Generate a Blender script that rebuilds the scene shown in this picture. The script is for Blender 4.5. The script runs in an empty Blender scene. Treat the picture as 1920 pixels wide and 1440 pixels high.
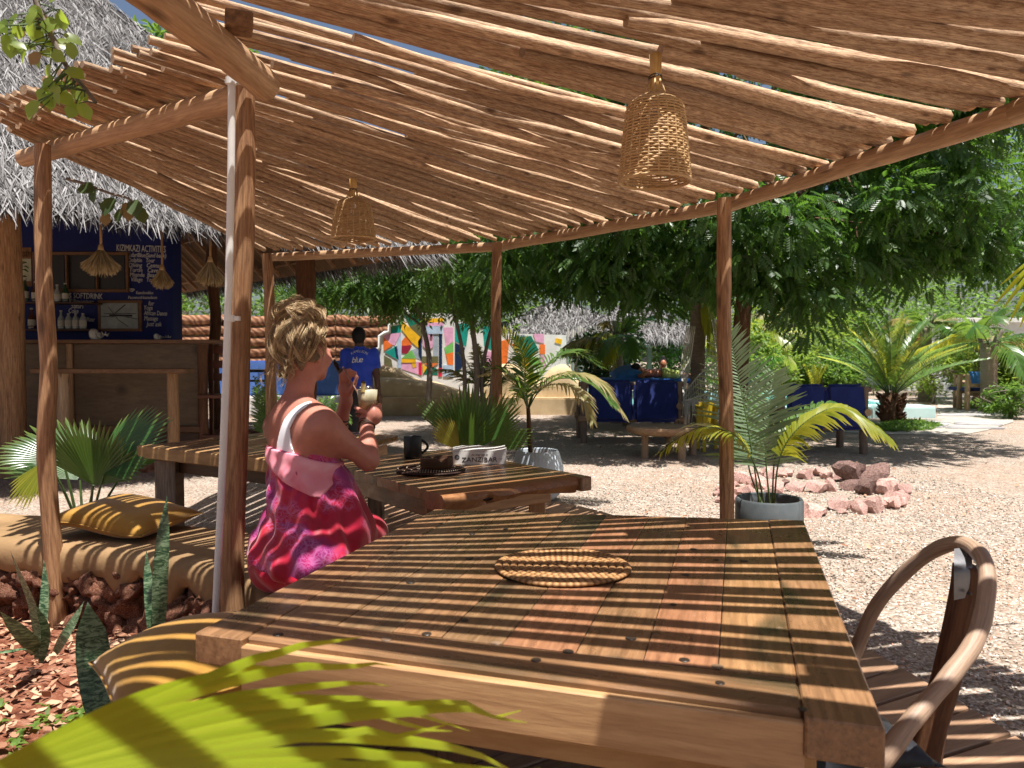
import bpy, bmesh, math, random
import numpy as np
from mathutils import Vector, Matrix, Euler
from mathutils import noise as mnoise
random.seed(7)
rng = np.random.default_rng(11)
sc = bpy.context.scene
col = sc.collection
R = math.radians
PI = math.pi
CAM_Z = 1.30
PITCH = math.atan(52 / 1440)
cam_d = bpy.data.cameras.new('camera')
cam_d.sensor_width = 36
cam_d.sensor_fit = 'HORIZONTAL'
cam_d.lens = 27.0
cam_d.clip_start = 0.05
cam_d.clip_end = 600
cam_d.dof.use_dof = True
cam_d.dof.focus_distance = 3.2
cam_d.dof.aperture_fstop = 6.5
cam = bpy.data.objects.new('camera', cam_d)
col.objects.link(cam)
cam.location = (0, 0, CAM_Z)
cam.rotation_euler = (PI / 2 - PITCH, 0, 0)
sc.camera = cam
SUN_DIR = Vector((0.13, -0.20, 0.96)).normalized()
SUN_EL = math.asin(SUN_DIR.z)
SUN_ROT = math.atan2(SUN_DIR.x, SUN_DIR.y)
world = bpy.data.worlds.new('World')
sc.world = world
world.use_nodes = True
wn = world.node_tree
bg = wn.nodes['Background']
sky = wn.nodes.new('ShaderNodeTexSky')
sky.sky_type = 'NISHITA'
sky.sun_disc = False
sky.sun_elevation = SUN_EL
sky.sun_rotation = SUN_ROT
sky.air_density = 1.0
sky.dust_density = 3.0
wn.links.new(sky.outputs[0], bg.inputs[0])
bg.inputs[1].default_value = 0.052
sun_d = bpy.data.lights.new('sun', 'SUN')
sun_d.energy = 5.0
sun_d.angle = R(0.45)
sun_d.color = (1.0, 0.965, 0.915)
sun = bpy.data.objects.new('sun', sun_d)
col.objects.link(sun)
sun.rotation_euler = SUN_DIR.to_track_quat('Z', 'Y').to_euler()
sc.view_settings.view_transform = 'Standard'
sc.view_settings.look = 'None'
sc.view_settings.exposure = 1.05
sc.view_settings.gamma = 1.0
sc.view_settings.use_curve_mapping = False
sc.render.engine = 'CYCLES'
sc.cycles.use_denoising = True
sc.cycles.max_bounces = 10
sc.cycles.diffuse_bounces = 4
sc.cycles.glossy_bounces = 3
sc.cycles.transmission_bounces = 6
sc.cycles.transparent_max_bounces = 8
sc.cycles.caustics_reflective = False
sc.cycles.caustics_refractive = False
sc.cycles.sample_clamp_indirect = 8
FPX = 1440.0
def ray(px, py):
    x = (px - 960) / FPX
    y = (720 - py) / FPX
    c, s = math.cos(PITCH), math.sin(PITCH)
    return Vector((x, c + y * s, -s + y * c))
def at_z(px, py, z):
    d = ray(px, py)
    t = (z - CAM_Z) / d.z
    return Vector((d.x * t, d.y * t, z))
def at_d(px, py, d_):
    d = ray(px, py)
    t = d_ / d.y
    return Vector((d.x * t, d_, CAM_Z + d.z * t))
def tag(o, label=None, cat=None, group=None, kind=None):
    if label: o['label'] = label
    if cat: o['category'] = cat
    if group: o['group'] = group
    if kind: o['kind'] = kind
    return o
def thing(name, label, cat, loc=(0, 0, 0), rz=0, group=None):
    o = bpy.data.objects.new(name, None)
    col.objects.link(o)
    o.empty_display_size = 0.1
    o.location = loc
    o.rotation_euler = (0, 0, rz)
    return tag(o, label, cat, group)
def copy_tree(o, parent=None):
    c = o.copy()
    col.objects.link(c)
    c.parent = parent
    for ch in list(o.children):
        copy_tree(ch, c)
    return c
def wloc(o):
    v = Vector((0, 0, 0))
    while o is not None:
        v += o.location
        o = o.parent
    return v
def lin(c):
    return tuple(((x / 12.92) if x <= 0.04045 else ((x + 0.055) / 1.055) ** 2.4) for x in c)
def rgb(r, g, b):
    return lin((r / 255, g / 255, b / 255))
def link_mesh(name, me, mats, parent=None, loc=None, smooth=True):
    for m in (mats if isinstance(mats, (list, tuple)) else [mats]):
        me.materials.append(m)
    if smooth:
        me.polygons.foreach_set('use_smooth', np.ones(len(me.polygons), dtype=bool))
    me.update()
    o = bpy.data.objects.new(name, me)
    col.objects.link(o)
    if parent is not None:
        o.parent = parent
    if loc is not None:
        o.location = loc
    return o
class MB:
    """collects geometry, builds ONE mesh object"""
    def __init__(s):
        s.v = []; s.f = []; s.m = []; s.uv = []; s.n = 0
    def add(s, verts, faces, mi=0, uvs=None):
        b = s.n
        verts = [tuple(p) for p in verts]
        s.v.extend(verts); s.n += len(verts)
        for i, f in enumerate(faces):
            s.f.append(tuple(b + k for k in f))
            s.m.append(mi)
            if uvs is None: s.uv.extend([(verts[k][0], verts[k][1]) for k in f])
            else: s.uv.extend(uvs[i])
        return s
    def addnp(s, V, F, mi=0, UV=None):
        """V (N,3) F (M,k) UV (N,2) per-vertex"""
        b = s.n
        s.v.extend(V.tolist()); s.n += len(V)
        s.f.extend((F + b).tolist())
        s.m.extend([mi] * len(F))
        if UV is None: UV = V[:, :2]
        s.uv.extend(UV[F.reshape(-1)].tolist())
        return s
    def box(s, c, size, M=None, mi=0):
        hx, hy, hz = size[0] / 2, size[1] / 2, size[2] / 2
        vs = [Vector((x, y, z)) for z in (-hz, hz) for y in (-hy, hy) for x in (-hx, hx)]
        if M is not None: vs = [M @ v for v in vs]
        c = Vector(c)
        vs = [v + c for v in vs]
        s.add(vs, [(0, 2, 3, 1), (4, 5, 7, 6), (0, 1, 5, 4), (2, 6, 7, 3), (0, 4, 6, 2), (1, 3, 7, 5)], mi)
        return s
    def tube(s, pts, rads, n=8, cap=True, mi=0, uoff=None, flat=None):
        pts = [Vector(p) for p in pts]
        m = len(pts)
        if not hasattr(rads, '__len__'): rads = [rads] * m
        t0 = (pts[1] - pts[0]).normalized()
        ref = Vector((0, 0, 1)) if abs(t0.z) < 0.9 else Vector((1, 0, 0))
        a = t0.cross(ref).normalized()
        verts = []; us = []; L = random.random() * 20 if uoff is None else uoff
        for i in range(m):
            t = (pts[min(i + 1, m - 1)] - pts[max(i - 1, 0)]).normalized()
            a = (a - t * a.dot(t)).normalized()
            b = t.cross(a)
            if i: L += (pts[i] - pts[i - 1]).length
            us.append(L)
            for k in range(n):
                th = 2 * PI * k / n
                fl = 1 if flat is None else flat
                verts.append(pts[i] + (a * math.cos(th) + b * math.sin(th) * fl) * rads[i])
        faces = []; uvs = []
        for i in range(m - 1):
            for k in range(n):
                k2 = (k + 1) % n
                faces.append((i * n + k, i * n + k2, (i + 1) * n + k2, (i + 1) * n + k))
                c = 2 * PI * rads[0] / n
                uvs.append([(us[i], k * c), (us[i], (k + 1) * c), (us[i + 1], (k + 1) * c), (us[i + 1], k * c)])
        if cap:
            faces.append(tuple(range(n - 1, -1, -1)))
            uvs.append([(us[0] + 3 + 0.3 * math.cos(k), 3 + .1 * math.sin(k)) for k in range(n)])
            faces.append(tuple((m - 1) * n + k for k in range(n)))
            uvs.append([(us[-1] + 5 + 0.3 * math.cos(k), 3 + .1 * math.sin(k)) for k in range(n)])
        s.add(verts, faces, mi, uvs)
        return s
    def lathe(s, prof, n=24, c=(0, 0, 0), mi=0, wob=0.0):
        """prof: list of (r,z); axis z"""
        m = len(prof); c = Vector(c)
        vs = []
        for (r, z) in prof:
            for k in range(n):
                th = 2 * PI * k / n
                rr = r * (1 + wob * math.sin(3 * th + z * 9))
                vs.append(c + Vector((rr * math.cos(th), rr * math.sin(th), z)))
        fs = []; uvs = []
        for i in range(m - 1):
            for k in range(n):
                k2 = (k + 1) % n
                fs.append((i * n + k, i * n + k2, (i + 1) * n + k2, (i + 1) * n + k))
                r0 = max(prof[i][0], .01)
                uvs.append([(k / n * 6.28 * r0, prof[i][1]), ((k + 1) / n * 6.28 * r0, prof[i][1]), ((k + 1) / n * 6.28 * r0, prof[i + 1][1]), (k / n * 6.28 * r0, prof[i + 1][1])])
        s.add(vs, fs, mi, uvs)
        return s
    def disc(s, prof_r, z, n=24, c=(0, 0, 0), mi=0, up=True):
        c = Vector(c)
        vs = [c + Vector((prof_r * math.cos(2 * PI * k / n), prof_r * math.sin(2 * PI * k / n), z)) for k in range(n)]
        s.add(vs, [tuple(range(n)) if up else tuple(range(n - 1, -1, -1))], mi)
        return s
    def mesh(s, name, origin=None):
        me = bpy.data.meshes.new(name)
        v = s.v
        if origin is not None:
            ox, oy, oz = origin
            v = (np.array(s.v) - np.array([ox, oy, oz])).tolist()
        me.from_pydata(v, [], s.f)
        me.polygons.foreach_set('material_index', np.array(s.m, dtype=np.int32))
        uvl = me.uv_layers.new(name='UVMap')
        uvl.data.foreach_set('uv', np.array(s.uv, dtype=np.float32).reshape(-1))
        return me
    def build(s, name, mats, parent=None, smooth=True, world=True, autosharp=None):
        """world=True: vertices are world coordinates; the parent's location is taken off"""
        org = wloc(parent) if (parent is not None and world) else None
        me = s.mesh(name, org)
        o = link_mesh(name, me, mats, parent, None, smooth)
        if autosharp is not None:
            sharpen(me, autosharp)
        return o
def sharpen(me, ang):
    bm = bmesh.new(); bm.from_mesh(me)
    for e in bm.edges:
        if len(e.link_faces) == 2 and e.calc_face_angle(0) > ang: e.smooth = False
        else: e.smooth = True
    for f in bm.faces: f.smooth = True
    bm.to_mesh(me); bm.free()
def bevel_mesh(me, w, seg=1):
    bm = bmesh.new(); bm.from_mesh(me)
    bmesh.ops.bevel(bm, geom=list(bm.edges), offset=w, segments=seg, affect='EDGES', clamp_overlap=True)
    bm.to_mesh(me); bm.free()
def frame_x(p0, p1, up=Vector((0, 0, 1))):
    x = (Vector(p1) - Vector(p0)).normalized()
    y = up.cross(x).normalized()
    z = x.cross(y)
    return Matrix((x, y, z)).transposed()
def board(name, p0, p1, w, t, mat, parent=None, bev=0.004, taper=0, up=Vector((0, 0, 1)), wob=0.0, rnd=0.0):
    """plank whose TOP centre line runs p0->p1; local X is along the grain"""
    p0 = Vector(p0); p1 = Vector(p1)
    L = (p1 - p0).length
    M = frame_x(p0, p1, up)
    mb = MB()
    hw = w / 2
    nseg = 1 if wob == 0 else 10
    vs = []; fs = []
    for i in range(nseg + 1):
        x = -L / 2 + L * i / nseg
        d1 = wob * (mnoise.noise(Vector((x * 2.1 + p0.x * 7, p0.y * 5, 1))) if wob else 0)
        d2 = wob * (mnoise.noise(Vector((x * 2.1 + p0.x * 3, p0.y * 9, 7))) if wob else 0)
        a = hw * (1 - taper * i / nseg)
        vs += [(x, -a + d1, -t), (x, a + d2, -t), (x, a + d2 * 1.0, 0), (x, -a + d1, 0)]
    for i in range(nseg):
        a = i * 4; b = a + 4
        for k in range(4):
            k2 = (k + 1) % 4
            fs.append((a + k, b + k, b + k2, a + k2))
    fs.append((3, 2, 1, 0)) if False else fs.append((0, 1, 2, 3))
    e = nseg * 4
    fs.append((e + 3, e + 2, e + 1, e))
    mb.add(vs, fs)
    me = mb.mesh(name)
    bm = bmesh.new(); bm.from_mesh(me)
    bmesh.ops.recalc_face_normals(bm, faces=bm.faces)
    if bev:
        es = [ed for ed in bm.edges if len(ed.link_faces) == 2 and ed.calc_face_angle(0) > 0.5]
        bmesh.ops.bevel(bm, geom=es, offset=bev, segments=2 if bev > .006 else 1, affect='EDGES', clamp_overlap=True)
    bm.to_mesh(me); bm.free()
    o = link_mesh(name, me, mat, parent, None, False)
    sharpen(me, 0.6)
    c = (p0 + p1) / 2
    if parent is not None: c = c - wloc(parent)
    o.matrix_local = Matrix.Translation(c) @ M.to_4x4()
    return o
def prism(name, poly, z, t, mat, parent=None, bev=0.004, xdir=None):
    """vertical prism from a world-space polygon (list of xy), top at z; local X follows xdir"""
    poly = [Vector((p[0], p[1], 0)) for p in poly]
    c = sum(poly, Vector()) / len(poly)
    if xdir is None: xdir = poly[1] - poly[0]
    x = Vector((xdir[0], xdir[1], 0)).normalized(); y = Vector((-x.y, x.x, 0))
    loc = [(Vector(p - c).dot(x), Vector(p - c).dot(y)) for p in poly]
    n = len(loc)
    vs = [(a, b, -t) for a, b in loc] + [(a, b, 0) for a, b in loc]
    fs = [tuple(range(n - 1, -1, -1)), tuple(range(n, 2 * n))] + [(k, (k + 1) % n, n + (k + 1) % n, n + k) for k in range(n)]
    me = MB().add(vs, fs).mesh(name)
    bm = bmesh.new(); bm.from_mesh(me)
    bmesh.ops.recalc_face_normals(bm, faces=bm.faces)
    if bev: bmesh.ops.bevel(bm, geom=list(bm.edges), offset=bev, segments=1, affect='EDGES', clamp_overlap=True)
    bm.to_mesh(me); bm.free()
    o = link_mesh(name, me, mat, parent, None, False)
    sharpen(me, 0.6)
    cc = Vector((c.x, c.y, z))
    if parent is not None: cc -= wloc(parent)
    o.matrix_local = Matrix.Translation(cc) @ Matrix.Rotation(math.atan2(x.y, x.x), 4, 'Z')
    return o
def catmull(pts, per=6):
    pts = [Vector(p) for p in pts]
    out = []
    P = [pts[0] * 2 - pts[1]] + pts + [pts[-1] * 2 - pts[-2]]
    for i in range(1, len(P) - 2):
        p0, p1, p2, p3 = P[i - 1], P[i], P[i + 1], P[i + 2]
        for k in range(per):
            t = k / per
            out.append(0.5 * ((2 * p1) + (p2 - p0) * t + (2 * p0 - 5 * p1 + 4 * p2 - p3) * t * t + (3 * p1 - p0 - 3 * p2 + p3) * t ** 3))
    out.append(pts[-1])
    return out
def norm(a):
    return a / np.maximum(np.linalg.norm(a, axis=-1, keepdims=True), 1e-9)
def strips(P, W, side=None):
    """P (N,M,3) centre lines, W (N,M) half widths, side (N,3) or (N,M,3) width direction -> V,F,UV"""
    N, M, _ = P.shape
    if side is None:
        side = norm(np.cross(P[:, -1] - P[:, 0], rng.normal(size=(N, 3))))
    if side.ndim == 2: side = side[:, None, :]
    A = P - side * W[..., None]; B = P + side * W[..., None]
    V = np.stack([A, B], axis=2).reshape(-1, 3)
    idx = np.arange(N * M * 2).reshape(N, M, 2)
    F = np.stack([idx[:, :-1, 0], idx[:, :-1, 1], idx[:, 1:, 1], idx[:, 1:, 0]], axis=-1).reshape(-1, 4)
    u = np.repeat(rng.random((N, 1)), M, axis=1)
    w = np.broadcast_to(np.linspace(0, 1, M)[None, :], (N, M))
    UV = np.stack([np.stack([u, w], -1), np.stack([u, w], -1)], axis=2).reshape(-1, 2)
    return V, F, UV
def tubes(P, Rr, n=3):
    """batch tubes, P (N,M,3), Rr (N,M)"""
    N, M, _ = P.shape
    T = np.empty_like(P)
    T[:, 1:-1] = P[:, 2:] - P[:, :-2]; T[:, 0] = P[:, 1] - P[:, 0]; T[:, -1] = P[:, -1] - P[:, -2]
    T = norm(T)
    ref = np.zeros((N, 1, 3)); ref[..., 2] = 1
    ref = np.where(np.abs(T[:, :1, 2:3]) > .9, np.array([[[1.0, 0, 0]]]), ref)
    a = norm(np.cross(T, np.broadcast_to(ref, T.shape)))
    b = np.cross(T, a)
    th = np.arange(n) * 2 * PI / n
    V = P[:, :, None, :] + (a[:, :, None, :] * np.cos(th)[None, None, :, None] + b[:, :, None, :] * np.sin(th)[None, None, :, None]) * Rr[:, :, None, None]
    V = V.reshape(-1, 3)
    idx = np.arange(N * M * n).reshape(N, M, n)
    nx = np.roll(idx, -1, axis=2)
    F = np.stack([idx[:, :-1], nx[:, :-1], nx[:, 1:], idx[:, 1:]], axis=-1).reshape(-1, 4)
    u = np.broadcast_to(rng.random((N, 1, 1)), (N, M, n)); w = np.broadcast_to(np.linspace(0, 1, M)[None, :, None], (N, M, n))
    UV = np.stack([u, w], -1).reshape(-1, 2)
    return V, F, UV
def stamp(tv, tf, tuv, pos, X, Y, Z, s):
    """stamp a template many times: tv (K,3), frames X,Y,Z (N,3), scale s (N,)"""
    N = len(pos); K = len(tv)
    V = pos[:, None, :] + s[:, None, None] * (tv[None, :, 0:1] * X[:, None, :] + tv[None, :, 1:2] * Y[:, None, :] + tv[None, :, 2:3] * Z[:, None, :])
    F = (tf[None] + (np.arange(N) * K)[:, None, None]).reshape(-1, tf.shape[1])
    u = rng.random(N)
    UV = np.stack([np.repeat(u, K), np.tile(tuv, N)], -1)
    return V.reshape(-1, 3), F, UV
class NT:
    def __init__(s, name):
        s.m = bpy.data.materials.new(name); s.m.use_nodes = True
        s.t = s.m.node_tree
        s.b = s.t.nodes['Principled BSDF']; s.out = s.t.nodes['Material Output']
    def n(s, typ, **kw):
        nd = s.t.nodes.new('ShaderNode' + typ)
        for k, v in kw.items(): setattr(nd, k, v)
        return nd
    def l(s, a, b): s.t.links.new(a, b)
    def coord(s, kind='Object', scale=(1, 1, 1), off=None):
        tc = s.n('TexCoord'); mp = s.n('Mapping')
        mp.inputs['Scale'].default_value = scale
        s.l(tc.outputs[kind], mp.inputs['Vector'])
        if off == 'random':
            oi = s.n('ObjectInfo'); mu = s.n('Math', operation='MULTIPLY'); mu.inputs[1].default_value = 37.0
            s.l(oi.outputs['Random'], mu.inputs[0])
            cx = s.n('CombineXYZ')
            for k in range(3): s.l(mu.outputs[0], cx.inputs[k])
            s.l(cx.outputs[0], mp.inputs['Location'])
        return mp.outputs[0]
    def noise(s, vec, scale, detail=4, rough=.6, dist=0):
        nd = s.n('TexNoise'); nd.inputs['Scale'].default_value = scale; nd.inputs['Detail'].default_value = detail
        nd.inputs['Roughness'].default_value = rough; nd.inputs['Distortion'].default_value = dist
        if vec is not None: s.l(vec, nd.inputs['Vector'])
        return nd.outputs['Fac']
    def vor(s, vec, scale, feature='F1', out='Distance', rand=1):
        nd = s.n('TexVoronoi', feature=feature); nd.inputs['Scale'].default_value = scale
        nd.inputs['Randomness'].default_value = rand
        if vec is not None: s.l(vec, nd.inputs['Vector'])
        return nd.outputs[out]
    def ramp(s, fac, stops):
        r = s.n('ValToRGB'); e = r.color_ramp.elements
        while len(e) < len(stops): e.new(0.5)
        for el, (p, c) in zip(e, stops):
            el.position = p; el.color = (c[0], c[1], c[2], 1) if hasattr(c, '__len__') else (c, c, c, 1)
        s.l(fac, r.inputs[0]); return r.outputs[0]
    def mix(s, fac, a, b, mode='MIX'):
        m = s.n('MixRGB', blend_type=mode)
        for i, v in ((0, fac), (1, a), (2, b)):
            if hasattr(v, 'is_linked') or hasattr(v, 'links'): s.l(v, m.inputs[i])
            elif hasattr(v, '__len__'): m.inputs[i].default_value = (v[0], v[1], v[2], 1)
            else: m.inputs[i].default_value = v
        return m.outputs[0]
    def math(s, op, a, b=None):
        m = s.n('Math', operation=op)
        for i, v in ((0, a), (1, b)):
            if v is None: continue
            if isinstance(v, (int, float)): m.inputs[i].default_value = v
            else: s.l(v, m.inputs[i])
        return m.outputs[0]
    def bump(s, h, strength=.5, dist=.01):
        b = s.n('Bump'); b.inputs['Strength'].default_value = strength; b.inputs['Distance'].default_value = dist
        s.l(h, b.inputs['Height']); s.l(b.outputs[0], s.b.inputs['Normal']); return b
    def set(s, color=None, rough=.6, spec=.4, metal=0):
        if color is not None:
            if hasattr(color, '__len__'): s.b.inputs['Base Color'].default_value = (*color[:3], 1)
            else: s.l(color, s.b.inputs['Base Color'])
        if isinstance(rough, (int, float)): s.b.inputs['Roughness'].default_value = rough
        else: s.l(rough, s.b.inputs['Roughness'])
        s.b.inputs['Specular IOR Level'].default_value = spec
        s.b.inputs['Metallic'].default_value = metal
        return s.m
    def objrand(s): return s.n('ObjectInfo').outputs['Random']
def m_plain(name, c, rough=.6, spec=.3, var=.12, scale=14, bump=.15, metal=0):
    t = NT(name); v = t.coord('Object')
    n = t.noise(v, scale, 5, .65)
    c2 = tuple(x * (1 - var * 2) for x in c); c1 = tuple(min(1, x * (1 + var)) for x in c)
    t.bump(n, bump, .01)
    return t.set(t.ramp(n, [(.3, c2), (.7, c1)]), rough, spec, metal)
def m_wood(name, ca, cb, cd, kind='Object', stretch=(1.2, 16, 16), rough=.55, spec=.35, bump=.35, knots=True, rnd=.25, dark=.5, fine=1.0):
    """grain along X (Object) or U (UV)"""
    t = NT(name)
    v = t.coord(kind, stretch, 'random')
    n1 = t.noise(v, 1.3, 6, .62, .8)
    n2 = t.noise(v, 5.5 * fine, 5, .7, .3)
    base = t.ramp(n1, [(.28, ca), (.72, cb)])
    fine_m = t.ramp(n2, [(.36, 0), (.62, 1)])
    c = t.mix(t.math('MULTIPLY', t.math('SUBTRACT', 1.0, fine_m), dark), base, cd)
    if knots:
        vk = t.coord(kind, (stretch[0] * 2.2, stretch[1] * .55, stretch[2] * .55), 'random')
        kd = t.vor(vk, 1.0)
        km = t.ramp(kd, [(.07, 1), (.2, 0)])
        c = t.mix(t.math('MULTIPLY', km, .7), c, tuple(x * .35 for x in cd))
    r = t.objrand()
    hs = t.n('HueSaturation')
    mr = t.n('MapRange'); mr.inputs['To Min'].default_value = 1 - rnd; mr.inputs['To Max'].default_value = 1 + rnd * .6
    t.l(r, mr.inputs['Value']); t.l(mr.outputs[0], hs.inputs['Value']); t.l(c, hs.inputs['Color'])
    t.bump(t.math('ADD', n1, n2), bump, .004)
    return t.set(hs.outputs[0], rough, spec)
def m_leaf(name, ca, cb, trans=.35, rough=.45, spec=.4, tip=None, ctrans=None, veins=False):
    """u of the UV = a random per leaf, v = position along it"""
    t = NT(name)
    tc = t.n('TexCoord'); sx = t.n('SeparateXYZ'); t.l(tc.outputs['UV'], sx.inputs[0])
    c = t.ramp(sx.outputs[0], [(0, ca), (1, cb)])
    if tip is not None:
        c = t.mix(t.ramp(sx.outputs[1], [(.7, 0), (1, .9)]), c, tip)
    n = t.noise(t.coord('Object'), 9, 4, .6)
    c = t.mix(t.math('MULTIPLY', n, .35), c, tuple(x * .6 for x in ca))
    t.set(c, rough, spec)
    tr = t.n('BsdfTranslucent')
    if ctrans is None: ctrans = tuple(min(1, x * k) for x, k in zip(cb, (1.9, 1.7, .8)))
    tr.inputs[0].default_value = (*ctrans, 1)
    ms = t.n('MixShader'); ms.inputs[0].default_value = trans
    t.l(t.b.outputs[0], ms.inputs[1]); t.l(tr.outputs[0], ms.inputs[2]); t.l(ms.outputs[0], t.out.inputs['Surface'])
    return t.m
M = {}
M['pole'] = m_wood('peeled pole', (.49, .315, .185), (.70, .51, .335), (.17, .075, .035), 'UV', (2.2, 28, 28), .72, .2, 1.0, True, .24, .85, 1.6)
M['post'] = m_wood('post wood', (.31, .15, .068), (.52, .31, .16), (.11, .045, .02), 'UV', (1.2, 15, 15), .6, .3, .8, True, .14, .75)
M['beam'] = m_wood('beam wood', (.42, .25, .13), (.60, .40, .235), (.17, .08, .04), 'UV', (1.2, 17, 17), .6, .3, .5, True, .12, .55)
M['greypost'] = m_wood('grey pole', (.2, .14, .1), (.34, .26, .19), (.07, .04, .03), 'UV', (1.3, 20, 20), .7, .2, .6, True, .2, .6)
M['darkwood'] = m_wood('dark wood', (.075, .032, .014), (.13, .06, .026), (.02, .008, .004), 'Object', (1.2, 18, 18), .5, .4, .4, False, .2, .5)
M['darktrunk'] = m_wood('dark trunk', (.11, .045, .02), (.19, .085, .04), (.03, .012, .006), 'UV', (1.2, 14, 14), .7, .25, .8, False, .2, .6)
M['ply'] = m_wood('plywood', (.35, .19, .075), (.5, .3, .13), (.2, .09, .03), 'Object', (.9, 5, 5), .55, .3, .15, False, .14, .45)
M['rafter'] = m_wood('rafter pole', (.36, .2, .1), (.5, .31, .17), (.16, .07, .03), 'UV', (1.3, 20, 20), .7, .2, .5, False, .2, .5)
M['logwood'] = m_wood('log furniture', (.34, .22, .13), (.5, .36, .23), (.17, .09, .05), 'UV', (1.3, 20, 20), .7, .2, .6, True, .25, .5)
def varnish(name, a, b, d, rough=.23, stain=True):
    t = NT(name)
    v = t.coord('Object', (1.0, 13, 13), 'random')
    n1 = t.noise(v, 1.6, 7, .62, 1.0); n2 = t.noise(v, 7, 5, .7, .2)
    c = t.ramp(n1, [(.28, a), (.7, b)])
    c = t.mix(t.math('MULTIPLY', t.ramp(n2, [(.35, 1), (.6, 0)]), .55), c, d)
    if stain:
        v2 = t.coord('Object', (1.0, 2.2, 2.2), 'random')
        st = t.ramp(t.noise(v2, 2.6, 3, .5, .4), [(.53, 0), (.68, 1)])
        c = t.mix(t.math('MULTIPLY', st, .75), c, (.03, .03, .016))
        v3 = t.coord('Object', (2, 3, 3), 'random')
        sc3 = t.ramp(t.noise(v3, 9, 6, .75), [(.6, 0), (.68, 1)])
        c = t.mix(t.math('MULTIPLY', sc3, .18), c, (.55, .42, .3))
    t.bump(t.math('ADD', n1, n2), .12, .003)
    rr = t.ramp(t.noise(t.coord('Object', (1, 2, 2), 'random'), 6, 5, .65), [(.3, rough - .07), (.7, rough + .2)])
    return t.set(c, rr, .36)
M['var_olive'] = varnish('varnished olive brown board', (.165, .092, .042), (.30, .178, .09), (.06, .03, .014))
M['var_brown'] = varnish('varnished brown board', (.19, .096, .043), (.34, .185, .09), (.068, .03, .014))
M['var_red'] = varnish('varnished reddish board', (.23, .10, .048), (.385, .185, .095), (.085, .033, .016))
M['var_orange'] = varnish('varnished orange board', (.26, .135, .055), (.42, .235, .108), (.10, .046, .019))
M['var_pale'] = m_wood('pale raw plank', (.40, .22, .1), (.55, .34, .165), (.2, .09, .035), 'Object', (1.0, 12, 12), .45, .4, .2, True, .1, .5)
M['live'] = varnish('live edge slab', (.20, .085, .03), (.36, .165, .065), (.09, .035, .013), .3, False)
M['plug'] = m_plain('dark wood plug', (.03, .02, .014), .35, .5, .2, 60)
M['plug2'] = m_plain('pale wood plug', (.22, .14, .085), .4, .5, .2, 60)
M['endgrain'] = m_plain('weathered end grain', (.24, .125, .06), .6, .3, .3, 40, .5)
M['deck'] = m_wood('deck board', (.30, .17, .1), (.43, .27, .165), (.15, .075, .04), 'Object', (1, 9, 9), .6, .3, .3, True, .2, .5)
def gravel_mat():
    t = NT('pale gravel')
    v = t.coord('Object')
    vo = t.n('TexVoronoi'); vo.inputs['Scale'].default_value = 62; t.l(v, vo.inputs['Vector'])
    vc = t.n('SeparateColor'); t.l(vo.outputs['Color'], vc.inputs[0])
    c = t.ramp(vc.outputs[0], [(0, rgb(104, 94, 84)), (.25, rgb(144, 132, 119)), (.6, rgb(166, 155, 142)), (.88, rgb(188, 180, 170)), (1, rgb(176, 128, 104))])
    big = t.noise(v, .8, 4, .6)
    c = t.mix(t.math('MULTIPLY', t.ramp(big, [(.35, 1), (.6, 0)]), .3), c, rgb(176, 142, 116))
    c = t.mix(t.math('MULTIPLY', t.ramp(t.noise(v, 3.3, 5, .7, .6), [(.4, 1), (.56, 0)]), .3), c, rgb(118, 102, 87))
    gap = t.ramp(vo.outputs['Distance'], [(.5, 0), (.85, 1)])
    c = t.mix(t.math('MULTIPLY', gap, .6), c, rgb(110, 84, 66))
    h = t.math('SUBTRACT', 1.0, vo.outputs['Distance'])
    v2 = t.vor(v, 24)
    hh = t.math('ADD', h, t.math('MULTIPLY', t.math('SUBTRACT', 1.0, v2), .6))
    t.bump(hh, .9, .012)
    return t.set(c, .85, .15)
M['gravel'] = gravel_mat()
def pebble_mat():
    t = NT('loose pebble')
    tc = t.n('TexCoord'); sx = t.n('SeparateXYZ'); t.l(tc.outputs['UV'], sx.inputs[0])
    c = t.ramp(sx.outputs[0], [(0, rgb(124, 111, 98)), (.3, rgb(166, 155, 142)), (.7, rgb(190, 181, 170)), (.92, rgb(236, 228, 216)), (1, rgb(180, 120, 96))])
    return t.set(c, .8, .2)
M['pebble'] = pebble_mat()
def soil_mat():
    t = NT('red soil'); v = t.coord('Object')
    n = t.noise(v, 12, 8, .7); n2 = t.noise(v, 60, 4, .7)
    c = t.ramp(n, [(.3, rgb(84, 46, 34)), (.5, rgb(140, 86, 64)), (.72, rgb(190, 146, 122))])
    t.bump(t.math('ADD', n, t.math('MULTIPLY', n2, .5)), 1.0, .04)
    return t.set(c, .95, .1)
M['soil'] = soil_mat()
def litter_mat(name, a, b, c3):
    t = NT(name)
    tc = t.n('TexCoord'); sx = t.n('SeparateXYZ'); t.l(tc.outputs['UV'], sx.inputs[0])
    return t.set(t.ramp(sx.outputs[0], [(0, a), (.5, b), (1, c3)]), .8, .2)
M['litter'] = litter_mat('dry leaf litter', rgb(112, 70, 50), rgb(158, 118, 92), rgb(190, 158, 130))
M['rubble'] = None
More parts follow.
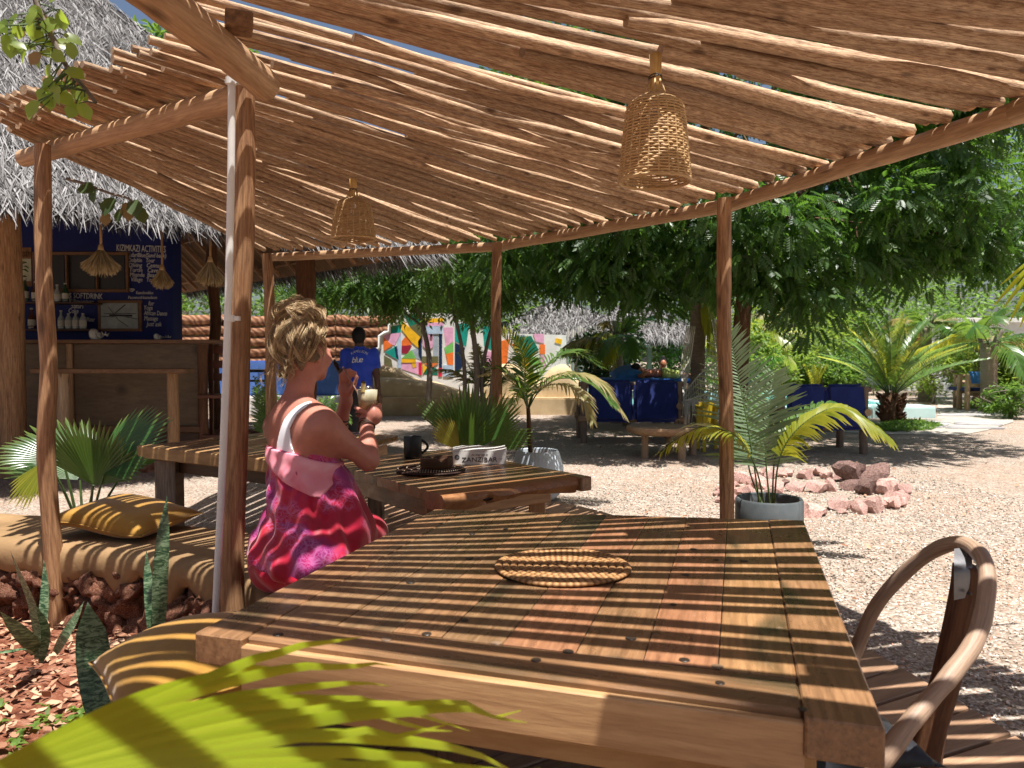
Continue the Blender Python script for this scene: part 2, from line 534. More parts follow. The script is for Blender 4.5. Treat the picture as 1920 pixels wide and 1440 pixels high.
def rock_mat(name, a, b, c3, scale=9, bump=.9):
    t = NT(name); v = t.coord('Object', (1, 1, 1), 'random')
    n = t.noise(v, scale, 9, .72, .4); n2 = t.vor(v, scale * 2.5)
    c = t.ramp(n, [(.28, a), (.5, b), (.72, c3)])
    r = t.objrand(); hs = t.n('HueSaturation'); mr = t.n('MapRange')
    mr.inputs['To Min'].default_value = .7; mr.inputs['To Max'].default_value = 1.2
    t.l(r, mr.inputs['Value']); t.l(mr.outputs[0], hs.inputs['Value']); t.l(c, hs.inputs['Color'])
    t.bump(t.math('ADD', n, n2), bump, .025)
    return t.set(hs.outputs[0], .85, .2)
M['rubble'] = rock_mat('red coral rubble', rgb(44, 25, 19), rgb(112, 70, 52), rgb(180, 140, 116), 13, .5)
M['pinkrock'] = rock_mat('pink quartz rock', rgb(144, 98, 90), rgb(204, 162, 150), rgb(232, 208, 198), 7, .6)
M['darkrock'] = rock_mat('burnt rock', rgb(76, 58, 54), rgb(132, 104, 96), rgb(182, 150, 138), 7, .7)
def plaster(name, a, b, rough=.8, bump=.25):
    t = NT(name); v = t.coord('Object')
    n = t.noise(v, 3.2, 8, .65); n2 = t.noise(v, 40, 4, .6)
    t.bump(t.math('ADD', n, t.math('MULTIPLY', n2, .25)), bump, .02)
    return t.set(t.ramp(n, [(.3, a), (.7, b)]), rough, .25)
M['ochre'] = plaster('ochre plaster', rgb(118, 92, 62), rgb(154, 124, 88))
M['sandplaster'] = plaster('sand plaster', rgb(176, 150, 114), rgb(200, 178, 142))
M['white'] = plaster('white plaster', rgb(206, 204, 200), rgb(232, 231, 228))
M['bluewall'] = plaster('ultramarine wall', (.003, .008, .085), (.006, .015, .125), .6, .1)
M['midblue'] = plaster('cobalt plaster', rgb(70, 104, 170), rgb(92, 126, 190))
M['greypot'] = plaster('grey cement pot', rgb(78, 84, 86), rgb(108, 114, 116), .55, .15)
M['whitepot'] = plaster('pale cement pot', rgb(176, 186, 196), rgb(206, 214, 222), .55, .15)
M['pvc'] = m_plain('white pipe', (.72, .71, .68), .35, .4, .04, 8, .03)
M['black'] = m_plain('black', (.012, .012, .013), .4, .4, .1)
M['blackfab'] = m_plain('black cushion cloth', (.018, .018, .022), .55, .4, .15, 30, .2)
M['metal'] = m_plain('grey metal', (.2, .2, .21), .4, .5, .1, 20, .1, .6)
M['brownmetal'] = m_plain('brown iron', (.05, .04, .035), .5, .4, .1)
def ground_sheet():
    mb = MB()
    n = 60; ext = 160
    vs = []; fs = []
    for j in range(n + 1):
        for i in range(n + 1):
            x = ((i / n) * 2 - 1); y = ((j / n) * 2 - 1)
            x = math.copysign(abs(x) ** 2.4, x) * ext; y = math.copysign(abs(y) ** 2.4, y) * ext + 6
            vs.append((x, y, 0.012 * mnoise.noise(Vector((x * .8, y * .8, 3))) if abs(x) < 15 else 0))
    for j in range(n):
        for i in range(n):
            a = j * (n + 1) + i
            fs.append((a, a + 1, a + n + 2, a + n + 1))
    mb.add(vs, fs)
    o = mb.build('ground', M['gravel'])
    o['kind'] = 'structure'
    return o
ground_sheet()
def octa():
    v = np.array([(1, 0, 0), (-1, 0, 0), (0, 1, 0), (0, -1, 0), (0, 0, .8), (0, 0, -.8)], float)
    f = np.array([(0, 2, 4), (2, 1, 4), (1, 3, 4), (3, 0, 4), (2, 0, 5), (1, 2, 5), (3, 1, 5), (0, 3, 5)])
    return v, f
def rand_frames(n):
    X = norm(rng.normal(size=(n, 3))); Z = norm(np.cross(X, rng.normal(size=(n, 3)))); Y = np.cross(Z, X)
    return X, Y, Z
def blob_sheet(name, pts, mat, z, kind='structure', sub=5, amp=0.0, dens=.12):
    """a filled sheet with gentle relief"""
    loop = catmull([Vector((p[0], p[1], 0)) for p in pts] + [Vector((pts[0][0], pts[0][1], 0))], sub)[:-1]
    bm = bmesh.new()
    vs = [bm.verts.new((p.x, p.y, 0)) for p in loop]
    bm.faces.new(vs)
    bmesh.ops.triangulate(bm, faces=bm.faces)
    for _ in range(5):
        long_e = [e for e in bm.edges if e.calc_length() > dens]
        if not long_e: break
        bmesh.ops.subdivide_edges(bm, edges=long_e, cuts=1, use_grid_fill=False)
        bmesh.ops.triangulate(bm, faces=bm.faces)
    bmesh.ops.recalc_face_normals(bm, faces=bm.faces)
    for v in bm.verts:
        edge = any(e.is_boundary for e in v.link_edges)
        v.co.z = (-.01 if edge else z + amp * mnoise.noise(v.co * 4) + amp * .6 * mnoise.noise(v.co * 13))
    if sum(f.normal.z for f in bm.faces) < 0: bmesh.ops.reverse_faces(bm, faces=bm.faces)
    me = bpy.data.meshes.new(name); bm.to_mesh(me); bm.free()
    uvl = me.uv_layers.new(name='UVMap')
    o = link_mesh(name, me, mat)
    o['kind'] = kind
    return o
blob_sheet('soil', [(-4.6, 4.3), (-3.2, 3.98), (-2.3, 3.75), (-1.6, 3.5), (-1.1, 3.1), (-.85, 2.7), (-.8, 2.3), (-.9, 1.9), (-1.0, 1.5), (-.7, 1.0), (-.2, .3), (-.3, -.8), (-2.5, -1.5), (-5, .5), (-5.6, 3)], M['soil'], .03, 'structure', 5, .03, .09)
RZ = 2.30
perg = thing('pergola', 'open pergola of forked posts with a roof of peeled poles over the tables', 'pergola', (0.2, 2.6, 0))
def Z(px, py): return at_z(px, py, RZ)
outer = [Z(497, 480), Z(932, 461), Z(1358, 385), Z(1700, 270), Z(1920, 205), Vector((2.38, 2.1, RZ)), Vector((2.5, 1.1, RZ)), Vector((2.3, 0.0, RZ)), Vector((1.8, -1.2, RZ))]
pairs = [  # inner end (garden side), outer end
    (Z(-6, 262), Z(492, 479)),
    (Z(140, 203), Z(932, 459)),
    (Z(233, 163), Z(1150, 424)),
    (Z(335, 120), Z(1348, 378)),
    (Vector((-1.06, 2.12, RZ)), Z(1600, 304)),
    (Vector((-1.06, 2.0, RZ)), Z(1720, 252)),
    (Vector((-1.10, 1.86, RZ)), Vector((2.36, 2.36, RZ))),
    (Vector((-1.18, 1.68, RZ)), Vector((2.48, 1.2, RZ))),
    (Vector((-1.28, 1.45, RZ)), Vector((2.3, 0.0, RZ))),
    (Vector((-1.5, 1.1, RZ)), Vector((1.7, -1.3, RZ)))]
cum = [0]
for a, b in zip(pairs[:-1], pairs[1:]): cum.append(cum[-1] + (b[1] - a[1]).length)
def pair_at(s):
    for i in range(len(cum) - 1):
        if s <= cum[i + 1]:
            t = (s - cum[i]) / (cum[i + 1] - cum[i]); break
    else: i = len(cum) - 2; t = 1
    return pairs[i][0].lerp(pairs[i + 1][0], t), pairs[i][1].lerp(pairs[i + 1][1], t)
prn = random.Random(5)
s = 0.0; k = 0
pole_n = 0
while s < cum[-1]:
    a, b = pair_at(s)
    r_out = prn.uniform(.0185, .0265)
    if prn.random() < .1: r_out *= 1.2
    if s > 4.6: r_out = prn.uniform(.025, .034) if s < 5.8 else prn.uniform(.029, .039)
    d = (b - a); L = d.length; dn = d.normalized(); side = Vector((-dn.y, dn.x, 0))
    st = ([0, .22, 0.0, .0, .12, .3][k % 6] if s < 4.6 else [0, .3, 0.0, .5, .12, .42][k % 6]) + prn.uniform(-.05, .06)
    st = max(0, st)
    if st < .1: st = prn.uniform(-.035, .03)
    if s > 4.4: st = prn.uniform(-.03, .03) if k % 2 == 0 else prn.uniform(.05, .4) if s < 6.3 else prn.uniform(.44, .76)
    en = 1 + prn.uniform(.10, .16) / L
    zl = .05 + r_out + ((k * 2) % 3) * .017 + prn.uniform(-.004, .008)
    nseg = 13
    pts = []; rr = []
    ph1, ph2 = prn.uniform(0, 100), prn.uniform(0, 100)
    amp = prn.uniform(.01, .03)
    jit = prn.uniform(-.012, .012) if s < 4.6 else prn.uniform(-.028, .028)
    for i in range(nseg + 1):
        t = st + (en - st) * i / nseg
        u = t * L
        off = amp * mnoise.noise(Vector((u * 1.1, ph1, 0))) * 2 + .004 * mnoise.noise(Vector((u * 5, ph1, 3)))
        dz = .012 * mnoise.noise(Vector((u * 1.2, ph2, 5)))
        pts.append(a + d * t + side * (off + jit * t) + Vector((0, 0, zl + dz)))
        rad = r_out * ((.66 if s < 4.6 else .45) + (.34 if s < 4.6 else .55) * min(1, max(0, t)))
        rad *= 1 + .13 * mnoise.noise(Vector((u * 3.1, ph2, 9))) + (.10 if prn.random() < .12 else 0)
        rr.append(rad)
    MB().tube(pts, rr, 7).build('roof_pole', M['pole'], perg, autosharp=1.0)
    pole_n += 1
    if s < 4.6:
        sp = prn.uniform(.038, .052) + (prn.uniform(.008, .02) if prn.random() < .15 else 0)
    elif s > 7.7: sp = 2 * r_out + prn.uniform(-.003, .012)
    else:
        q_ = prn.random()
        sp = 2 * r_out + (prn.uniform(-.012, .001) if q_ < .62 else prn.uniform(.002, .012) if q_ < .9 else prn.uniform(.014, .026))
    s += sp; k += 1
print('roof poles', pole_n)
def natural(name, p0, p1, r0, r1, mat, n=10, seg=14, amp=.02, parent=perg, seed=0, mid=None, knots=.08):
    p0 = Vector(p0); p1 = Vector(p1)
    base = [p0, p1] if mid is None else [p0] + [Vector(m) for m in mid] + [p1]
    base = catmull(base, max(2, seg // (len(base) - 1)))
    L = (p1 - p0).length; pts = []; rr = []
    m = len(base)
    for i, p in enumerate(base):
        t = i / (m - 1); u = t * L
        w = math.sin(PI * t) ** .5 if 0 < t < 1 else 0
        pts.append(p + Vector((amp * mnoise.noise(Vector((u * 1.3, seed, 1))), amp * mnoise.noise(Vector((u * 1.3, seed, 8))), amp * mnoise.noise(Vector((u * 1.3, seed, 15))) * .3)) * w)
        rr.append((r0 + (r1 - r0) * t) * (1 + knots * mnoise.noise(Vector((u * 4.5, seed, 3))) + knots * mnoise.noise(Vector((u * 11, seed, 5)))))
    return MB().tube(pts, rr, n).build(name, mat, parent, autosharp=1.1)
def post(px_top, py_top, px_base, ztop, r0, r1, seed, mids=None, mat=M['post'], base_d=None):
    top = at_z(px_top, py_top, ztop)
    d = top.y if base_d is None else base_d
    gx = (px_base - 960) / 1440 * d
    base = Vector((gx, d, -.05))
    mm = None
    if mids: mm = [at_d(px, py, d) for px, py in mids]
    return natural('post', base, top, r0, r1, mat, 12, 22, .018, perg, seed, mm)
post(457, 165, 432, RZ + .02, .046, .043, 11, [(440, 900), (452, 500)])
post(80, 272, 106, RZ - .02, .042, .035, 23, [(104, 1090), (88, 860), (92, 690), (80, 500)], base_d=3.58)
post(1358, 372, 1367, RZ, .048, .046, 31, [(1362, 800), (1357, 600)])
post(932, 455, 934, RZ, .048, .044, 47, [(932, 740), (930, 600)])
post(500, 476, 510, RZ, .058, .05, 59, [(508, 700), (505, 560)])
natural('post', (2.45, 1.3, -.05), (2.45, 1.3, RZ), .05, .045, M['post'], 10, 16, .02, perg, 63)
natural('post', (-1.35, .35, -.05), (-1.35, .35, RZ), .05, .045, M['post'], 10, 16, .02, perg, 71)
Bz = Vector((0, 0, -.0))
def beam(p, q, r0, r1, seed): return natural('beam', p, q, r0, r1, M['beam'], 12, 22, .02, perg, seed, None, .06)
beam(Z(498, 483), Z(945, 462), .042, .045, 3)
beam(Z(925, 464), Z(1372, 384), .045, .047, 5)
beam(Z(1345, 391), Z(1925, 206), .046, .05, 7)
beam(Z(1905, 210), (2.5, 1.2, RZ), .05, .048, 9)
beam((2.48, 1.35, RZ), (1.8, -1.3, RZ), .05, .045, 13)
beam(at_z(44, 297, RZ - .01), at_z(446, 183, RZ + .0), .042, .05, 17)
beam(at_z(498, 160, RZ - .045), at_z(300, 0, RZ - .03) + (at_z(300, 0, RZ) - at_z(498, 160, RZ)) * .55, .055, .058, 19)
beam((-1.06, 1.95, RZ - .03), (-1.4, .2, RZ), .055, .05, 29)
board('spacer_block', Z(440, 52) + Vector((-.03, 0, .045)), Z(440, 52) + Vector((.045, .03, .045)), .085, .05, M['endgrain'], perg, .004)
cond = thing('conduit_pipe', 'thin white plastic conduit running up the pergola post behind the woman', 'pipe', at_d(405, 1165, 2.80))
pts = [at_d(x, y, d) for x, y, d in ((403, 1180, 2.80), (409, 1050, 2.80), (417, 880, 2.80), (426, 640, 2.80), (432, 400, 2.80), (434, 240, 2.80), (434, 125, 2.80))]
MB().tube(catmull(pts, 4), .0135, 12).build('pipe', M['pvc'], cond)
for (px, py) in ((433, 152), (430, 597)):
    c = at_d(px, py, 2.80)
    mb = MB().tube([c + Vector((0, 0, -.012)), c + Vector((0, 0, .012))], .019, 12)
    mb.box(c + Vector((.022, .006, 0)), (.026, .02, .016))
    mb.box(c + Vector((-.016, .01, 0)), (.014, .02, .012))
    mb.build('pipe_clip', M['pvc'], cond, False)
bench = thing('curved_bench', 'curved bench with ochre plaster seat on a red rubble stone wall', 'bench', (-1.3, 3.2, 0))
face = catmull([(-4.6, 4.25, 0), (-3.4, 3.92, 0), (-2.5, 3.68, 0), (-1.75, 3.46, 0), (-1.22, 3.17, 0), (-1.0, 2.98, 0), (-.95, 2.72, 0), (-.98, 2.45, 0), (-1.01, 2.1, 0), (-.93, 1.8, 0), (-.78, 1.45, 0), (-.6, 1.1, 0)], 10)
def normals(path):
    out = []
    for i, p in enumerate(path):
        t = (path[min(i + 1, len(path) - 1)] - path[max(i - 1, 0)]).normalized()
        out.append(Vector((-t.y, t.x, 0)))   # away from the garden side
    return out
fn = normals(face)
SEAT = .41
prof = [(.035, .245), (.0, .262), (-.008, .295), (-.010, .335), (-.007, .372), (.008, .396), (.036, SEAT), (.2, SEAT + .004), (.42, SEAT), (.53, SEAT - .003), (.565, SEAT - .03), (.575, .3), (.575, .02)]
mb = MB(); vs = []; fs = []
for i, p in enumerate(face):
    skirt = .07 * mnoise.noise(Vector((i * .43, 2, 1))) + .045 * mnoise.noise(Vector((i * 1.3, 5, 1)))
    for j, (u, z) in enumerate(prof):
        wz = .003 * mnoise.noise(Vector((p.x * 5 + u * 3, p.y * 5, z * 6)))
        wu = .004 * mnoise.noise(Vector((p.x * 4, p.y * 4 + u * 3, z * 5 + 9)))
        zz = z + wz + (skirt if j < 3 else 0) * (1.2 if j == 0 else 1)
        q = p + fn[i] * (u + wu)
        vs.append((q.x, q.y, zz))
m = len(prof)
for i in range(len(face) - 1):
    for j in range(m - 1):
        a = i * m + j
        fs.append((a, a + 1, a + m + 1, a + m))
mb.add(vs, fs)
mb.build('seat', M['ochre'], bench)
mb = MB(); vs = []; fs = []
for i, p in enumerate(face):
    for (u, z) in ((.06, -.03), (.045, .12), (.06, .34)):
        q = p + fn[i] * (u + .012 * mnoise.noise(Vector((i * .7, z * 9, 4))))
        vs.append((q.x, q.y, z))
for i in range(len(face) - 1):
    for j in range(2):
        a = i * 3 + j
        fs.append((a, a + 1, a + 4, a + 3))
mb.add(vs, fs)
mb.build('mortar', M['soil'], bench)
def rock_mesh(name, seed, sub=2, rough=.35, flat=.8, facet=True):
    bm = bmesh.new()
    bmesh.ops.create_icosphere(bm, subdivisions=sub, radius=1)
    sv = Vector((seed * 3.1, seed * 1.7, seed * .9))
    planes = [Vector((mnoise.noise(sv + Vector((k, 0, 0))), mnoise.noise(sv + Vector((0, k, 3))), mnoise.noise(sv + Vector((5, 0, k))))).normalized() for k in range(1, 8)]
    for v in bm.verts:
        c = v.co.copy()
        if facet:
            for pl in planes:
                dd = c.dot(pl)
                if dd > .62: c -= pl * (dd - .62)
        c *= 1 + rough * mnoise.noise(v.co * 1.3 + sv) + rough * .4 * mnoise.noise(v.co * 3.7 + sv)
        c.z *= flat
        v.co = c
    me = bpy.data.meshes.new(name); bm.to_mesh(me); bm.free()
    me.uv_layers.new(name='UVMap')
    return me
rub = [rock_mesh('stone', 100 + k, 3, .8, .85, True) for k in range(8)]
for me in rub: me.materials.append(M['rubble']); me.polygons.foreach_set('use_smooth', np.ones(len(me.polygons), dtype=bool))
rr_ = random.Random(9)
i = 18
acc = 0; nst = 0
L = 0
for row, (z0, hz) in enumerate(((.05, .08), (.15, .07), (.235, .06))):
    d = 0; i = 0; nxt = rr_.uniform(0, .1)
    while i < len(face) - 1:
        seg = (face[i + 1] - face[i]).length
        if d + seg >= nxt:
            t = (nxt - d) / seg
            p = face[i].lerp(face[i + 1], t)
            w = rr_.uniform(.055, .13)
            if p.x > -3.3 and not (p.y < 1.0):
                me = rr_.choice(rub)
                o = bpy.data.objects.new('stone', me); col.objects.link(o); o.parent = bench
                q = p + fn[i] * rr_.uniform(.03, .075) + Vector((0, 0, z0 + rr_.uniform(-.015, .015)))
                o.location = q - bench.location
                o.rotation_euler = (rr_.uniform(-.5, .5), rr_.uniform(-.5, .5), rr_.uniform(0, 6.28))
                o.scale = (w * .75, .075 + rr_.uniform(-.01, .02), hz * rr_.uniform(.9, 1.25))
                nst += 1
            nxt += w * 1.25
        else:
            d += seg; i += 1
print('bench stones', nst)
deck = thing('deck', None, None, (.3, 3, 0))
deck['kind'] = 'structure'
d_out = catmull([(-1.6, 7.1, 0), (-.3, 6.9, 0), (.55, 6.4, 0), (1.05, 5.4, 0), (1.4, 4.2, 0), (1.53, 3.25, 0), (1.66, 2.5, 0), (1.75, 1.7, 0), (1.7, .8, 0), (1.2, -.5, 0)], 4)
d_in = catmull([(-2.2, 4.3, 0), (-1.4, 3.9, 0), (-.7, 3.4, 0), (-.45, 2.9, 0), (-.41, 2.4, 0), (-.42, 2.0, 0), (-.32, 1.6, 0), (-.12, 1.0, 0), (.1, .5, 0), (.2, -.2, 0)], 4)
nb = len(d_out)
for i in range(nb - 1):
    g = .04
    q = [d_in[i].lerp(d_in[i + 1], g), d_out[i].lerp(d_out[i + 1], g), d_out[i + 1].lerp(d_out[i], g), d_in[i + 1].lerp(d_in[i], g)]
    prism('deck_board', [(p.x, p.y) for p in q], .05 + .002 * (i % 2), .045, M['deck'], deck, .004, (q[1] - q[0]))
mb = MB()
for i in range(nb - 1):
    mb.add([(d_in[i].x, d_in[i].y, .012), (d_out[i].x, d_out[i].y, .012), (d_out[i + 1].x, d_out[i + 1].y, .012), (d_in[i + 1].x, d_in[i + 1].y, .012)], [(0, 3, 2, 1)])
mb.build('deck_base', M['soil'], deck, False)
TZ = .74
def TP(px, py): return at_z(px, py, TZ)
def bil(q, u, v): return q[0].lerp(q[1], u).lerp(q[3].lerp(q[2], u), v)   # q: near-l, near-r, far-r, far-l
def strip_poly(q, u0, u1, v0, v1): return [bil(q, u0, v0), bil(q, u1, v0), bil(q, u1, v1), bil(q, u0, v1)]
def xy(P): return [(p.x, p.y) for p in P]
t1 = thing('dining_table', 'large square plank table with dark wood plugs, closest to the camera, under the woven mat', 'table', (.17, 2.02, .05))
q1 = [TP(374, 1182), TP(1655, 1352), TP(1507, 976), TP(815, 955)]
g = .0006
cols = ['var_olive', 'var_olive', 'var_brown', 'var_olive', 'var_red', 'var_brown', 'var_red', 'var_orange', 'var_orange']
prism('side_rail', xy(strip_poly(q1, 0, .0893, -.012, 1)), TZ + .001, .062, M['var_brown'], t1, .0035, q1[3] - q1[0])
prism('side_rail', xy(strip_poly(q1, .9107, 1, -.018, 1)), TZ + .001, .066, M['var_brown'], t1, .0035, q1[2] - q1[1])
prism('front_rail', xy(strip_poly(q1, .09, .91, 0, .085)), TZ, .05, M['var_brown'], t1, .005, q1[1] - q1[0])
us = [.09, .2, .30, .385, .485, .60, .70, .805, .91]
for i in range(len(us) - 1):
    prism('tabletop_board', xy(strip_poly(q1, us[i] + g, us[i + 1] - g, .087, .998)), TZ - .0008 * (i % 2), .045, M[cols[i]], t1, .0012, q1[3] - q1[0])
f0 = bil(q1, .088, .004); f1 = bil(q1, .912, .004)
nrm = Vector(((f1 - f0).y, -(f1 - f0).x, 0)).normalized()
def vboard(name, a, b, ztop, h, t, mat, parent, bev=.003):
    """standing plank, outer face towards the left of a->b seen from above... centred on the line"""
    a = Vector((a.x, a.y, ztop)); b = Vector((b.x, b.y, ztop))
    return board(name, a, b, t, h, mat, parent, bev)
vboard('apron', f0 + nrm * -.012, f1 + nrm * -.012, TZ - .0515, .058, .03, M['var_pale'], t1)
vboard('lower_apron', bil(q1, .10, .04), bil(q1, .905, .04), TZ - .111, .06, .028, M['ply'], t1)
vboard('front_plank', f0 + nrm * .012, f1 + nrm * .012, TZ - .014, .09, .022, M['var_pale'], t1)
vboard('apron', bil(q1, .12, .94), bil(q1, .9, .94), TZ - .05, .09, .028, M['ply'], t1)
vboard('apron', bil(q1, .1, .08), bil(q1, .1, .93), TZ - .05, .09, .028, M['ply'], t1)
vboard('apron', bil(q1, .9, .08), bil(q1, .9, .93), TZ - .05, .09, .028, M['ply'], t1)
def leg(parent, c, w, z0, z1, mat, rz=0):
    a = Vector((c.x, c.y, z0)); b = Vector((c.x, c.y, z1))
    return board('leg', b + Vector((0, w / 2, 0)).to_3d(), a + Vector((0, w / 2, 0)), w, w, mat, parent, .005, 0, Vector((0, 1, 0)))
leg(t1, at_d(1468, 1400, 1.44), .095, .05, TZ - .06, M['ply'])
leg(t1, at_d(852, 1400, 1.62), .075, .05, TZ - .06, M['darkwood'])
leg(t1, bil(q1, .13, .9), .09, .05, TZ - .06, M['ply'])
leg(t1, bil(q1, .87, .9), .09, .05, TZ - .06, M['ply'])
wormleg = at_d(1468, 1400, 1.44)
rp = random.Random(3)
for k in range(26):
    px = 1418 + rp.random() * 100; py = 1388 + rp.random() * 50
plugs = [(521, 1190, 0), (725, 1199, 1), (800, 1189, 0), (871, 1163, 0), (930, 1206, 1), (1183, 1197, 0), (1065, 1222, 0), (1005, 1238, 0), (1283, 1238, 0), (1350, 1281, 0), (1345, 1250, 1), (1285, 1078, 0), (1262, 1134, 0),
         (1343, 1050, 0), (1395, 1052, 0), (770, 1092, 0), (825, 982, 0), (880, 1047, 0), (895, 1046, 1), (948, 992, 0), (1050, 990, 1), (590, 1172, 1), (885, 1001, 0), (1505, 1330, 0), (1300, 1030, 0)]
for (px, py, c) in plugs:
    p = TP(px, py); r = rp.uniform(.007, .0105)
    mb = MB().lathe([(r * 1.1, .0), (r * 1.05, .0008), (r * .7, .001)], 10, (p.x, p.y, TZ + .0006)).disc(r * .7, .001, 10, (p.x, p.y, TZ + .0006))
    mb.build('wood_plug', M['plug2'] if c else M['plug'], t1)
q2 = [TP(833, 928), TP(1107, 893), TP(833, 843), None]
q2[3] = q2[0] + (q2[2] - q2[1])
t2 = thing('dining_table', 'plank table with a knotty live edge, carrying a black mug and a book', 'table', ((q2[0] + q2[2]) / 2 * 1).to_tuple()[:2] + (.05,))
for i, (v0, v1) in enumerate([(.11, .30), (.30, .47), (.47, .66), (.66, .83), (.83, 1.0)]):
    prism('tabletop_board', xy(strip_poly(q2, .004, .915, v0 + .0008, v1 - .0008)), TZ - .001 * (i % 2), .045, M[['var_olive', 'var_brown', 'var_olive', 'var_olive', 'var_brown'][i]], t2, .0015, q2[1] - q2[0])
prism('end_rail', xy(strip_poly(q2, .917, 1.0, -.01, 1)), TZ + .001, .065, M['var_brown'], t2, .006, q2[2] - q2[1])
mb = MB(); vs = []; fs = []; ns = 26
a0 = bil(q2, -.01, .108); a1 = bil(q2, .915, .108); outd = (bil(q2, .5, 0) - bil(q2, .5, 1)).normalized()
wid = (bil(q2, 0, 0) - bil(q2, 0, .108)).length
for i in range(ns + 1):
    t = i / ns
    p = a0.lerp(a1, t)
    w = wid * (1 + .10 * math.sin(t * 5.2 + .4) + .09 * mnoise.noise(Vector((t * 6, 1, 2))))
    th = .062 + .012 * math.sin(t * 6.5 + 1.0) + .006 * mnoise.noise(Vector((t * 9, 4, 2)))
    dent = .035 * math.exp(-((t - .30) / .035) ** 2)
    for (u, z) in ((0, 0), (w * .55, .0), (w - .012, -.003), (w, -.014), (w + .006 - dent * .5, -.032), (w - .004 - dent, -.5 * th - .012), (w - .018 - dent * .4, -th), (0, -th)):
        q = p + outd * u
        vs.append((q.x, q.y, TZ - .0005 + z))
for i in range(ns):
    for j in range(8):
        a = i * 8 + j; b = i * 8 + (j + 1) % 8
        fs.append((a, b, b + 8, a + 8))
fs.append(tuple(range(7, -1, -1))); fs.append(tuple(ns * 8 + j for j in range(8)))
mb.add(vs, fs)
o = mb.build('live_edge_slab', M['live'], t2, autosharp=.9)
bm = bmesh.new(); bm.from_mesh(o.data); bmesh.ops.recalc_face_normals(bm, faces=bm.faces); bm.to_mesh(o.data); bm.free()
kp = a0.lerp(a1, .30) + outd * (wid - .008) + Vector((0, 0, TZ - .034)) - Vector((0, 0, TZ))
o = MB().lathe([(.001, .0), (.012, .0), (.02, .008), (.017, .016)], 12).build('knot_hole', M['plug'], t2, world=False)
o.location = kp - t2.location + Vector((0, 0, 0)) ; o.rotation_euler = (R(90), 0, math.atan2(outd.y, outd.x) + PI / 2)
o.scale = (1.5, .8, 1)
vboard('apron', bil(q2, .12, .16), bil(q2, .9, .16), TZ - .065, .075, .03, M['var_pale'], t2)
vboard('apron', bil(q2, .90, .16), bil(q2, .90, .9), TZ - .066, .075, .03, M['var_pale'], t2)
vboard('apron', bil(q2, .10, .16), bil(q2, .10, .9), TZ - .05, .09, .03, M['var_brown'], t2)
for u, v in ((.86, .2), (.86, .88), (.14, .2), (.14, .88)):
    leg(t2, bil(q2, u, v), .08, .05, TZ - .05, M['var_pale'])
q3 = [TP(258, 836), TP(560, 868), TP(747, 817), None]
q3[3] = Vector((-1.6, 6.0, TZ))
t3 = thing('dining_table', 'weathered plank table beside the fan palm, beyond the white conduit', 'table', (-1.5, 5.1, 0))
for i in range(7):
    u0 = i / 7; u1 = (i + 1) / 7
    prism('tabletop_board', xy(strip_poly(q3, u0 + .003, u1 - .003, .075, 1)), TZ - .0015 * (i % 2), .04, M[['var_brown', 'var_olive', 'var_pale'][i % 3]], t3, .003, q3[3] - q3[0])
prism('front_rail', xy(strip_poly(q3, -.01, 1.01, 0, .073)), TZ + .001, .075, M['ply'], t3, .006, q3[1] - q3[0])
vboard('apron', bil(q3, .06, .1), bil(q3, .94, .1), TZ - .076, .09, .03, M['darkwood'], t3)
vboard('apron', bil(q3, .05, .12), bil(q3, .05, .9), TZ - .05, .1, .03, M['darkwood'], t3)
vboard('apron', bil(q3, .95, .12), bil(q3, .95, .9), TZ - .05, .1, .03, M['var_pale'], t3)
leg(t3, at_d(318, 900, 4.78), .13, 0, TZ - .08, M['greypost'])
leg(t3, bil(q3, .15, .85), .1, 0, TZ - .05, M['greypost'])
leg(t3, bil(q3, .88, .2), .1, 0, TZ - .05, M['greypost'])
leg(t3, bil(q3, .9, .85), .1, 0, TZ - .05, M['greypost'])
def weave_mat(name, ca, cb, freq):
    t = NT(name)
    tc = t.n('TexCoord'); sx = t.n('SeparateXYZ'); t.l(tc.outputs['UV'], sx.inputs[0])
    w = t.n('Math', operation='MULTIPLY'); t.l(sx.outputs[0], w.inputs[0]); w.inputs[1].default_value = freq
    f = t.n('Math', operation='FRACT'); t.l(w.outputs[0], f.inputs[0])
    n = t.noise(t.coord('Object'), 30, 3)
    c = t.ramp(f.outputs[0], [(.0, tuple(x * .45 for x in ca)), (.18, ca), (.6, cb), (.9, ca), (1, tuple(x * .45 for x in ca))])
    c = t.mix(t.math('MULTIPLY', n, .4), c, tuple(x * .7 for x in ca))
    return t.set(c, .7, .25)
M['coil'] = weave_mat('coiled palm stitching', rgb(140, 98, 60), rgb(186, 146, 98), 60)
M['darkcoil'] = weave_mat('dark beaded stitching', (.02, .009, .006), (.07, .03, .02), 60)
M['bead'] = m_plain('pale bead', rgb(214, 190, 160), .5, .4, .1, 60)
M['cane'] = m_wood('split cane', rgb(184, 148, 100), rgb(224, 192, 144), rgb(124, 90, 54), 'UV', (6, 40, 40), .5, .4, .3, False, .1, .5)
M['bamboo'] = m_wood('bamboo collar', rgb(190, 150, 84), rgb(226, 190, 124), rgb(140, 96, 48), 'UV', (4, 30, 30), .5, .4, .2, False, .1, .4)
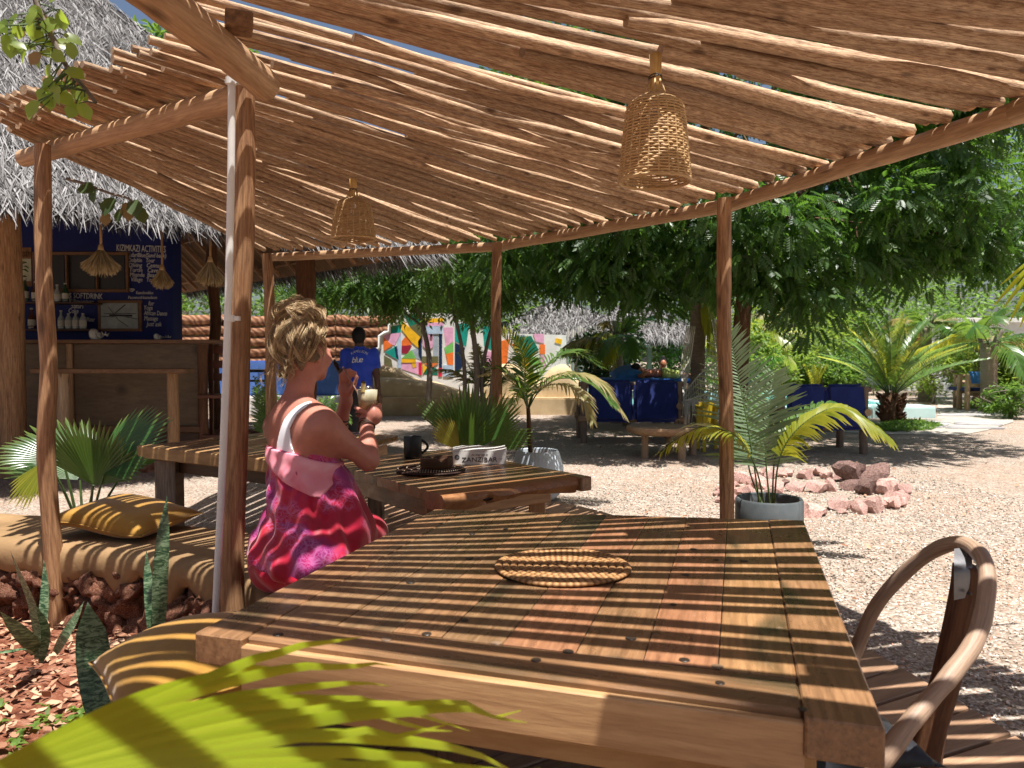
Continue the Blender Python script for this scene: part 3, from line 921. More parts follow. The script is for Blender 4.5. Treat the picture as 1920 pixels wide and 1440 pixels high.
def coiled_mat(name, label, c, rad, ncoil, mats, beadm=None, seed=1):
    th = thing(name, label, 'placemat', c)
    w = rad / ncoil
    for k in range(ncoil):
        rr = w * (k + .5)
        if k == 0: rr = w * .45
        n = max(14, int(2 * PI * rr / .0065)); pts = []; rads = []
        n = min(n, 190)
        for i in range(n + 1):
            a = 2 * PI * i / n
            wob = 1 + .012 * math.sin(a * 2 + seed)
            pts.append(Vector((rr * math.cos(a) * wob, rr * math.sin(a) * wob, w * .3 + .0012 * math.sin(a * 3 + seed + k * .3))))
            rads.append(w * .5 * (1 + .07 * (1 if i % 2 else -1)))
        MB().tube(pts, rads, 7, False, uoff=k * 1.37, flat=.55).build('coil', mats[k % len(mats)], th, world=False)
    if beadm:
        mb = MB(); bv, bf = octa()
        for k in range(1, ncoil, 2):
            rr = w * (k + .5); n = int(2 * PI * rr / .013)
            for i in range(n):
                a = 2 * PI * i / n
                mb.addnp(bv * np.array([.0032, .0032, .003]) + np.array([rr * math.cos(a), rr * math.sin(a), w * .9]), bf)
        o = mb.build('bead_trim', beadm, th, world=False); o['kind'] = 'stuff'
    return th
c = at_z(1055, 1066, TZ)
coiled_mat('placemat', 'round coiled straw placemat alone on the nearest table', (c.x, c.y, TZ + .001), .178, 9, [M['coil']], None, 2)
c = at_z(808, 884, TZ)
coiled_mat('placemat', 'dark beaded placemat holding a small wooden block beside the mug', (c.x, c.y, TZ + .001), .17, 8, [M['darkcoil']], M['bead'], 4)
ash = thing('ashtray', 'squarish dark red wooden ashtray on the beaded mat', 'ashtray', (c.x + .03, c.y - .01, TZ + .022))
mb = MB(); n = 8; vs = []
prof_ = [(.072, 0), (.078, .012), (.078, .05), (.06, .05), (.052, .022)]
ng = 20
def sq(a, r):
    ca, sa = math.cos(a), math.sin(a)
    f = (abs(ca) ** 4 + abs(sa) ** 4) ** -.25
    return r * f * ca, r * f * sa
for (r, z) in prof_:
    for k in range(ng):
        x, y = sq(2 * PI * k / ng + .4, r)
        notch = -.016 if (k % 5 == 0 and z > .04) else 0
        vs.append((x, y, z + notch))
fs = []
for i in range(len(prof_) - 1):
    for k in range(ng): fs.append((i * ng + k, i * ng + (k + 1) % ng, (i + 1) * ng + (k + 1) % ng, (i + 1) * ng + k))
fs.append(tuple((len(prof_) - 1) * ng + k for k in range(ng)))
mb.add(vs, fs); mb.build('bowl', M['darkwood'], ash, world=False, autosharp=.6)
c = at_z(774, 859, TZ)
mug = thing('mug', 'black coffee mug with its handle turned away from the woman', 'mug', (c.x, c.y, TZ))
MB().lathe([(.0, .002), (.045, .002), (.0495, .008), (.0495, .118), (.048, .121), (.0455, .118), (.0455, .02), (0, .015)], 32).build('body', M['black'], mug, world=False, autosharp=.8)
hp = [Vector((.048 + .034 * math.sin(PI * t), 0, .1 - .075 * t - .0 * t)) for t in np.linspace(0, 1, 12)]
o = MB().tube(hp, .0075, 8).build('handle', M['black'], mug, world=False)
mug.rotation_euler[2] = R(12)
M['paper'] = m_plain('book paper', rgb(222, 216, 204), .8, .2, .05, 50)
M['cover'] = m_plain('white book cover', rgb(214, 210, 204), .45, .4, .04, 20, .05)
M['ink'] = m_plain('black print', (.03, .03, .03), .6, .2, .05)
M['greyink'] = m_plain('grey print', (.18, .18, .18), .6, .2, .05)
c0 = at_z(849, 872, TZ); c1 = at_z(949, 871, TZ)
bx = (c1 - c0).normalized(); bl = (c1 - c0).length
book = thing('book', 'thick white paperback lying flat, its spine reading As they say in ZANZIBAR', 'book', ((c0 + c1) / 2).to_tuple(), math.atan2(bx.y, bx.x))
bh = .074; bd = .19
def wavy(name, z0, z1, mat, x0, x1, y0, y1, amp):
    mb = MB(); n = 14; vs = []; fs = []
    for i in range(n + 1):
        x = x0 + (x1 - x0) * i / n
        w = amp * (math.sin(3.3 * i / n + .4) - .4)+ amp * 1.4 * (max(0, i / n - .62) ** 2) * 8
        vs += [(x, y0, z0 + w * .2 * (z0 > .03)), (x, y0, z1 + w), (x, y1, z1 + w), (x, y1, z0 + w * .2 * (z0 > .03))]
    for i in range(n):
        a = i * 4
        for k in range(4): fs.append((a + k, a + (k + 1) % 4, a + 4 + (k + 1) % 4, a + 4 + k))
    fs += [(3, 2, 1, 0), (n * 4, n * 4 + 1, n * 4 + 2, n * 4 + 3)]
    mb.add(vs, fs)
    o = mb.build(name, mat, book, False, world=False)
    bm = bmesh.new(); bm.from_mesh(o.data); bmesh.ops.recalc_face_normals(bm, faces=bm.faces); bm.to_mesh(o.data); bm.free()
    return o
hl = bl / 2
wavy('back_cover', 0, .003, M['cover'], -hl, hl, 0, bd, 0)
wavy('spine', 0.0032, bh - .004, M['cover'], -hl, hl, -.002, .003, .0)
for k in range(5):
    wavy('page_block', .004 + k * .0132, .004 + (k + 1) * .0132 - .0008, M['paper'], -hl + .004, hl - .003 + .002 * (k % 2), .0045, bd - .004, .0012 * k)
wavy('front_cover', bh - .0035, bh, M['cover'], -hl, hl + .004, -.001, bd, .009)
def text_mesh(name, body, size, mat, parent, loc, rot, align='CENTER', extrude=.0006, shear=0, spacing=1.0, sx=1.0, offset=0.0):
    cu = bpy.data.curves.new(name, 'FONT'); cu.body = body; cu.size = size; cu.align_x = align; cu.align_y = 'CENTER'
    cu.extrude = extrude; cu.shear = shear; cu.space_character = spacing; cu.resolution_u = 2; cu.offset = offset
    tmp = bpy.data.objects.new('tmp', cu); col.objects.link(tmp)
    dg = bpy.context.evaluated_depsgraph_get()
    me = bpy.data.meshes.new_from_object(tmp.evaluated_get(dg))
    bpy.data.objects.remove(tmp); bpy.data.curves.remove(cu)
    me.name = name
    me.materials.clear()
    o = link_mesh(name, me, mat, parent, None, False)
    o.location = loc; o.rotation_euler = rot; o.scale = (sx, 1, 1)
    return o
text_mesh('title', 'ZANZIBAR', .034, M['ink'], book, (0.0, -.0028, .026), (R(90), 0, 0), sx=1.12)
text_mesh('title', 'As they say in', .015, M['ink'], book, (.0, -.0028, .052), (R(90), 0, 0), shear=.25)
text_mesh('author', 'Arabi', .009, M['greyink'], book, (hl - .03, -.0028, .03), (R(90), 0, 0))
mb = MB().disc(.013, 0, 20).disc(.009, .0006, 16, mi=1)
o = mb.build('emblem', [M['ink'], M['greyink']], book, False, world=False); o.location = (-hl + .022, -.0027, .04); o.rotation_euler = (R(90), 0, 0)
def cloth_mat(name, a, b, rough=.75, wr=.25):
    t = NT(name); v = t.coord('Object')
    n = t.noise(v, 6, 5, .6, .6); n2 = t.noise(v, 220, 2, .5)
    t.bump(t.math('ADD', n, t.math('MULTIPLY', n2, .12)), wr, .015)
    m = t.set(t.ramp(n, [(.3, a), (.7, b)]), rough, .2)
    t.b.inputs['Sheen Weight'].default_value = .25
    return m
M['mustard'] = cloth_mat('mustard cotton', rgb(136, 96, 30), rgb(164, 122, 48))
M['bluecloth'] = cloth_mat('navy canvas', (.006, .014, .1), (.012, .026, .15))
M['bluecloth2'] = cloth_mat('bright blue canvas', (.03, .13, .42), (.05, .2, .55))
def pillow(name, label, loc, sx, sy, sz, rot, mat, parent=None, sag=0.0, seed=0, cat='cushion', group=None, n=22):
    mb = MB(); vs = []; fs = []
    for sgn in (1, -1):
        for j in range(n + 1):
            for i in range(n + 1):
                u = i / n * 2 - 1; v = j / n * 2 - 1
                e = (max(0, 1 - abs(u) ** 2.6) * max(0, 1 - abs(v) ** 2.6)) ** .5
                pin = 1 - .07 * (1 - abs(u) ** 3) * abs(v) ** 6 - .0
                pin2 = 1 - .07 * (1 - abs(v) ** 3) * abs(u) ** 6
                x = u * sx * pin2; y = v * sy * pin
                wr = .007 * mnoise.noise(Vector((u * 2.2 + seed, v * 2.2, sgn))) + .004 * mnoise.noise(Vector((u * 7 + seed, v * 7, sgn))) * (1 - e)
                z = sgn * (e * sz + wr * (1 if 0 < i < n and 0 < j < n else 0))
                if sgn < 0: z = z * .6
                z += sag * (u * u + v * v) + .012 * math.sin(u * 3 + seed) * abs(v)
                vs.append((x, y, z))
    K = (n + 1) * (n + 1)
    for s_ in range(2):
        for j in range(n):
            for i in range(n):
                a = s_ * K + j * (n + 1) + i
                f = (a, a + 1, a + n + 2, a + n + 1)
                fs.append(f if s_ == 0 else f[::-1])
    mb.add(vs, fs)
    me = mb.mesh(name)
    bm = bmesh.new(); bm.from_mesh(me); bmesh.ops.remove_doubles(bm, verts=bm.verts, dist=.0015); bm.to_mesh(me); bm.free()
    o = link_mesh(name, me, mat, parent)
    o.location = loc; o.rotation_euler = rot
    if label:
        tag(o, label, cat, group)
        q = []
        for e_ in range(4):
            for i in range(n):
                t = i / n * 2 - 1
                u, v = [(t, -1), (1, t), (-t, 1), (-1, -t)][e_]
                q.append(Vector((u * sx * (1 - .07 * (1 - abs(v) ** 3) * abs(u) ** 6), v * sy * (1 - .07 * (1 - abs(u) ** 3) * abs(v) ** 6), sag * (u * u + v * v) + .012 * math.sin(u * 3 + seed) * abs(v))))
        q.append(q[0])
        MB().tube(q, .0035, 6, False).build('piping', mat, o, world=False)
    return o
c = at_d(238, 968, 3.86)
pillow('cushion', 'mustard cushion on the bench behind the slim leaning post', (c.x, c.y, .485), .27, .24, .085, (R(2), R(4), R(-12)), M['mustard'], seed=3)
c = at_d(330, 1245, 2.16)
pillow('cushion', 'mustard cushion on the bench end beside the nearest table corner', (-.86, 2.06, .465), .23, .23, .08, (R(4), R(-6), R(36)), M['mustard'], seed=8)
ch = thing('chair', 'rustic bent branch chair with black seat cushion at the corner of the near table', 'chair', (.68, 1.72, .05))
M['branch'] = m_wood('bent branch', rgb(138, 112, 92), rgb(184, 156, 132), rgb(88, 68, 54), 'UV', (1.5, 30, 30), .5, .4, .35, False, .08, .4)
hoop = [at_d(1596, 1250, 2.12), at_d(1608, 1212, 2.12), at_d(1640, 1140, 2.10), at_d(1690, 1080, 2.05), at_d(1745, 1036, 1.97), at_d(1790, 1019, 1.88), at_d(1828, 1030, 1.79), at_d(1850, 1070, 1.70), at_d(1846, 1140, 1.64), at_d(1826, 1205, 1.58), at_d(1775, 1275, 1.52), at_d(1715, 1345, 1.47), at_d(1655, 1425, 1.43), at_d(1610, 1500, 1.42)]
hp = catmull(hoop, 5)
MB().tube(hp, [.0185 + .003 * mnoise.noise(Vector((i * .3, 2, 2))) for i in range(len(hp))], 12).build('hoop_back', M['branch'], ch)
pp = [at_d(1722, 1480, 1.80), at_d(1740, 1400, 1.80), at_d(1775, 1270, 1.80), at_d(1806, 1120, 1.80), at_d(1812, 1060, 1.80)]
pp[0].z = .05
pp = catmull(pp, 4)
MB().tube(pp, [.035 - .006 * i / len(pp) for i in range(len(pp))], 12).build('back_post', M['darktrunk'], ch)
br = [at_d(1806, 1026, 1.83), at_d(1806, 1060, 1.775), at_d(1806, 1095, 1.768), at_d(1806, 1122, 1.772)]
mb = MB(); P = np.array([[list(p) for p in catmull(br, 3)]])
V, F, UV = strips(P, np.full((1, P.shape[1]), .026), np.array([[.94, .2, .1]]))
mb.addnp(V, F, 0, UV)
o = mb.build('joint_bracket', M['metal'], ch)
for px, py in ((1817, 1112), (1812, 1040)):
    c = at_d(px, py, 1.76)
    MB().lathe([(.0, -.004), (.006, -.003), (.004, .003), (0, .004)], 10, c).build('screw', M['brownmetal'], ch)
seat_c = Vector((.62, 1.74, .46))
fr = []
for k in range(25):
    a = 2 * PI * k / 24
    x, y = sq(a, .235)
    fr.append(seat_c + Vector((x, y, -.035)))
MB().tube(fr, .02, 8, False).build('seat_frame', M['branch'], ch)
pillow('seat_cushion', None, seat_c - ch.location, .245, .235, .055, (0, 0, .05), M['blackfab'], ch, seed=5)
for (x, y) in ((.42, 1.56), (.42, 1.92), (.82, 1.55), (.84, 1.93)):
    natural('leg', (x, y, .05), (x + (.62 - x) * .12, y, .44), .021, .02, M['branch'], 9, 8, .01, ch, x * 31 + y)
natural('stretcher', (.43, 1.56, .2), (.82, 1.55, .22), .013, .013, M['branch'], 8, 6, .006, ch, 4)
natural('stretcher', (.43, 1.92, .2), (.83, 1.93, .22), .013, .013, M['branch'], 8, 6, .006, ch, 7)
def basket_lamp(name, label, top, ztop_shade, zbot, rad):
    L = thing(name, label, 'lamp', (top.x, top.y, ztop_shade), group='woven bell lamps under the pole roof')
    H = ztop_shade - zbot
    def prof(t):   # t 0 top .. 1 bottom
        if t < .16: return rad * (.28 + .50 * math.sin(t / .16 * PI / 2))
        return rad * (.78 + .22 * ((t - .16) / .84) ** .75)
    mb = MB(); nr = 30
    for i in range(nr):
        t = (i + .5) / nr; r = prof(t); z = -H * t
        n = 44; pts = []
        for k in range(n + 1):
            a = 2 * PI * k / n + (i * .03)
            pts.append(Vector(((r + .0028 * math.cos(a * 22 + PI * (i % 2))) * math.cos(a), (r + .0028 * math.cos(a * 22 + PI * (i % 2))) * math.sin(a), z + .0012 * math.sin(a * 3 + i))))
        mb.tube(pts, H / nr * .40, 4, False)
    mb.build('shade_weave', M['cane'], L, world=False)
    mb = MB()
    for k in range(22):
        a = 2 * PI * (k + .25) / 22
        pts = [Vector((prof(t) * math.cos(a), prof(t) * math.sin(a), -H * t)) for t in np.linspace(0, 1, 9)]
        mb.tube(pts, .0036, 5)
    mb.build('shade_rib', M['cane'], L, world=False)
    MB().tube([Vector((rad * .995 * math.cos(2 * PI * k / 40), rad * .995 * math.sin(2 * PI * k / 40), -H)) for k in range(41)], .0065, 6, False).build('rim', M['cane'], L, world=False)
    zt = top.z - ztop_shade
    MB().tube([Vector((0, 0, -.004)), Vector((0, 0, .04)), Vector((.002, 0, zt * .55)), Vector((0, 0, zt * .98))], [.017, .02, .019, .022], 10).build('bamboo_collar', M['bamboo'], L, world=False)
    pts = [Vector((.0225 * math.cos(a), .0225 * math.sin(a), zt * .42 + .006 * math.sin(a * 1.3))) for a in np.linspace(0, 4 * PI, 30)]
    MB().tube(pts, .0022, 5).build('binding', M['brownmetal'], L, world=False)
    mb = MB()
    for k in range(7):
        a = 2 * PI * k / 7
        mb.tube([Vector((.02 * math.cos(a), .02 * math.sin(a), .05)), Vector((.032 * math.cos(a), .032 * math.sin(a), .012)), Vector((prof(.02) * math.cos(a), prof(.02) * math.sin(a), -.006))], .0035, 5)
    mb.build('shade_neck', M['cane'], L, world=False)
    MB().lathe([(0, -.13), (.022, -.125), (.03, -.1), (.024, -.07), (.013, -.05), (.013, .0), (0, .0)], 14).build('bulb', M['pvc'], L, world=False)
    return L
tp = at_z(1229, 100, RZ + .04)
za = at_d(1229, 178, tp.y).z; zb = at_d(1229, 340, tp.y).z
basket_lamp('pendant_lamp', 'larger looking woven cane bell lamp hanging above the near table', tp, za, zb, .122)
tp2 = at_z(662, 335, RZ + .04)
za = at_d(664, 372, tp2.y).z; zb = at_d(664, 448, tp2.y).z
basket_lamp('pendant_lamp', "woven cane bell lamp hanging above the woman's head", tp2, za, zb, .128)
M['neem'] = m_leaf('neem leaf', (.012, .046, .010), (.066, .135, .024), .37, .4, .45, None, (.16, .34, .035))
M['neem2'] = m_leaf('willowy leaf', (.028, .075, .014), (.075, .16, .028), .38, .42, .4, None, (.25, .42, .05))
M['shrub'] = m_leaf('shrub leaf', (.035, .085, .018), (.10, .19, .035), .4, .45, .35, None, (.3, .5, .07))
M['shrub2'] = m_leaf('bright shrub leaf', (.07, .14, .02), (.17, .27, .05), .42, .45, .35, None, (.45, .6, .08))
M['darkshrub'] = m_leaf('dark shrub leaf', (.012, .04, .01), (.035, .09, .02), .25, .35, .5)
M['frond'] = m_leaf('palm frond', (.04, .10, .022), (.075, .16, .035), .35, .33, .5, (.16, .17, .04), (.32, .5, .07))
M['frond_dry'] = m_leaf('drying palm frond', (.16, .17, .05), (.34, .27, .12), .35, .5, .35, (.42, .3, .16), (.55, .45, .16))
M['frond_yellow'] = m_leaf('yellow green frond', (.13, .18, .02), (.27, .29, .035), .45, .35, .45, (.36, .3, .06), (.7, .68, .06))
M['frond_blue'] = m_leaf('silvery frond', (.12, .18, .10), (.2, .27, .16), .3, .26, .6, (.16, .2, .06), (.34, .46, .14))
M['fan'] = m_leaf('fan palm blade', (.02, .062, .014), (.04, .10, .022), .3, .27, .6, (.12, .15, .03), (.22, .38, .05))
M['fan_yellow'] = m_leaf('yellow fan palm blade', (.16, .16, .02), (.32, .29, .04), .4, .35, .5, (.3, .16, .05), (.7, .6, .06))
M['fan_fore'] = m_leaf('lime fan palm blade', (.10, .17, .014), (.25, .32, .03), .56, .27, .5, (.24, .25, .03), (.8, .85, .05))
M['stem'] = m_plain('green petiole', (.07, .12, .03), .5, .4, .2, 20)
M['stem_y'] = m_plain('yellow petiole', (.22, .22, .05), .5, .4, .2, 20)
M['palmtrunk'] = m_wood('ringed palm trunk', (.2, .15, .12), (.34, .28, .23), (.08, .055, .045), 'UV', (26, 3, 3), .85, .15, .9, False, .15, .55)
M['bark'] = m_wood('neem bark', (.10, .055, .03), (.19, .11, .065), (.04, .02, .012), 'UV', (3, 14, 14), .85, .15, .9, False, .15, .5)
M['greybark'] = m_wood('grey bark', (.16, .13, .1), (.27, .23, .19), (.07, .05, .04), 'UV', (3, 14, 14), .85, .15, .8, False, .15, .5)
def frond(name, parent, path, leng, mat, n=34, droop=.3, width=.011, up=Vector((0, 0, 1)), mi_stem=None, t0=.12, angle=55, twist=0.0, side_len=None, lift=.35, rk=.007, seed=0, keel=0.0):
    """pinnate palm frond: rachis through path (world), leaflets of length leng on both sides"""
    pts = catmull(path, 8); m = len(pts)
    rn = np.random.default_rng(seed + 100)
    mb = MB()
    L = [0]
    for a, b in zip(pts[:-1], pts[1:]): L.append(L[-1] + (b - a).length)
    mb.tube(pts, [rk * (1 - .8 * l / L[-1]) for l in L], 5, mi=0)
    P = []; Wd = []; S = []
    for sd in (-1, 1):
        for i in range(n):
            t = t0 + (1 - t0) * (i + .5 * (sd > 0)) / n
            l = t * L[-1]; k = 0
            while k < m - 2 and L[k + 1] < l: k += 1
            f = (l - L[k]) / max(1e-6, L[k + 1] - L[k])
            p = pts[k].lerp(pts[k + 1], min(1, f))
            T = (pts[k + 1] - pts[k]).normalized()
            sdv = T.cross(up).normalized()
            if sdv.length < .5: sdv = Vector((1, 0, 0))
            nv = sdv.cross(T).normalized()
            ang = R(angle * (1 - .45 * t) + rn.normal() * 4)
            tt = (t - t0) / (1 - t0)
            ll = leng * (.45 + .55 * math.sin(PI * min(1, tt * .85 + .18))) * (1 - .35 * tt) * rn.uniform(.88, 1.08)
            d = (T * math.cos(ang) + sdv * sd * math.sin(ang) + nv * (lift + rn.normal() * .05)).normalized()
            q = []; 
            for j in range(4):
                u = j / 3
                q.append(p + d * (ll * u) + Vector((0, 0, -droop * ll * u * u)))
            P.append([list(x) for x in q]); w = width * rn.uniform(.85, 1.15)
            Wd.append([w * .55, w, w * .72, w * .06])
            tn = (q[1] - q[0]).normalized()
            S.append(list((T * .85 + nv * (.3 * sd) - tn * (T * .85 + nv * (.3 * sd)).dot(tn)).normalized()))
    V, F, UV = strips(np.array(P), np.array(Wd), np.array(S))
    mb.addnp(V, F, 1, UV)
    return mb.build(name, [mi_stem or M['stem'], mat], parent)
def fan_leaf(name, parent, hub, axis, nrm, rad, mat, nseg=30, spread=150, split=.6, base=None, cup=.18, droop=.12, seed=0, pmat=None, pr=.008, pleat=.35, stretch=1.0, nr=7, wscale=1.0, jit=(.94, 1.06), bj=.03):
    """pleated fan palm leaf: hub point, axis = middle direction, nrm = face normal"""
    hub = Vector(hub); a = Vector(axis).normalized(); nv = Vector(nrm)
    nv = (nv - a * nv.dot(a)).normalized(); s = a.cross(nv)
    rn = random.Random(seed)
    mb = MB()
    if base is not None:
        base = Vector(base)
        mid = base.lerp(hub, .55) + Vector((0, 0, (hub - base).length * .06))
        mb.tube(catmull([base, mid, hub], 5), [pr * (1.25 - .5 * i / 10) for i in range(11)], 6, mi=0)
    dth = R(spread) / nseg
    vs = []; fs = []; uvs = []
    def pt(th, r, h):
        q = hub + (a * (math.cos(th) * stretch) + s * math.sin(th)) * r + nv * (h + cup * r * (1 - math.cos(th)) * 1.0 - 0 * r)
        rr = r / rad
        q.z -= droop * rad * rr ** 2.4
        return q
    for i in range(nseg):
        thc = -R(spread) / 2 + (i + .5) * dth
        fall = 1 - .30 * abs(thc / (R(spread) / 2)) ** 2
        ln = rad * fall * rn.uniform(*jit)
        u = rn.random(); b0 = len(vs); bend = rn.uniform(-bj, bj) * rad
        for j in range(nr + 1):
            t = j / nr; r = ln * (.03 + .97 * t)
            sp = split * fall if True else split
            if t <= split: half = dth / 2 * 1.015
            else: half = dth / 2 * max(.03, 1 - (t - split) / (1 - split)) ** .8
            hz = pleat * dth * r * (1 if t < split else max(0, 1 - (t - split) / (1 - split)))
            extra = Vector((0, 0, -max(0, t - split) ** 2 * droop * rad * rn.uniform(.6, 1.6) + bend * max(0, t - split)))
            vs += [pt(thc - half * wscale, r, 0) + extra, pt(thc - half * .45, r, hz) + extra, pt(thc + half * wscale, r, 0) + extra]
        for j in range(nr):
            for k in range(2):
                q = b0 + j * 3 + k
                fs.append((q, q + 1, q + 4, q + 3))
                uvs.append([(u, j / nr), (u, j / nr), (u, (j + 1) / nr), (u, (j + 1) / nr)])
    mb.add(vs, fs, 1, uvs)
    return mb.build(name, [pmat or M['stem'], mat], parent, autosharp=.9)
fore = thing('fan_palm', 'lime green fan palm leaf in the lower corner, blurred, closest to the camera', 'palm', (-.55, .62, 0))
hubp = at_d(-170, 1515, .60)
tipm = at_d(870, 1290, .86)
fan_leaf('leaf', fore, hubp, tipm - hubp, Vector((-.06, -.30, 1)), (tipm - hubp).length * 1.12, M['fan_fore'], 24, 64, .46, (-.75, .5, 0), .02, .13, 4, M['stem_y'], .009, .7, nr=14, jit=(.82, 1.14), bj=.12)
hub2 = at_d(-160, 1680, .50)
tip2 = at_d(700, 1455, .62)
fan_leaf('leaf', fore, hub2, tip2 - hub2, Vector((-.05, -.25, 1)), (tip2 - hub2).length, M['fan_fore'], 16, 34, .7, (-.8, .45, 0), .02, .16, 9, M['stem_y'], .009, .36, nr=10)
def fpal(px, py, d): return at_d(px, py, d)
fp = thing('fan_palm', 'dark green fan palm rising behind the mustard cushion on the bench', 'palm', (fpal(165, 1000, 5.1).x, 5.1, 0))
b0 = Vector((fp.location.x, 5.1, .0))
def fl(hx, hy, tx, ty, d1, d2, nrm, mat, spread, seed, nseg=26, cup=.15, droop=.1, split=.72):
    h = fpal(hx, hy, d1); t = fpal(tx, ty, d2)
    fan_leaf('leaf', fp, h, t - h, nrm, (t - h).length, mat, nseg, spread, split, b0 + Vector((random.uniform(-.03, .03), random.uniform(-.03, .03), 0)), cup, droop, seed, M['stem'], .009, .2)
fl(178, 878, 318, 766, 5.0, 5.15, Vector((-.35, -.75, .55)), M['fan'], 84, 1, 20, .05, .06)
fl(175, 910, 172, 782, 4.9, 4.75, Vector((0, -.95, .35)), M['fan'], 135, 2, 32, .12, .03)
fl(150, 900, 52, 786, 5.1, 5.3, Vector((.3, -.7, .6)), M['fan'], 95, 3, 20, .1, .1)
fl(120, 870, -5, 818, 5.0, 4.9, Vector((.1, -.6, .8)), M['fan'], 70, 4, 16, .1, .15)
fl(88, 862, 25, 945, 4.85, 4.75, Vector((.3, -.8, .4)), M['frond_yellow'], 50, 5, 12, .05, .05)
fl(195, 890, 285, 830, 4.85, 4.75, Vector((-.4, -.7, .6)), M['fan'], 70, 6, 16, .1, .16)
fl(222, 900, 330, 818, 5.25, 5.5, Vector((-.4, -.4, .8)), M['fan'], 50, 8, 12, .1, .22)
fp = thing('fan_palm', 'upright fan palm just behind the book, with one yellowing leaf', 'palm', (fpal(885, 850, 6.6).x, 6.6, 0))
b0 = Vector((fp.location.x, 6.6, 0))
fl(878, 845, 874, 718, 6.5, 6.45, Vector((.1, -.95, .25)), M['fan'], 86, 11, 22, .08, .02)
fl(868, 840, 788, 738, 6.5, 6.6, Vector((.5, -.8, .4)), M['fan'], 34, 12, 9, .05, .05)
fl(862, 846, 818, 778, 6.4, 6.3, Vector((.3, -.9, .3)), M['fan_yellow'], 60, 13, 14, .05, .1)
fl(900, 840, 958, 738, 6.6, 6.7, Vector((-.3, -.9, .3)), M['fan'], 66, 14, 16, .08, .03)
fl(905, 845, 1005, 800, 6.5, 6.4, Vector((-.2, -.7, .7)), M['fan'], 45, 15, 11, .08, .12)
fl(880, 842, 900, 770, 6.3, 6.15, Vector((0, -.95, .3)), M['fan'], 80, 16, 18, .08, .04)
def pot(parent, c, prof, mat, name='pot', soil_r=None, soil_z=None, wob=0, ribs=0):
    o = MB().lathe(prof, 40, c, 0, wob).build(name, mat, parent, autosharp=1.0)
    mb = MB()
    vs = [(c[0], c[1], soil_z + .02)]
    for k in range(20):
        a = 2 * PI * k / 20; vs.append((c[0] + soil_r * math.cos(a), c[1] + soil_r * math.sin(a), soil_z))
    mb.add(vs, [(0, 1 + k, 1 + (k + 1) % 20) for k in range(20)])
    mb.build('potting_soil', M['soil'], parent)
pc = Vector((at_d(1442, 950, 5.0).x, 5.0, 0))
pp_ = thing('potted_palm', 'feathery palm in a grey cement pot beside the brown pergola post', 'potted palm', pc)
pot(pp_, pc, [(.0, 0), (.17, 0), (.2, .03), (.216, .2), (.214, .36), (.205, .375), (.19, .37), (.185, .3), (.18, .26)], M['greypot'], 'pot', .186, .30)
pb = pc + Vector((0, 0, .29))
def fr(base, pix, leng, mat, seed, n=34, droop=.25, up=Vector((0, 0, 1)), width=.010, parent=None, **kw):
    frond('frond', parent, [base] + [at_d(x, y, d) for x, y, d in pix], leng, mat, n, droop, width, up, seed=seed, **kw)
cu = Vector((-.1, -.9, .35))
fr(pb + Vector((-.05, .02, 0)), [(1412, 860, 5.0), (1395, 760, 5.05), (1368, 625, 5.15)], .42, M['frond_blue'], 1, 40, .06, cu, .0095, pp_, t0=.28, angle=88, lift=.05)
fr(pb + Vector((.01, .0, 0)), [(1436, 850, 5.0), (1444, 760, 5.05), (1452, 698, 5.1)], .38, M['frond_blue'], 2, 34, .04, cu, .0095, pp_, t0=.32, angle=90, lift=.05)
fr(pb + Vector((.03, .0, 0)), [(1462, 860, 4.95), (1500, 800, 4.9), (1570, 764, 4.85), (1640, 800, 4.8), (1668, 822, 4.8)], .26, M['frond_yellow'], 3, 46, .5, Vector((0, -.35, 1)), .011, pp_, t0=.3, angle=62, lift=.1)
fr(pb + Vector((.02, .0, 0)), [(1455, 850, 5.02), (1490, 790, 5.05), (1560, 758, 5.1), (1630, 790, 5.15)], .22, M['frond'], 8, 36, .35, Vector((0, -.2, 1)), .010, pp_, t0=.35, angle=60, lift=.15)
fr(pb + Vector((-.03, -.02, 0)), [(1418, 880, 4.9), (1385, 822, 4.85), (1320, 800, 4.8), (1262, 828, 4.75), (1236, 850, 4.75)], .2, M['frond_yellow'], 4, 34, .4, Vector((0, -.35, 1)), .011, pp_, t0=.36, angle=58, lift=.1)
fr(pb + Vector((-.02, .03, 0)), [(1405, 880, 5.15), (1400, 800, 5.3), (1420, 740, 5.45)], .24, M['frond'], 5, 30, .15, cu, .010, pp_, t0=.35, angle=60)
pc = Vector((at_d(1008, 870, 6.9).x, 6.9, 0))
pp2 = thing('potted_palm', 'half dry feathery palm in a pale rounded pot behind the second table', 'potted palm', pc)
pot(pp2, pc, [(0, 0), (.13, 0), (.2, .06), (.235, .18), (.235, .3), (.2, .42), (.185, .455), (.17, .45), (.165, .38)], M['whitepot'], 'pot', .17, .40)
pb = pc + Vector((-.06, 0, .40))
natural('trunk', pb + Vector((0, 0, -.05)), at_d(990, 760, 6.9), .024, .018, M['bark'], 8, 8, .012, pp2, 3)
tb = at_d(990, 768, 6.9)
fr(tb, [(1010, 725, 6.85), (1060, 700, 6.8), (1120, 715, 6.7), (1168, 775, 6.65)], .33, M['frond_dry'], 21, 36, .45, Vector((0, 0, 1)), .009, pp2, t0=.16, lift=.2)
fr(tb, [(1000, 740, 6.85), (1040, 720, 6.6), (1085, 735, 6.4), (1110, 790, 6.3)], .26, M['frond_dry'], 22, 30, .5, Vector((0, 0, 1)), .009, pp2, t0=.2, lift=.2)
fr(tb, [(985, 720, 6.95), (965, 660, 7.0), (930, 612, 7.1)], .34, M['frond_yellow'], 23, 34, .25, Vector((.3, -.5, .8)), .009, pp2, t0=.2)
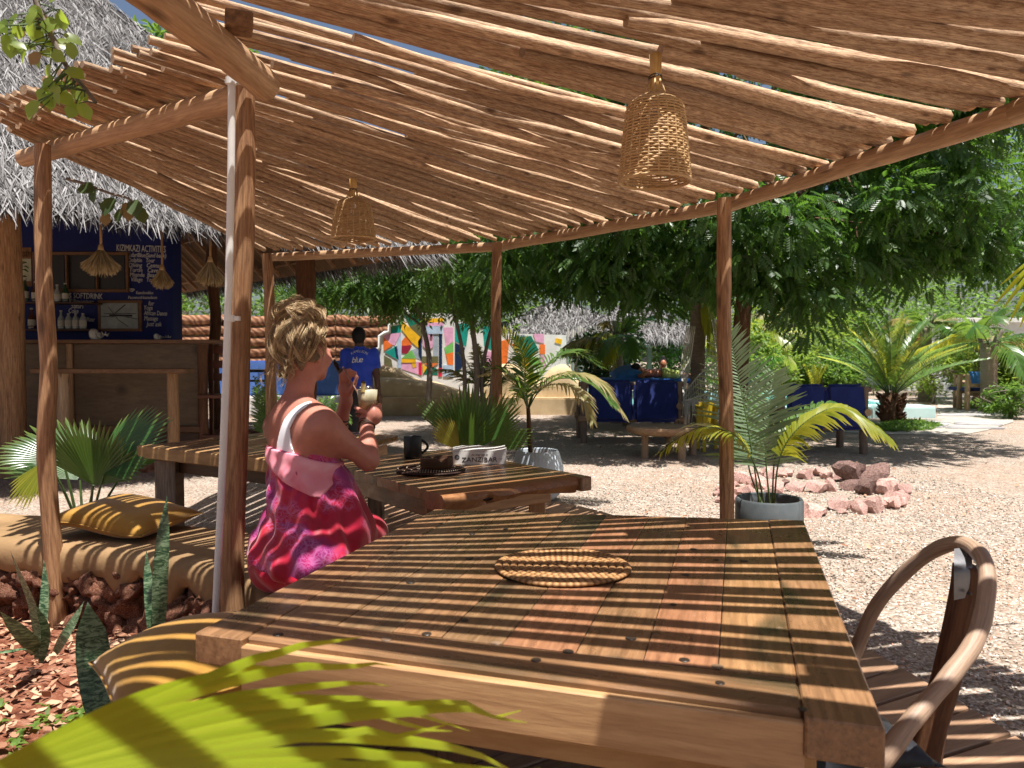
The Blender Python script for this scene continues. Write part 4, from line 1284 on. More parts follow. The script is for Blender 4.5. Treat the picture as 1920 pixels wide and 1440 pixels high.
fr(tb, [(985, 720, 6.85), (982, 670, 6.8), (960, 628, 6.7)], .30, M['frond'], 24, 30, .25, Vector((.1, -.7, .6)), .009, pp2, t0=.2)
fr(tb, [(975, 735, 6.9), (945, 705, 7.0), (905, 705, 7.1)], .28, M['frond_dry'], 25, 26, .4, Vector((0, 0, 1)), .009, pp2, t0=.2)
fr(tb, [(1010, 735, 6.8), (1050, 710, 6.7), (1105, 720, 6.6), (1150, 760, 6.5)], .32, M['frond'], 28, 34, .4, Vector((0, 0, 1)), .010, pp2, t0=.18)
fr(tb, [(980, 735, 6.8), (950, 700, 6.8), (915, 690, 6.8)], .3, M['frond'], 29, 28, .4, Vector((0, 0, 1)), .010, pp2, t0=.2)
fr(tb, [(1000, 730, 7.0), (1030, 680, 7.1), (1075, 660, 7.3), (1130, 690, 7.5)], .30, M['frond'], 26, 32, .35, Vector((0, 0, 1)), .009, pp2, t0=.2)
fr(tb, [(985, 745, 6.75), (975, 730, 6.55), (962, 760, 6.4)], .2, M['frond'], 27, 20, .4, Vector((0, 0, 1)), .009, pp2, t0=.2)
def snake_mat():
    t = NT('snake plant blade'); v = t.coord('UV', (1, 1, 1))
    n = t.noise(t.coord('Object', (22, 22, 70)), 1.0, 4, .7, 1.2)
    c = t.ramp(n, [(.44, (.016, .05, .02)), (.5, (.08, .14, .065)), (.6, (.19, .26, .15))])
    return t.set(c, .4, .45)
M['snake'] = snake_mat()
def blade(parent, base, tip, w, thick=.25, seed=0, bend=.02, name='leaf', mat=None):
    rn = random.Random(seed)
    base = Vector(base); tip = Vector(tip); n = 12
    ax = (tip - base); L = ax.length
    side = ax.cross(Vector((rn.uniform(-.5, .5), -1, .2))).normalized(); nv = side.cross(ax).normalized()
    vs = []; fs = []
    for i in range(n + 1):
        t = i / n
        hw = w * (.5 + .5 * math.sin(PI * min(1, t * 1.0 + .02)) ** .8) * (1 if t < .72 else max(.03, 1 - ((t - .72) / .28) ** 1.8))
        tw = .5 * (t - .3) * rn.choice((1, 1))
        sd = side * math.cos(tw) + nv * math.sin(tw); nn = nv * math.cos(tw) - side * math.sin(tw)
        c = base + ax * t + side * (bend * math.sin(PI * t)) + nv * (.012 * math.sin(5 * t + seed))
        vs += [c - sd * hw, c - nn * hw * thick, c + sd * hw, c + nn * hw * thick * .5 - nn * hw * .2]
    for i in range(n):
        for k in range(4):
            a = i * 4 + k; b = i * 4 + (k + 1) % 4
            fs.append((a, b, b + 4, a + 4))
    return MB().add(vs, fs).build(name, mat or M['snake'], parent, autosharp=1.2)
sp1 = thing('snake_plant', 'snake plant clump of spreading banded blades beside the slim leaning post', 'snake plant', (at_d(70, 1240, 3.0).x, 3.0, .02))
for (bx_, by_, tx, ty, d1, d2, w) in ((72, 1235, 25, 1030, 3.0, 2.95, .03), (68, 1230, 0, 1150, 3.0, 2.8, .034), (78, 1240, 68, 1130, 2.98, 2.92, .017), (75, 1225, 78, 1048, 3.1, 3.15, .022), (100, 1225, 152, 1128, 2.95, 2.85, .024), (60, 1228, -30, 1215, 2.9, 2.7, .016)):
    blade(sp1, at_d(bx_, by_, d1), at_d(tx, ty, d2), w, .3, bx_)
sp2 = thing('snake_plant', 'tall pale snake plant standing against the rubble wall near the conduit', 'snake plant', (at_d(292, 1205, 2.9).x, 2.9, .02))
blade(sp2, at_d(294, 1215, 2.9), at_d(312, 930, 2.9), .03, .35, 5, .0)
blade(sp2, at_d(288, 1212, 2.92), at_d(273, 1032, 2.95), .018, .35, 6, .0)
sp3 = thing('snake_plant', 'single broad dark snake plant blade in front of the lower cushion', 'snake plant', (at_d(184, 1345, 2.35).x, 2.35, .02))
blade(sp3, at_d(186, 1350, 2.35), at_d(165, 1128, 2.38), .05, .3, 15, .0)
blade(sp3, at_d(188, 1350, 2.38), at_d(192, 1180, 2.42), .02, .3, 18, .0)
n = 6500
xs = rng.uniform(-3.4, -.85, n); ys = rng.uniform(.8, 3.9, n)
keep = (xs < -0.75 - np.clip(ys - 2.9, 0, 9) * 1.6 + np.clip(ys - 2.2, -9, 0) * .0)
fx = np.array([(p.x, p.y) for p in face])
def garden_side(x, y):
    dd = (fx[:, 0] - x) ** 2 + (fx[:, 1] - y) ** 2; i = int(dd.argmin())
    nn = fn[i]
    return (x - fx[i, 0]) * nn.x + (y - fx[i, 1]) * nn.y < -.02
sel = np.array([garden_side(x, y) for x, y in zip(xs, ys)])
xs, ys = xs[sel], ys[sel]; n = len(xs)
sz = rng.uniform(.008, .03, n)
tv = np.array([(-1, 0, .0), (-.2, -.48, .16), (.5, -.32, .1), (1, 0, .22), (.5, .32, .14), (-.2, .48, .2)]); tf = np.array([(0, 1, 2, 3), (0, 3, 4, 5)])
X = norm(np.stack([rng.normal(size=n), rng.normal(size=n), rng.normal(size=n) * .22], -1)); Zv = norm(np.stack([rng.normal(size=n) * .3, rng.normal(size=n) * .3, np.ones(n)], -1)); Yv = norm(np.cross(Zv, X)); Zv = np.cross(X, Yv)
pos = np.stack([xs, ys, np.full(n, .042) + rng.random(n) * .02], -1)
V, F, UV = stamp(tv, tf, np.zeros(6), pos, X, Yv, Zv, sz)
o = MB().addnp(V, F, 0, UV).build('leaf_litter', M['litter'], None, False)
tag(o, 'dry brown leaves strewn over the red soil of the garden bed', None, None, 'stuff')
P = []; S = []; W_ = []
for k in range(330):
    x = random.uniform(-2.2, -.9); y = random.uniform(1.6, 2.75)
    if not garden_side(x, y): continue
    for j in range(random.randint(4, 8)):
        a = random.uniform(0, 6.28); l = random.uniform(.018, .042)
        d = Vector((math.cos(a), math.sin(a), random.uniform(.3, 1.1)))
        b = Vector((x, y, .04))
        P.append([list(b + d * l * u - Vector((0, 0, l * .5 * u * u))) for u in (0, .5, 1)]); W_.append([.004, .009, .001]); S.append([-math.sin(a), math.cos(a), 0])
V, F, UV = strips(np.array(P), np.array(W_), np.array(S))
o = MB().addnp(V, F, 0, UV).build('weeds', M['shrub2'], None, True)
tag(o, 'tiny bright green weeds sprouting in the red soil', None, None, 'stuff')
n = 26000
xs = rng.uniform(.6, 4.6, n); ys = rng.uniform(2.2, 9.0, n)
dox = np.array([(p.x, p.y) for p in d_out])
edge = np.interp(ys, dox[::-1, 1], dox[::-1, 0])
sel = (xs > edge + .01) & (rng.random(n) < np.clip(1.25 - (ys - 2.5) * .13, .15, 1)) & (np.abs(xs) < ys * .72)
xs, ys = xs[sel], ys[sel]; n = len(xs)
bv, bf = octa()
X, Yv, Zv = rand_frames(n)
V, F, UV = stamp(bv, bf, np.zeros(6), np.stack([xs, ys, np.full(n, .004)], -1), X, Yv, Zv, rng.uniform(.004, .0105, n))
V[:, 2] = np.maximum(V[:, 2], -.01)
o = MB().addnp(V, F, 0, UV).build('gravel_pebbles', M['pebble'], None, False)
tag(o, 'loose pale pebbles lying over the gravel', None, None, 'stuff')
n = 420
X = norm(np.stack([rng.normal(size=n), rng.normal(size=n), rng.normal(size=n) * .2], -1)); Zv = norm(np.stack([rng.normal(size=n) * .3, rng.normal(size=n) * .3, np.ones(n)], -1)); Yv = norm(np.cross(Zv, X)); Zv = np.cross(X, Yv)
ys = rng.uniform(4, 13, n); xs = rng.uniform(-.1, .68, n) * ys + .3
sel = xs > np.interp(ys, dox[::-1, 1], dox[::-1, 0]) + .1
V, F, UV = stamp(tv, tf, np.zeros(6), np.stack([xs, ys, np.full(n, .016)], -1)[sel], X[sel], Yv[sel], Zv[sel], rng.uniform(.008, .03, n)[sel])
o = MB().addnp(V, F, 0, UV).build('fallen_leaves', M['litter'], None, False)
tag(o, 'scattered dry leaves fallen on the gravel', None, None, 'stuff')
ring = thing('fire_ring', 'ring of pink and burnt rocks on the gravel behind the grey pot', 'fire ring', (2.85, 7.05, 0))
rk = [rock_mesh('rock', 300 + k, 2, .42, .8, True) for k in range(9)]
for i_, me in enumerate(rk): me.materials.append(M['pinkrock'])
rkd = [me.copy() for me in rk[:5]]
for me in rkd: me.materials.clear(); me.materials.append(M['darkrock'])
for me in rk + rkd: sharpen(me, .55)
rr_ = random.Random(21)
def put_rock(px, py, w, h, dark=False, dz=0):
    c = at_z(px, py, .0)
    me = rr_.choice(rkd if dark else rk)
    o = bpy.data.objects.new('rock', me); col.objects.link(o); o.parent = ring
    s_ = w * c.y / 1440 / 2 * .9
    o.scale = (s_ * 1.05, s_ * rr_.uniform(.75, 1), h * c.y / 1440 / 2 * 1.1)
    o.location = (c.x - ring.location.x, c.y - ring.location.y, h * c.y / 1440 * .2 + dz * .6)
    o.rotation_euler = (rr_.uniform(-.3, .3), rr_.uniform(-.3, .3), rr_.uniform(0, .9))
for args in ((1352, 942, 24, 18), (1370, 928, 40, 34), (1385, 905, 44, 36), (1400, 930, 46, 38), (1422, 915, 50, 44), (1450, 925, 44, 40), (1490, 920, 46, 30), (1474, 893, 40, 26), (1436, 893, 40, 30),
             (1530, 922, 44, 42), (1512, 898, 34, 28), (1558, 920, 34, 40), (1552, 898, 28, 26), (1524, 968, 58, 40), (1570, 955, 52, 46), (1612, 957, 44, 36), (1640, 960, 46, 48), (1672, 952, 52, 42), (1688, 950, 28, 36), (1660, 925, 44, 40), (1690, 925, 30, 28), (1548, 888, 22, 14), (1345, 930, 18, 14), (1508, 950, 32, 20)):
    put_rock(*args)
for k in range(30):
    a = 2 * PI * k / 30 + rr_.uniform(-.08, .08)
    w_ = rr_.uniform(26, 46)
    put_rock(1523 + (168 + rr_.uniform(-10, 8)) * math.cos(a), 929 - (36 + rr_.uniform(-4, 4)) * math.sin(a), w_, w_ * rr_.uniform(.6, .85), k in (3, 4, 11))
for args in ((1595, 918, 52, 36, True), (1628, 925, 56, 48, True), (1600, 903, 76, 48, True, .08), (1640, 905, 70, 34, True, .1), (1440, 935, 38, 34, True), (1470, 912, 30, 24, True)):
    put_rock(*args)
M['thatch'] = litter_mat('sun bleached thatch', (.035, .033, .032), (.13, .122, .118), (.31, .30, .295))
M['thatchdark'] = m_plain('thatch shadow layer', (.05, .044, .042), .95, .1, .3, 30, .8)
M['strawunder'] = m_wood('underside of the thatch', (.20, .115, .06), (.36, .23, .13), (.06, .03, .016), 'UV', (1.2, 34, 34), .9, .1, .9, False, .1, .75)
M['straw'] = litter_mat('dry straw', (.26, .17, .075), (.42, .30, .15), (.56, .44, .25))
M['chalk'] = m_plain('chalk paint', (.62, .62, .6), .9, .1, .15, 80)
hut = thing('bar_hut', 'large thatched beach bar with blue chalked wall and plywood counter', 'bar', (-5.0, 9.5, 0))
K = Vector((-.9, 9.95, 2.70)); hu = Vector((-.7224, -.6915, 0)).normalized(); hv = Vector((-.6915, .7224, 0)).normalized()
SIDE = 8.6
apex = K + (hu + hv) * (SIDE / 2); apex.z = 7.25
cor = [K, K + hu * SIDE, K + hu * SIDE + hv * SIDE, K + hv * SIDE]
SAG = .10
def roof_pt(a, b, s, t, off=0.0):
    """face over eave a-b; s along the eave in m, t 0 eave..1 apex (in plane)"""
    L = (b - a).length; e = (b - a) / L; mid = (a + b) / 2
    w = apex - mid
    n_ = e.cross(w).normalized()
    if n_.z < 0: n_ = -n_
    p = a + e * s + w * t
    return p + n_ * (off + .10 * math.sin(t * PI) * -1), e, w.normalized(), n_
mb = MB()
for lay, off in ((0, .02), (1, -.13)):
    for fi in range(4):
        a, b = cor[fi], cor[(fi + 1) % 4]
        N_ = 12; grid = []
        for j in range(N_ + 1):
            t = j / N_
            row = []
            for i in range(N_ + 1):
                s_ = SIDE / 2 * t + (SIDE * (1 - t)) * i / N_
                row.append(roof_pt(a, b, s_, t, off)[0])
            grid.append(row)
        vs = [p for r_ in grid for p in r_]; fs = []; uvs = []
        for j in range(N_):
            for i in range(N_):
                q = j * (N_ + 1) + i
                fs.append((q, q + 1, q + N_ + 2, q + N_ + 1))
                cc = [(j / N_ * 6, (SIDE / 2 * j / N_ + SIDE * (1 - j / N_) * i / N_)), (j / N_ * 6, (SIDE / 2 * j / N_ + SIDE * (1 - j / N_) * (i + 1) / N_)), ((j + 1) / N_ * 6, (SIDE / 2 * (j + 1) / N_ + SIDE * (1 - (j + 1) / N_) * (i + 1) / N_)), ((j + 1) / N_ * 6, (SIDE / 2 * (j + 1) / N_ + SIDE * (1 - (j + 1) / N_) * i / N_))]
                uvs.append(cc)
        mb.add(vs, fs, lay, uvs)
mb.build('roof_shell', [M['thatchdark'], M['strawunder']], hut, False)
def thatch_strands(a, b, n, smax, lmin, lmax, wid, tmax=1.0, smin=0.0):
    L = (b - a).length; e = np.array((b - a) / L); mid = (a + b) / 2
    w = np.array(apex - mid); wl = np.linalg.norm(w); wn = w / wl
    nn = np.cross(e, wn); nn *= np.sign(nn[2])
    s_ = rng.uniform(smin, smax, n * 2); t = rng.uniform(-.005, tmax, n * 2)
    ok = (np.abs(s_ - L / 2) < L / 2 * (1 - t) + .05); s_, t = s_[ok][:n], t[ok][:n]; n = len(s_)
    t = np.where(rng.random(n) < .55, np.floor(t * 34) / 34 + rng.normal(size=n) * .004, t)
    base = np.array(a) + e * s_[:, None] + w * t[:, None] + nn * (-.10 * np.sin(np.clip(t, 0, 1) * PI) + rng.uniform(.01, .05, n))[:, None]
    ang = rng.normal(size=n) * .3
    d = -wn * np.cos(ang)[:, None] + e * np.sin(ang)[:, None]
    ln = rng.uniform(lmin, lmax, n)
    lift = rng.uniform(-.02, .15, n)
    P = np.stack([base, base + (d + nn * lift[:, None]) * (ln * .5)[:, None], base + (d + nn * (lift * .35)[:, None]) * ln[:, None]], 1)
    W = np.stack([np.full(n, wid), rng.uniform(.7, 1.3, n) * wid, np.full(n, wid * .25)], 1)
    side = norm(np.cross(d, nn) + nn * rng.normal(size=n)[:, None] * .5)
    return strips(P, W, side)
mb = MB()
for args in ((cor[0], cor[1], 62000, SIDE, .14, .34, .0052, .95), (cor[3], cor[0], 2500, SIDE, .2, .4, .010, .3)):
    V, F, UV = thatch_strands(*args); mb.addnp(V, F, 0, UV)
o = mb.build('thatch', M['thatch'], hut, False); o['kind'] = 'stuff'
def fringe(a, b, n, lmin, lmax, wid, zj=.1):
    L = (b - a).length; e = np.array((b - a) / L); mid = (a + b) / 2
    w = np.array(apex - mid); wn = w / np.linalg.norm(w)
    s_ = rng.uniform(0, L, n)
    base = np.array(a) + e * s_[:, None] + wn * rng.uniform(0, .25, n)[:, None] + np.array([0, 0, 1]) * rng.uniform(-.13, .03, n)[:, None]
    ang = rng.normal(size=n) * .3
    d = norm(-wn * np.cos(ang)[:, None] + e * np.sin(ang)[:, None] + np.array([0, 0, -1]) * rng.uniform(.0, .6, n)[:, None])
    ln = rng.uniform(lmin, lmax, n)
    P = np.stack([base, base + d * (ln * .5)[:, None], base + d * ln[:, None] + np.array([0, 0, -.03])], 1)
    W = np.stack([np.full(n, wid), np.full(n, wid), np.full(n, wid * .3)], 1)
    return strips(P, W, norm(np.cross(d, rng.normal(size=(n, 3)))))
mb = MB()
V, F, UV = fringe(cor[0], cor[1], 11000, .07, .22, .0055); mb.addnp(V, F, 0, UV)
V, F, UV = fringe(cor[0], cor[3], 4500, .07, .22, .006); mb.addnp(V, F, 0, UV)
o = mb.build('eave_fringe', M['thatch'], hut, False); o['kind'] = 'stuff'
for fi in (0, 3):
    a, b = cor[fi], cor[(fi + 1) % 4]
    for k in range(1, 15):
        s_ = SIDE * k / 15
        tm = min(.97, 1 - abs(s_ - SIDE / 2) / (SIDE / 2) - .02)
        if tm < .08: continue
        p0 = roof_pt(a, b, s_, .015, -.2)[0]; p1 = roof_pt(a, b, s_, tm, -.2)[0]
        natural('rafter', p0, p1, .034, .028, M['rafter'], 6, 6, .02, hut, k + fi * 20)
    for k in range(1, 6):
        t = k * .13 - .09
        p0 = roof_pt(a, b, SIDE / 2 * t + .1, t, -.165)[0]; p1 = roof_pt(a, b, SIDE - SIDE / 2 * t - .1, t, -.165)[0]
        natural('purlin', p0, p1, .018, .016, M['rafter'], 5, 8, .03, hut, k + fi * 30)
def hpost(px, d, ztop, r0, r1, seed, mat, lean=0.0, name='post'):
    X = (px - 960) / 1440 * d
    return natural(name, (X, d, -.05), (X + lean, d, ztop), r0, r1, mat, 12, 16, .05, hut, seed, None, .12)
hpost(20, 8.3, 3.9, .145, .135, 81, M['post'])
hpost(572, 10.9, 4.2, .15, .12, 84, M['darktrunk'], .05)
natural('brace', ((530 - 960) / 1440 * 10.9, 10.9, 1.0), ((572 - 960) / 1440 * 10.9, 10.88, 2.3), .08, .07, M['darktrunk'], 9, 8, .02, hut, 87)
hpost(402, 11.2, 3.9, .085, .075, 88, M['darktrunk'], .0)
natural('brace', ((420 - 960) / 1440 * 11.2, 11.2, 1.75), ((446 - 960) / 1440 * 11.2, 11.2, 2.35), .035, .03, M['darktrunk'], 8, 6, .02, hut, 92)
M['counter'] = m_wood('shade darkened plywood', (.12, .072, .036), (.20, .128, .068), (.07, .038, .018), 'Object', (.9, 4, 4), .5, .35, .15, True, .16, .5)  # darker copy of the plywood; shade under the bar roof is in its colour
hw_d = 10.3
prism('floor_slab', [(-9.5, 8.0), (-3.35, 8.6), (-3.2, 11.0), (-9.5, 12.5)], .24, .26, M['soil'], hut, .01)
xr = (319 - 960) / 1440 * hw_d
mb = MB(); pr = []
pr = [(-10.0, hw_d), (xr - .12, hw_d), (xr - .05, hw_d + .015), (xr - .01, hw_d + .06), (xr, hw_d + .14), (xr, hw_d + .4), (-10, hw_d + .4)]
n = len(pr)
mb.add([(x, y, .24) for x, y in pr] + [(x, y, 3.5) for x, y in pr], [(k, (k + 1) % n, n + (k + 1) % n, n + k) for k in range(n)] + [tuple(range(n, 2 * n))])
mb.build('blue_wall', M['bluewall'], hut, autosharp=.8)
def wall(px, py, lift=.0): 
    return at_d(px, py, hw_d - lift)
def wall_text(body, x0, y, x1, h, mat=M['chalk'], shear=0.0, rot=0.0, parent=hut):
    p = wall(x0, y, .006)
    o = text_mesh('lettering', body, h * hw_d / 1440 * 1.35, mat, parent, (0, 0, 0), (R(90), R(rot), 0), 'LEFT', .002, shear)
    w = max(v.co.x for v in o.data.vertices)
    o.scale = ((x1 - x0) * hw_d / 1440 / w, 1, 1)
    o.location = p - wloc(parent)
    return o
wall_text('KIZIMKAZI ACTIVITIES', 218, 465, 310, 13, rot=2)
for tx, x0, y, x1 in (('SafariBlue(Sand bank)', 240, 478, 311), ('Dolphin   Tour', 240, 487.5, 290), ('Diving   Center', 241, 497, 303), ('Turtle   Cave', 242, 506, 296), ('Mtende  Beach', 243, 515, 297), ('Village   Tour', 245, 524, 292)):
    wall_text(tx, x0, y, x1, 8.5, shear=.12, rot=1.5)
wall_text('Kameleonblue', 255, 549, 287, 6, shear=.1)
wall_text('Password-kameleon', 240, 558, 294, 6, shear=.1)
for tx, x0, y, x1 in (('for', 278, 569, 289), ('Yoga', 269, 577, 286), ('African Dance', 270, 587, 313), ('Massage', 270, 597, 296), ('Just ask', 275, 607.5, 303)):
    wall_text(tx, x0, y, x1, 9, shear=.15, rot=1.5)
wall_text('BEER $ SOFTDRINK', 104, 554, 192, 11, rot=1.5)
for tx, x0, y, x1 in (('Kilimanjaro', 129, 565, 176), ('Safari', 133, 574, 156), ('Coke', 128, 583, 147), ('Water', 160, 599, 178)):
    wall_text(tx, x0, y, x1, 9, shear=.1, rot=1.5)
mb = MB()
wc = wall(247, 549, .008)
for k, r_ in enumerate((.02, .038, .056)):
    mb.tube([wc + Vector((r_ * math.sin(a), 0, r_ * math.cos(a))) for a in np.linspace(-.8, .8, 9)], .0055, 5)
mb.build('wifi_symbol', M['chalk'], hut)
def pxbox(name, x0, y0, x1, y1, d, t, mat, parent, bev=.004):
    a = at_d(x0, y0, d); b = at_d(x1, y1, d)
    mb = MB().box(((a.x + b.x) / 2, d + t / 2, (a.z + b.z) / 2), (abs(b.x - a.x), t, abs(a.z - b.z)))
    o = mb.build(name, mat, parent, False)
    if bev: bevel_mesh(o.data, bev)
    return o
M['frame'] = m_wood('brown frame', (.13, .06, .025), (.22, .11, .05), (.05, .02, .01), 'Object', (3, 8, 8), .5, .3, .2, False, .1, .4)
for i_, (x0, y0, x1, y1) in enumerate(((62, 472, 240, 478), (62, 542, 240, 548), (60, 472, 65, 548), (234, 472, 240, 548), (121, 478, 126, 542), (178, 478, 182, 542))):
    pxbox('hatch_frame', x0, y0, x1, y1, hw_d - .05 - .003 * i_, .045, M['frame'], hut)
for x0, x1 in ((65, 121), (126, 178), (182, 234)):
    pxbox('hatch_dark', x0, 478, x1, 542, hw_d - .012, .008, M['black'], hut, 0)  # black sheets paint in the darkness inside the hatch opening
for y in (566, 617):
    pxbox('shelf', 38, y, 172, y + 3, hw_d - .28, .27, M['darkwood'], hut)
cd = 8.8
xr_c = (383 - 960) / 1440 * cd
ztop = 1.3 + 31 * cd / 1440
board('counter_top', (-7.5, cd + .22, ztop), ((404 - 960) / 1440 * cd, cd + .22, ztop), .56, .045, M['frame'], hut, .005)
xs_ = [-7.4, -6.1, -5.05, (375 - 960) / 1440 * cd]
for i in range(3):
    board('counter_panel', (xs_[i] + .004, cd + .01, ztop - .048), (xs_[i + 1] - .004, cd + .01, ztop - .048), .02, ztop - .048 - .42, M['counter'], hut, .003)
for x in (-6.1, -5.05):
    natural('counter_post', (x, cd - .025, .24), (x, cd - .025, ztop - .05), .035, .035, M['rafter'], 8, 6, .01, hut, x)
natural('counter_post', ((380 - 960) / 1440 * cd, cd - .0, .24), ((380 - 960) / 1440 * cd, cd - .0, ztop - .05), .06, .06, M['darktrunk'], 8, 6, .02, hut, 3)
board('counter_rail', (-7.4, cd - .035, .5), (xr_c, cd - .035, .5), .04, .07, M['frame'], hut, .004)
board('counter_kick', (-7.4, cd + .005, .42), (xr_c, cd + .005, .42), .02, .18, M['darkwood'], hut, .003)
led = thing('bar_ledge', 'narrow log legged ledge table before the plywood bar counter', 'table', ((220 - 960) / 1440 * 8.3, 8.3, 0))
zl = at_d(220, 691, 8.3).z
board('ledge_top', (at_d(70, 691, 8.3).x, 8.3, zl), (at_d(357, 691, 8.3).x, 8.3, zl), .26, .05, M['frame'], led, .006)
for px, r_ in ((118, .07), (324, .065)):
    x = at_d(px, 700, 8.3).x
    natural('leg', (x, 8.3, 0), (x, 8.3, zl - .05), r_, r_ * .9, M['rafter'] if px > 200 else M['logwood'], 10, 8, .02, led, px)
pic = thing('picture', 'brown framed pale seascape picture on the blue bar wall', 'picture', wall(225, 592, .0))
M['picpaper'] = m_plain('faded picture', (.22, .25, .24), .3, .5, .25, 4)
pxbox('print', 188, 567, 259, 616, hw_d - .02, .012, M['picpaper'], pic, 0)
for i_, (x0, y0, x1, y1) in enumerate(((183, 563, 265, 568), (183, 616, 265, 621), (183, 568, 188, 616), (259, 568, 265, 616))):
    pxbox('frame', x0, y0, x1, y1, hw_d - .035, .034, M['frame'], pic)
mb = MB()
for (x0, y0, x1, y1, r_) in ((215, 588, 235, 571, .006), (195, 588, 255, 588, .004), (205, 591, 248, 592, .012), (222, 600, 240, 612, .004), (190, 593, 215, 594, .004), (235, 594, 257, 598, .004), (203, 575, 222, 600, .003)):
    mb.tube([wall(x0, y0, .021), wall(x1, y1, .021)], r_, 5)
mb.build('boat_silhouette', M['ink'], pic)
pos_ = thing('poster', 'faded poster with yellow lettering beside the thick trunk post', 'poster', wall(48, 500, 0))
M['posterbrown'] = m_plain('poster brown', (.19, .085, .03), .6, .3, .1, 9)
M['postercream'] = m_plain('poster cream', (.42, .42, .3), .6, .3, .1, 9)
pxbox('sheet', 36, 464, 60, 537, hw_d - .008, .006, M['posterbrown'], pos_, 0)
pxbox('picture_panel', 36, 485, 59, 527, hw_d - .011, .002, M['postercream'], pos_, 0)
wall_text('rab', 37, 475, 57, 14, M['postercream'], 0, 0, pos_)
mb = MB()
for (x0, y0, x1, y1) in ((40, 496, 50, 492), (44, 500, 54, 503), (42, 505, 53, 510), (41, 520, 50, 519)):
    mb.tube([wall(x0, y0, .012), wall((x0 + x1) / 2, (y0 + y1) / 2 - 2, .012), wall(x1, y1, .012)], [.006, .014, .004], 5)
mb.build('drawing', M['stem'], pos_)
M['glassgreen'] = m_plain('green bottle glass', (.02, .06, .03), .15, .6, .1)
M['glassbrown'] = m_plain('brown bottle glass', (.08, .03, .012), .15, .6, .1)
M['glassclear'] = m_plain('clear bottle glass', (.32, .36, .36), .12, .6, .1)
M['labelpaper'] = m_plain('bottle label', (.5, .48, .42), .6, .3, .1, 40)
def bottle(px, ybase, h, r, mat, label, fat=.5):
    b = wall(px, ybase, .15)
    t = thing('bottle', label, 'bottle', b, group='bottles on the bar shelves')
    MB().lathe([(0, 0), (r, 0), (r * 1.02, h * .05), (r, h * fat), (r * .75, h * (fat + .12)), (r * .36, h * (fat + .24)), (r * .34, h * .97), (0, h * .97)], 14).build('glass', mat, t, world=False, autosharp=.9)
    MB().lathe([(r * .42, h * .93), (r * .42, h), (0, h)], 10).build('cap', M['labelpaper'], t, world=False)
    MB().lathe([(r * 1.04, h * .14), (r * 1.045, h * .16), (r * 1.045, h * fat * .85), (r * 1.03, h * fat * .87)], 14).build('label_band', M['labelpaper'], t, world=False)
bottle(48, 565, .30, .04, M['glassgreen'], 'green glass bottle on the upper bar shelf below the poster')
bottle(67, 565, .26, .045, M['glassbrown'], 'brown round labelled bottle on the upper bar shelf')
bottle(108, 565, .22, .045, M['glassclear'], 'clear bottle at the outer end of the upper bar shelf')
bottle(123, 565, .24, .04, M['glassgreen'], 'dark green bottle under the BEER lettering')
bottle(60, 616, .27, .045, M['glassbrown'], 'brown bottle on the lower shelf closest to the trunk post')
bottle(115, 616, .24, .04, M['glassclear'], 'tall clear bottle first in the row on the lower shelf')
for i_, px in enumerate((129, 142.5, 156)):
    bottle(px, 616, .2, .042, M['glassclear'], ['short clear spirits bottle next to the tall clear one', 'short clear spirits bottle in the middle of the lower shelf row', 'short clear spirits bottle at the picture end of the lower shelf'][i_], .62)
def shell(px, py, s_, label):
    b = at_d(px, py, cd + .1); b.z = ztop + .0
    t = thing('seashell', label, 'shell', b)
    mb = MB(); pts = []; rr = []
    for k in range(26):
        a = k * .55; r_ = s_ * (1 - k / 26)
        pts.append(Vector((s_ * 1.4 * (k / 26) - s_ * .5, r_ * .45 * math.cos(a), s_ * .45 + r_ * .45 * math.sin(a)))); rr.append(r_ * .5 + .003)
    mb.tube(pts, rr, 8)
    for k in range(9):
        a = k * .7; mb.tube([Vector((-s_ * .4 + k * .02, 0, s_ * .5)), Vector((-s_ * .4 + k * .02, s_ * .9 * math.cos(a) * .8, s_ * (.5 + .5 * abs(math.sin(a)))))], [s_ * .16, .002], 5)
    mb.build('spire', M['labelpaper'], t, world=False)
shell(181, 630, .10, 'large white conch shell on the bar counter below the picture')
shell(296, 632, .055, 'small white conch shell on the bar counter near its open end')
def straw_lamp(px, ytop, ysh, ybot, wpx, d, label):
    t0 = at_d(px, ytop, d); s0 = at_d(px, ysh, d); b0_ = at_d(px, ybot, d)
    t = thing('straw_lamp', label, 'lamp', s0, group='straw skirt lamps hanging along the eave')
    H = s0.z - b0_.z; rad = wpx / 2 * d / 1440
    MB().tube([Vector((0, 0, .0)), Vector((.004, 0, (t0.z - s0.z) * .5)), Vector((0, 0, t0.z - s0.z + .25))], .012, 7).build('cord', M['rafter'], t, world=False)
    MB().tube([Vector((0, 0, -.03)), Vector((0, 0, .0)), Vector((0, 0, .05))], [.035, .03, .018], 10).build('cap', M['cane'], t, world=False)
    n = 700
    a = rng.uniform(0, 2 * PI, n); rr = rad * rng.uniform(.25, 1.0, n) ** .6
    tip = np.stack([rr * np.cos(a), rr * np.sin(a), -H * (1 - .35 * (rr / rad) ** 2) * rng.uniform(.82, 1.08, n)], -1)
    mid = np.stack([rr * .62 * np.cos(a), rr * .62 * np.sin(a), -H * .38 + 0 * a], -1)
    base = np.stack([.02 * np.cos(a), .02 * np.sin(a), 0 * a], -1)
    P = np.stack([base, mid, tip], 1); W = np.stack([np.full(n, .004), np.full(n, .006), np.full(n, .002)], 1)
    V, F, UV = strips(P, W)
    MB().addnp(V, F, 0, UV).build('straw_skirt', M['straw'], t, False, world=False)
straw_lamp(189, 425, 468, 520, 70, 7.75, 'wide straw skirt lamp before the dark serving hatch')
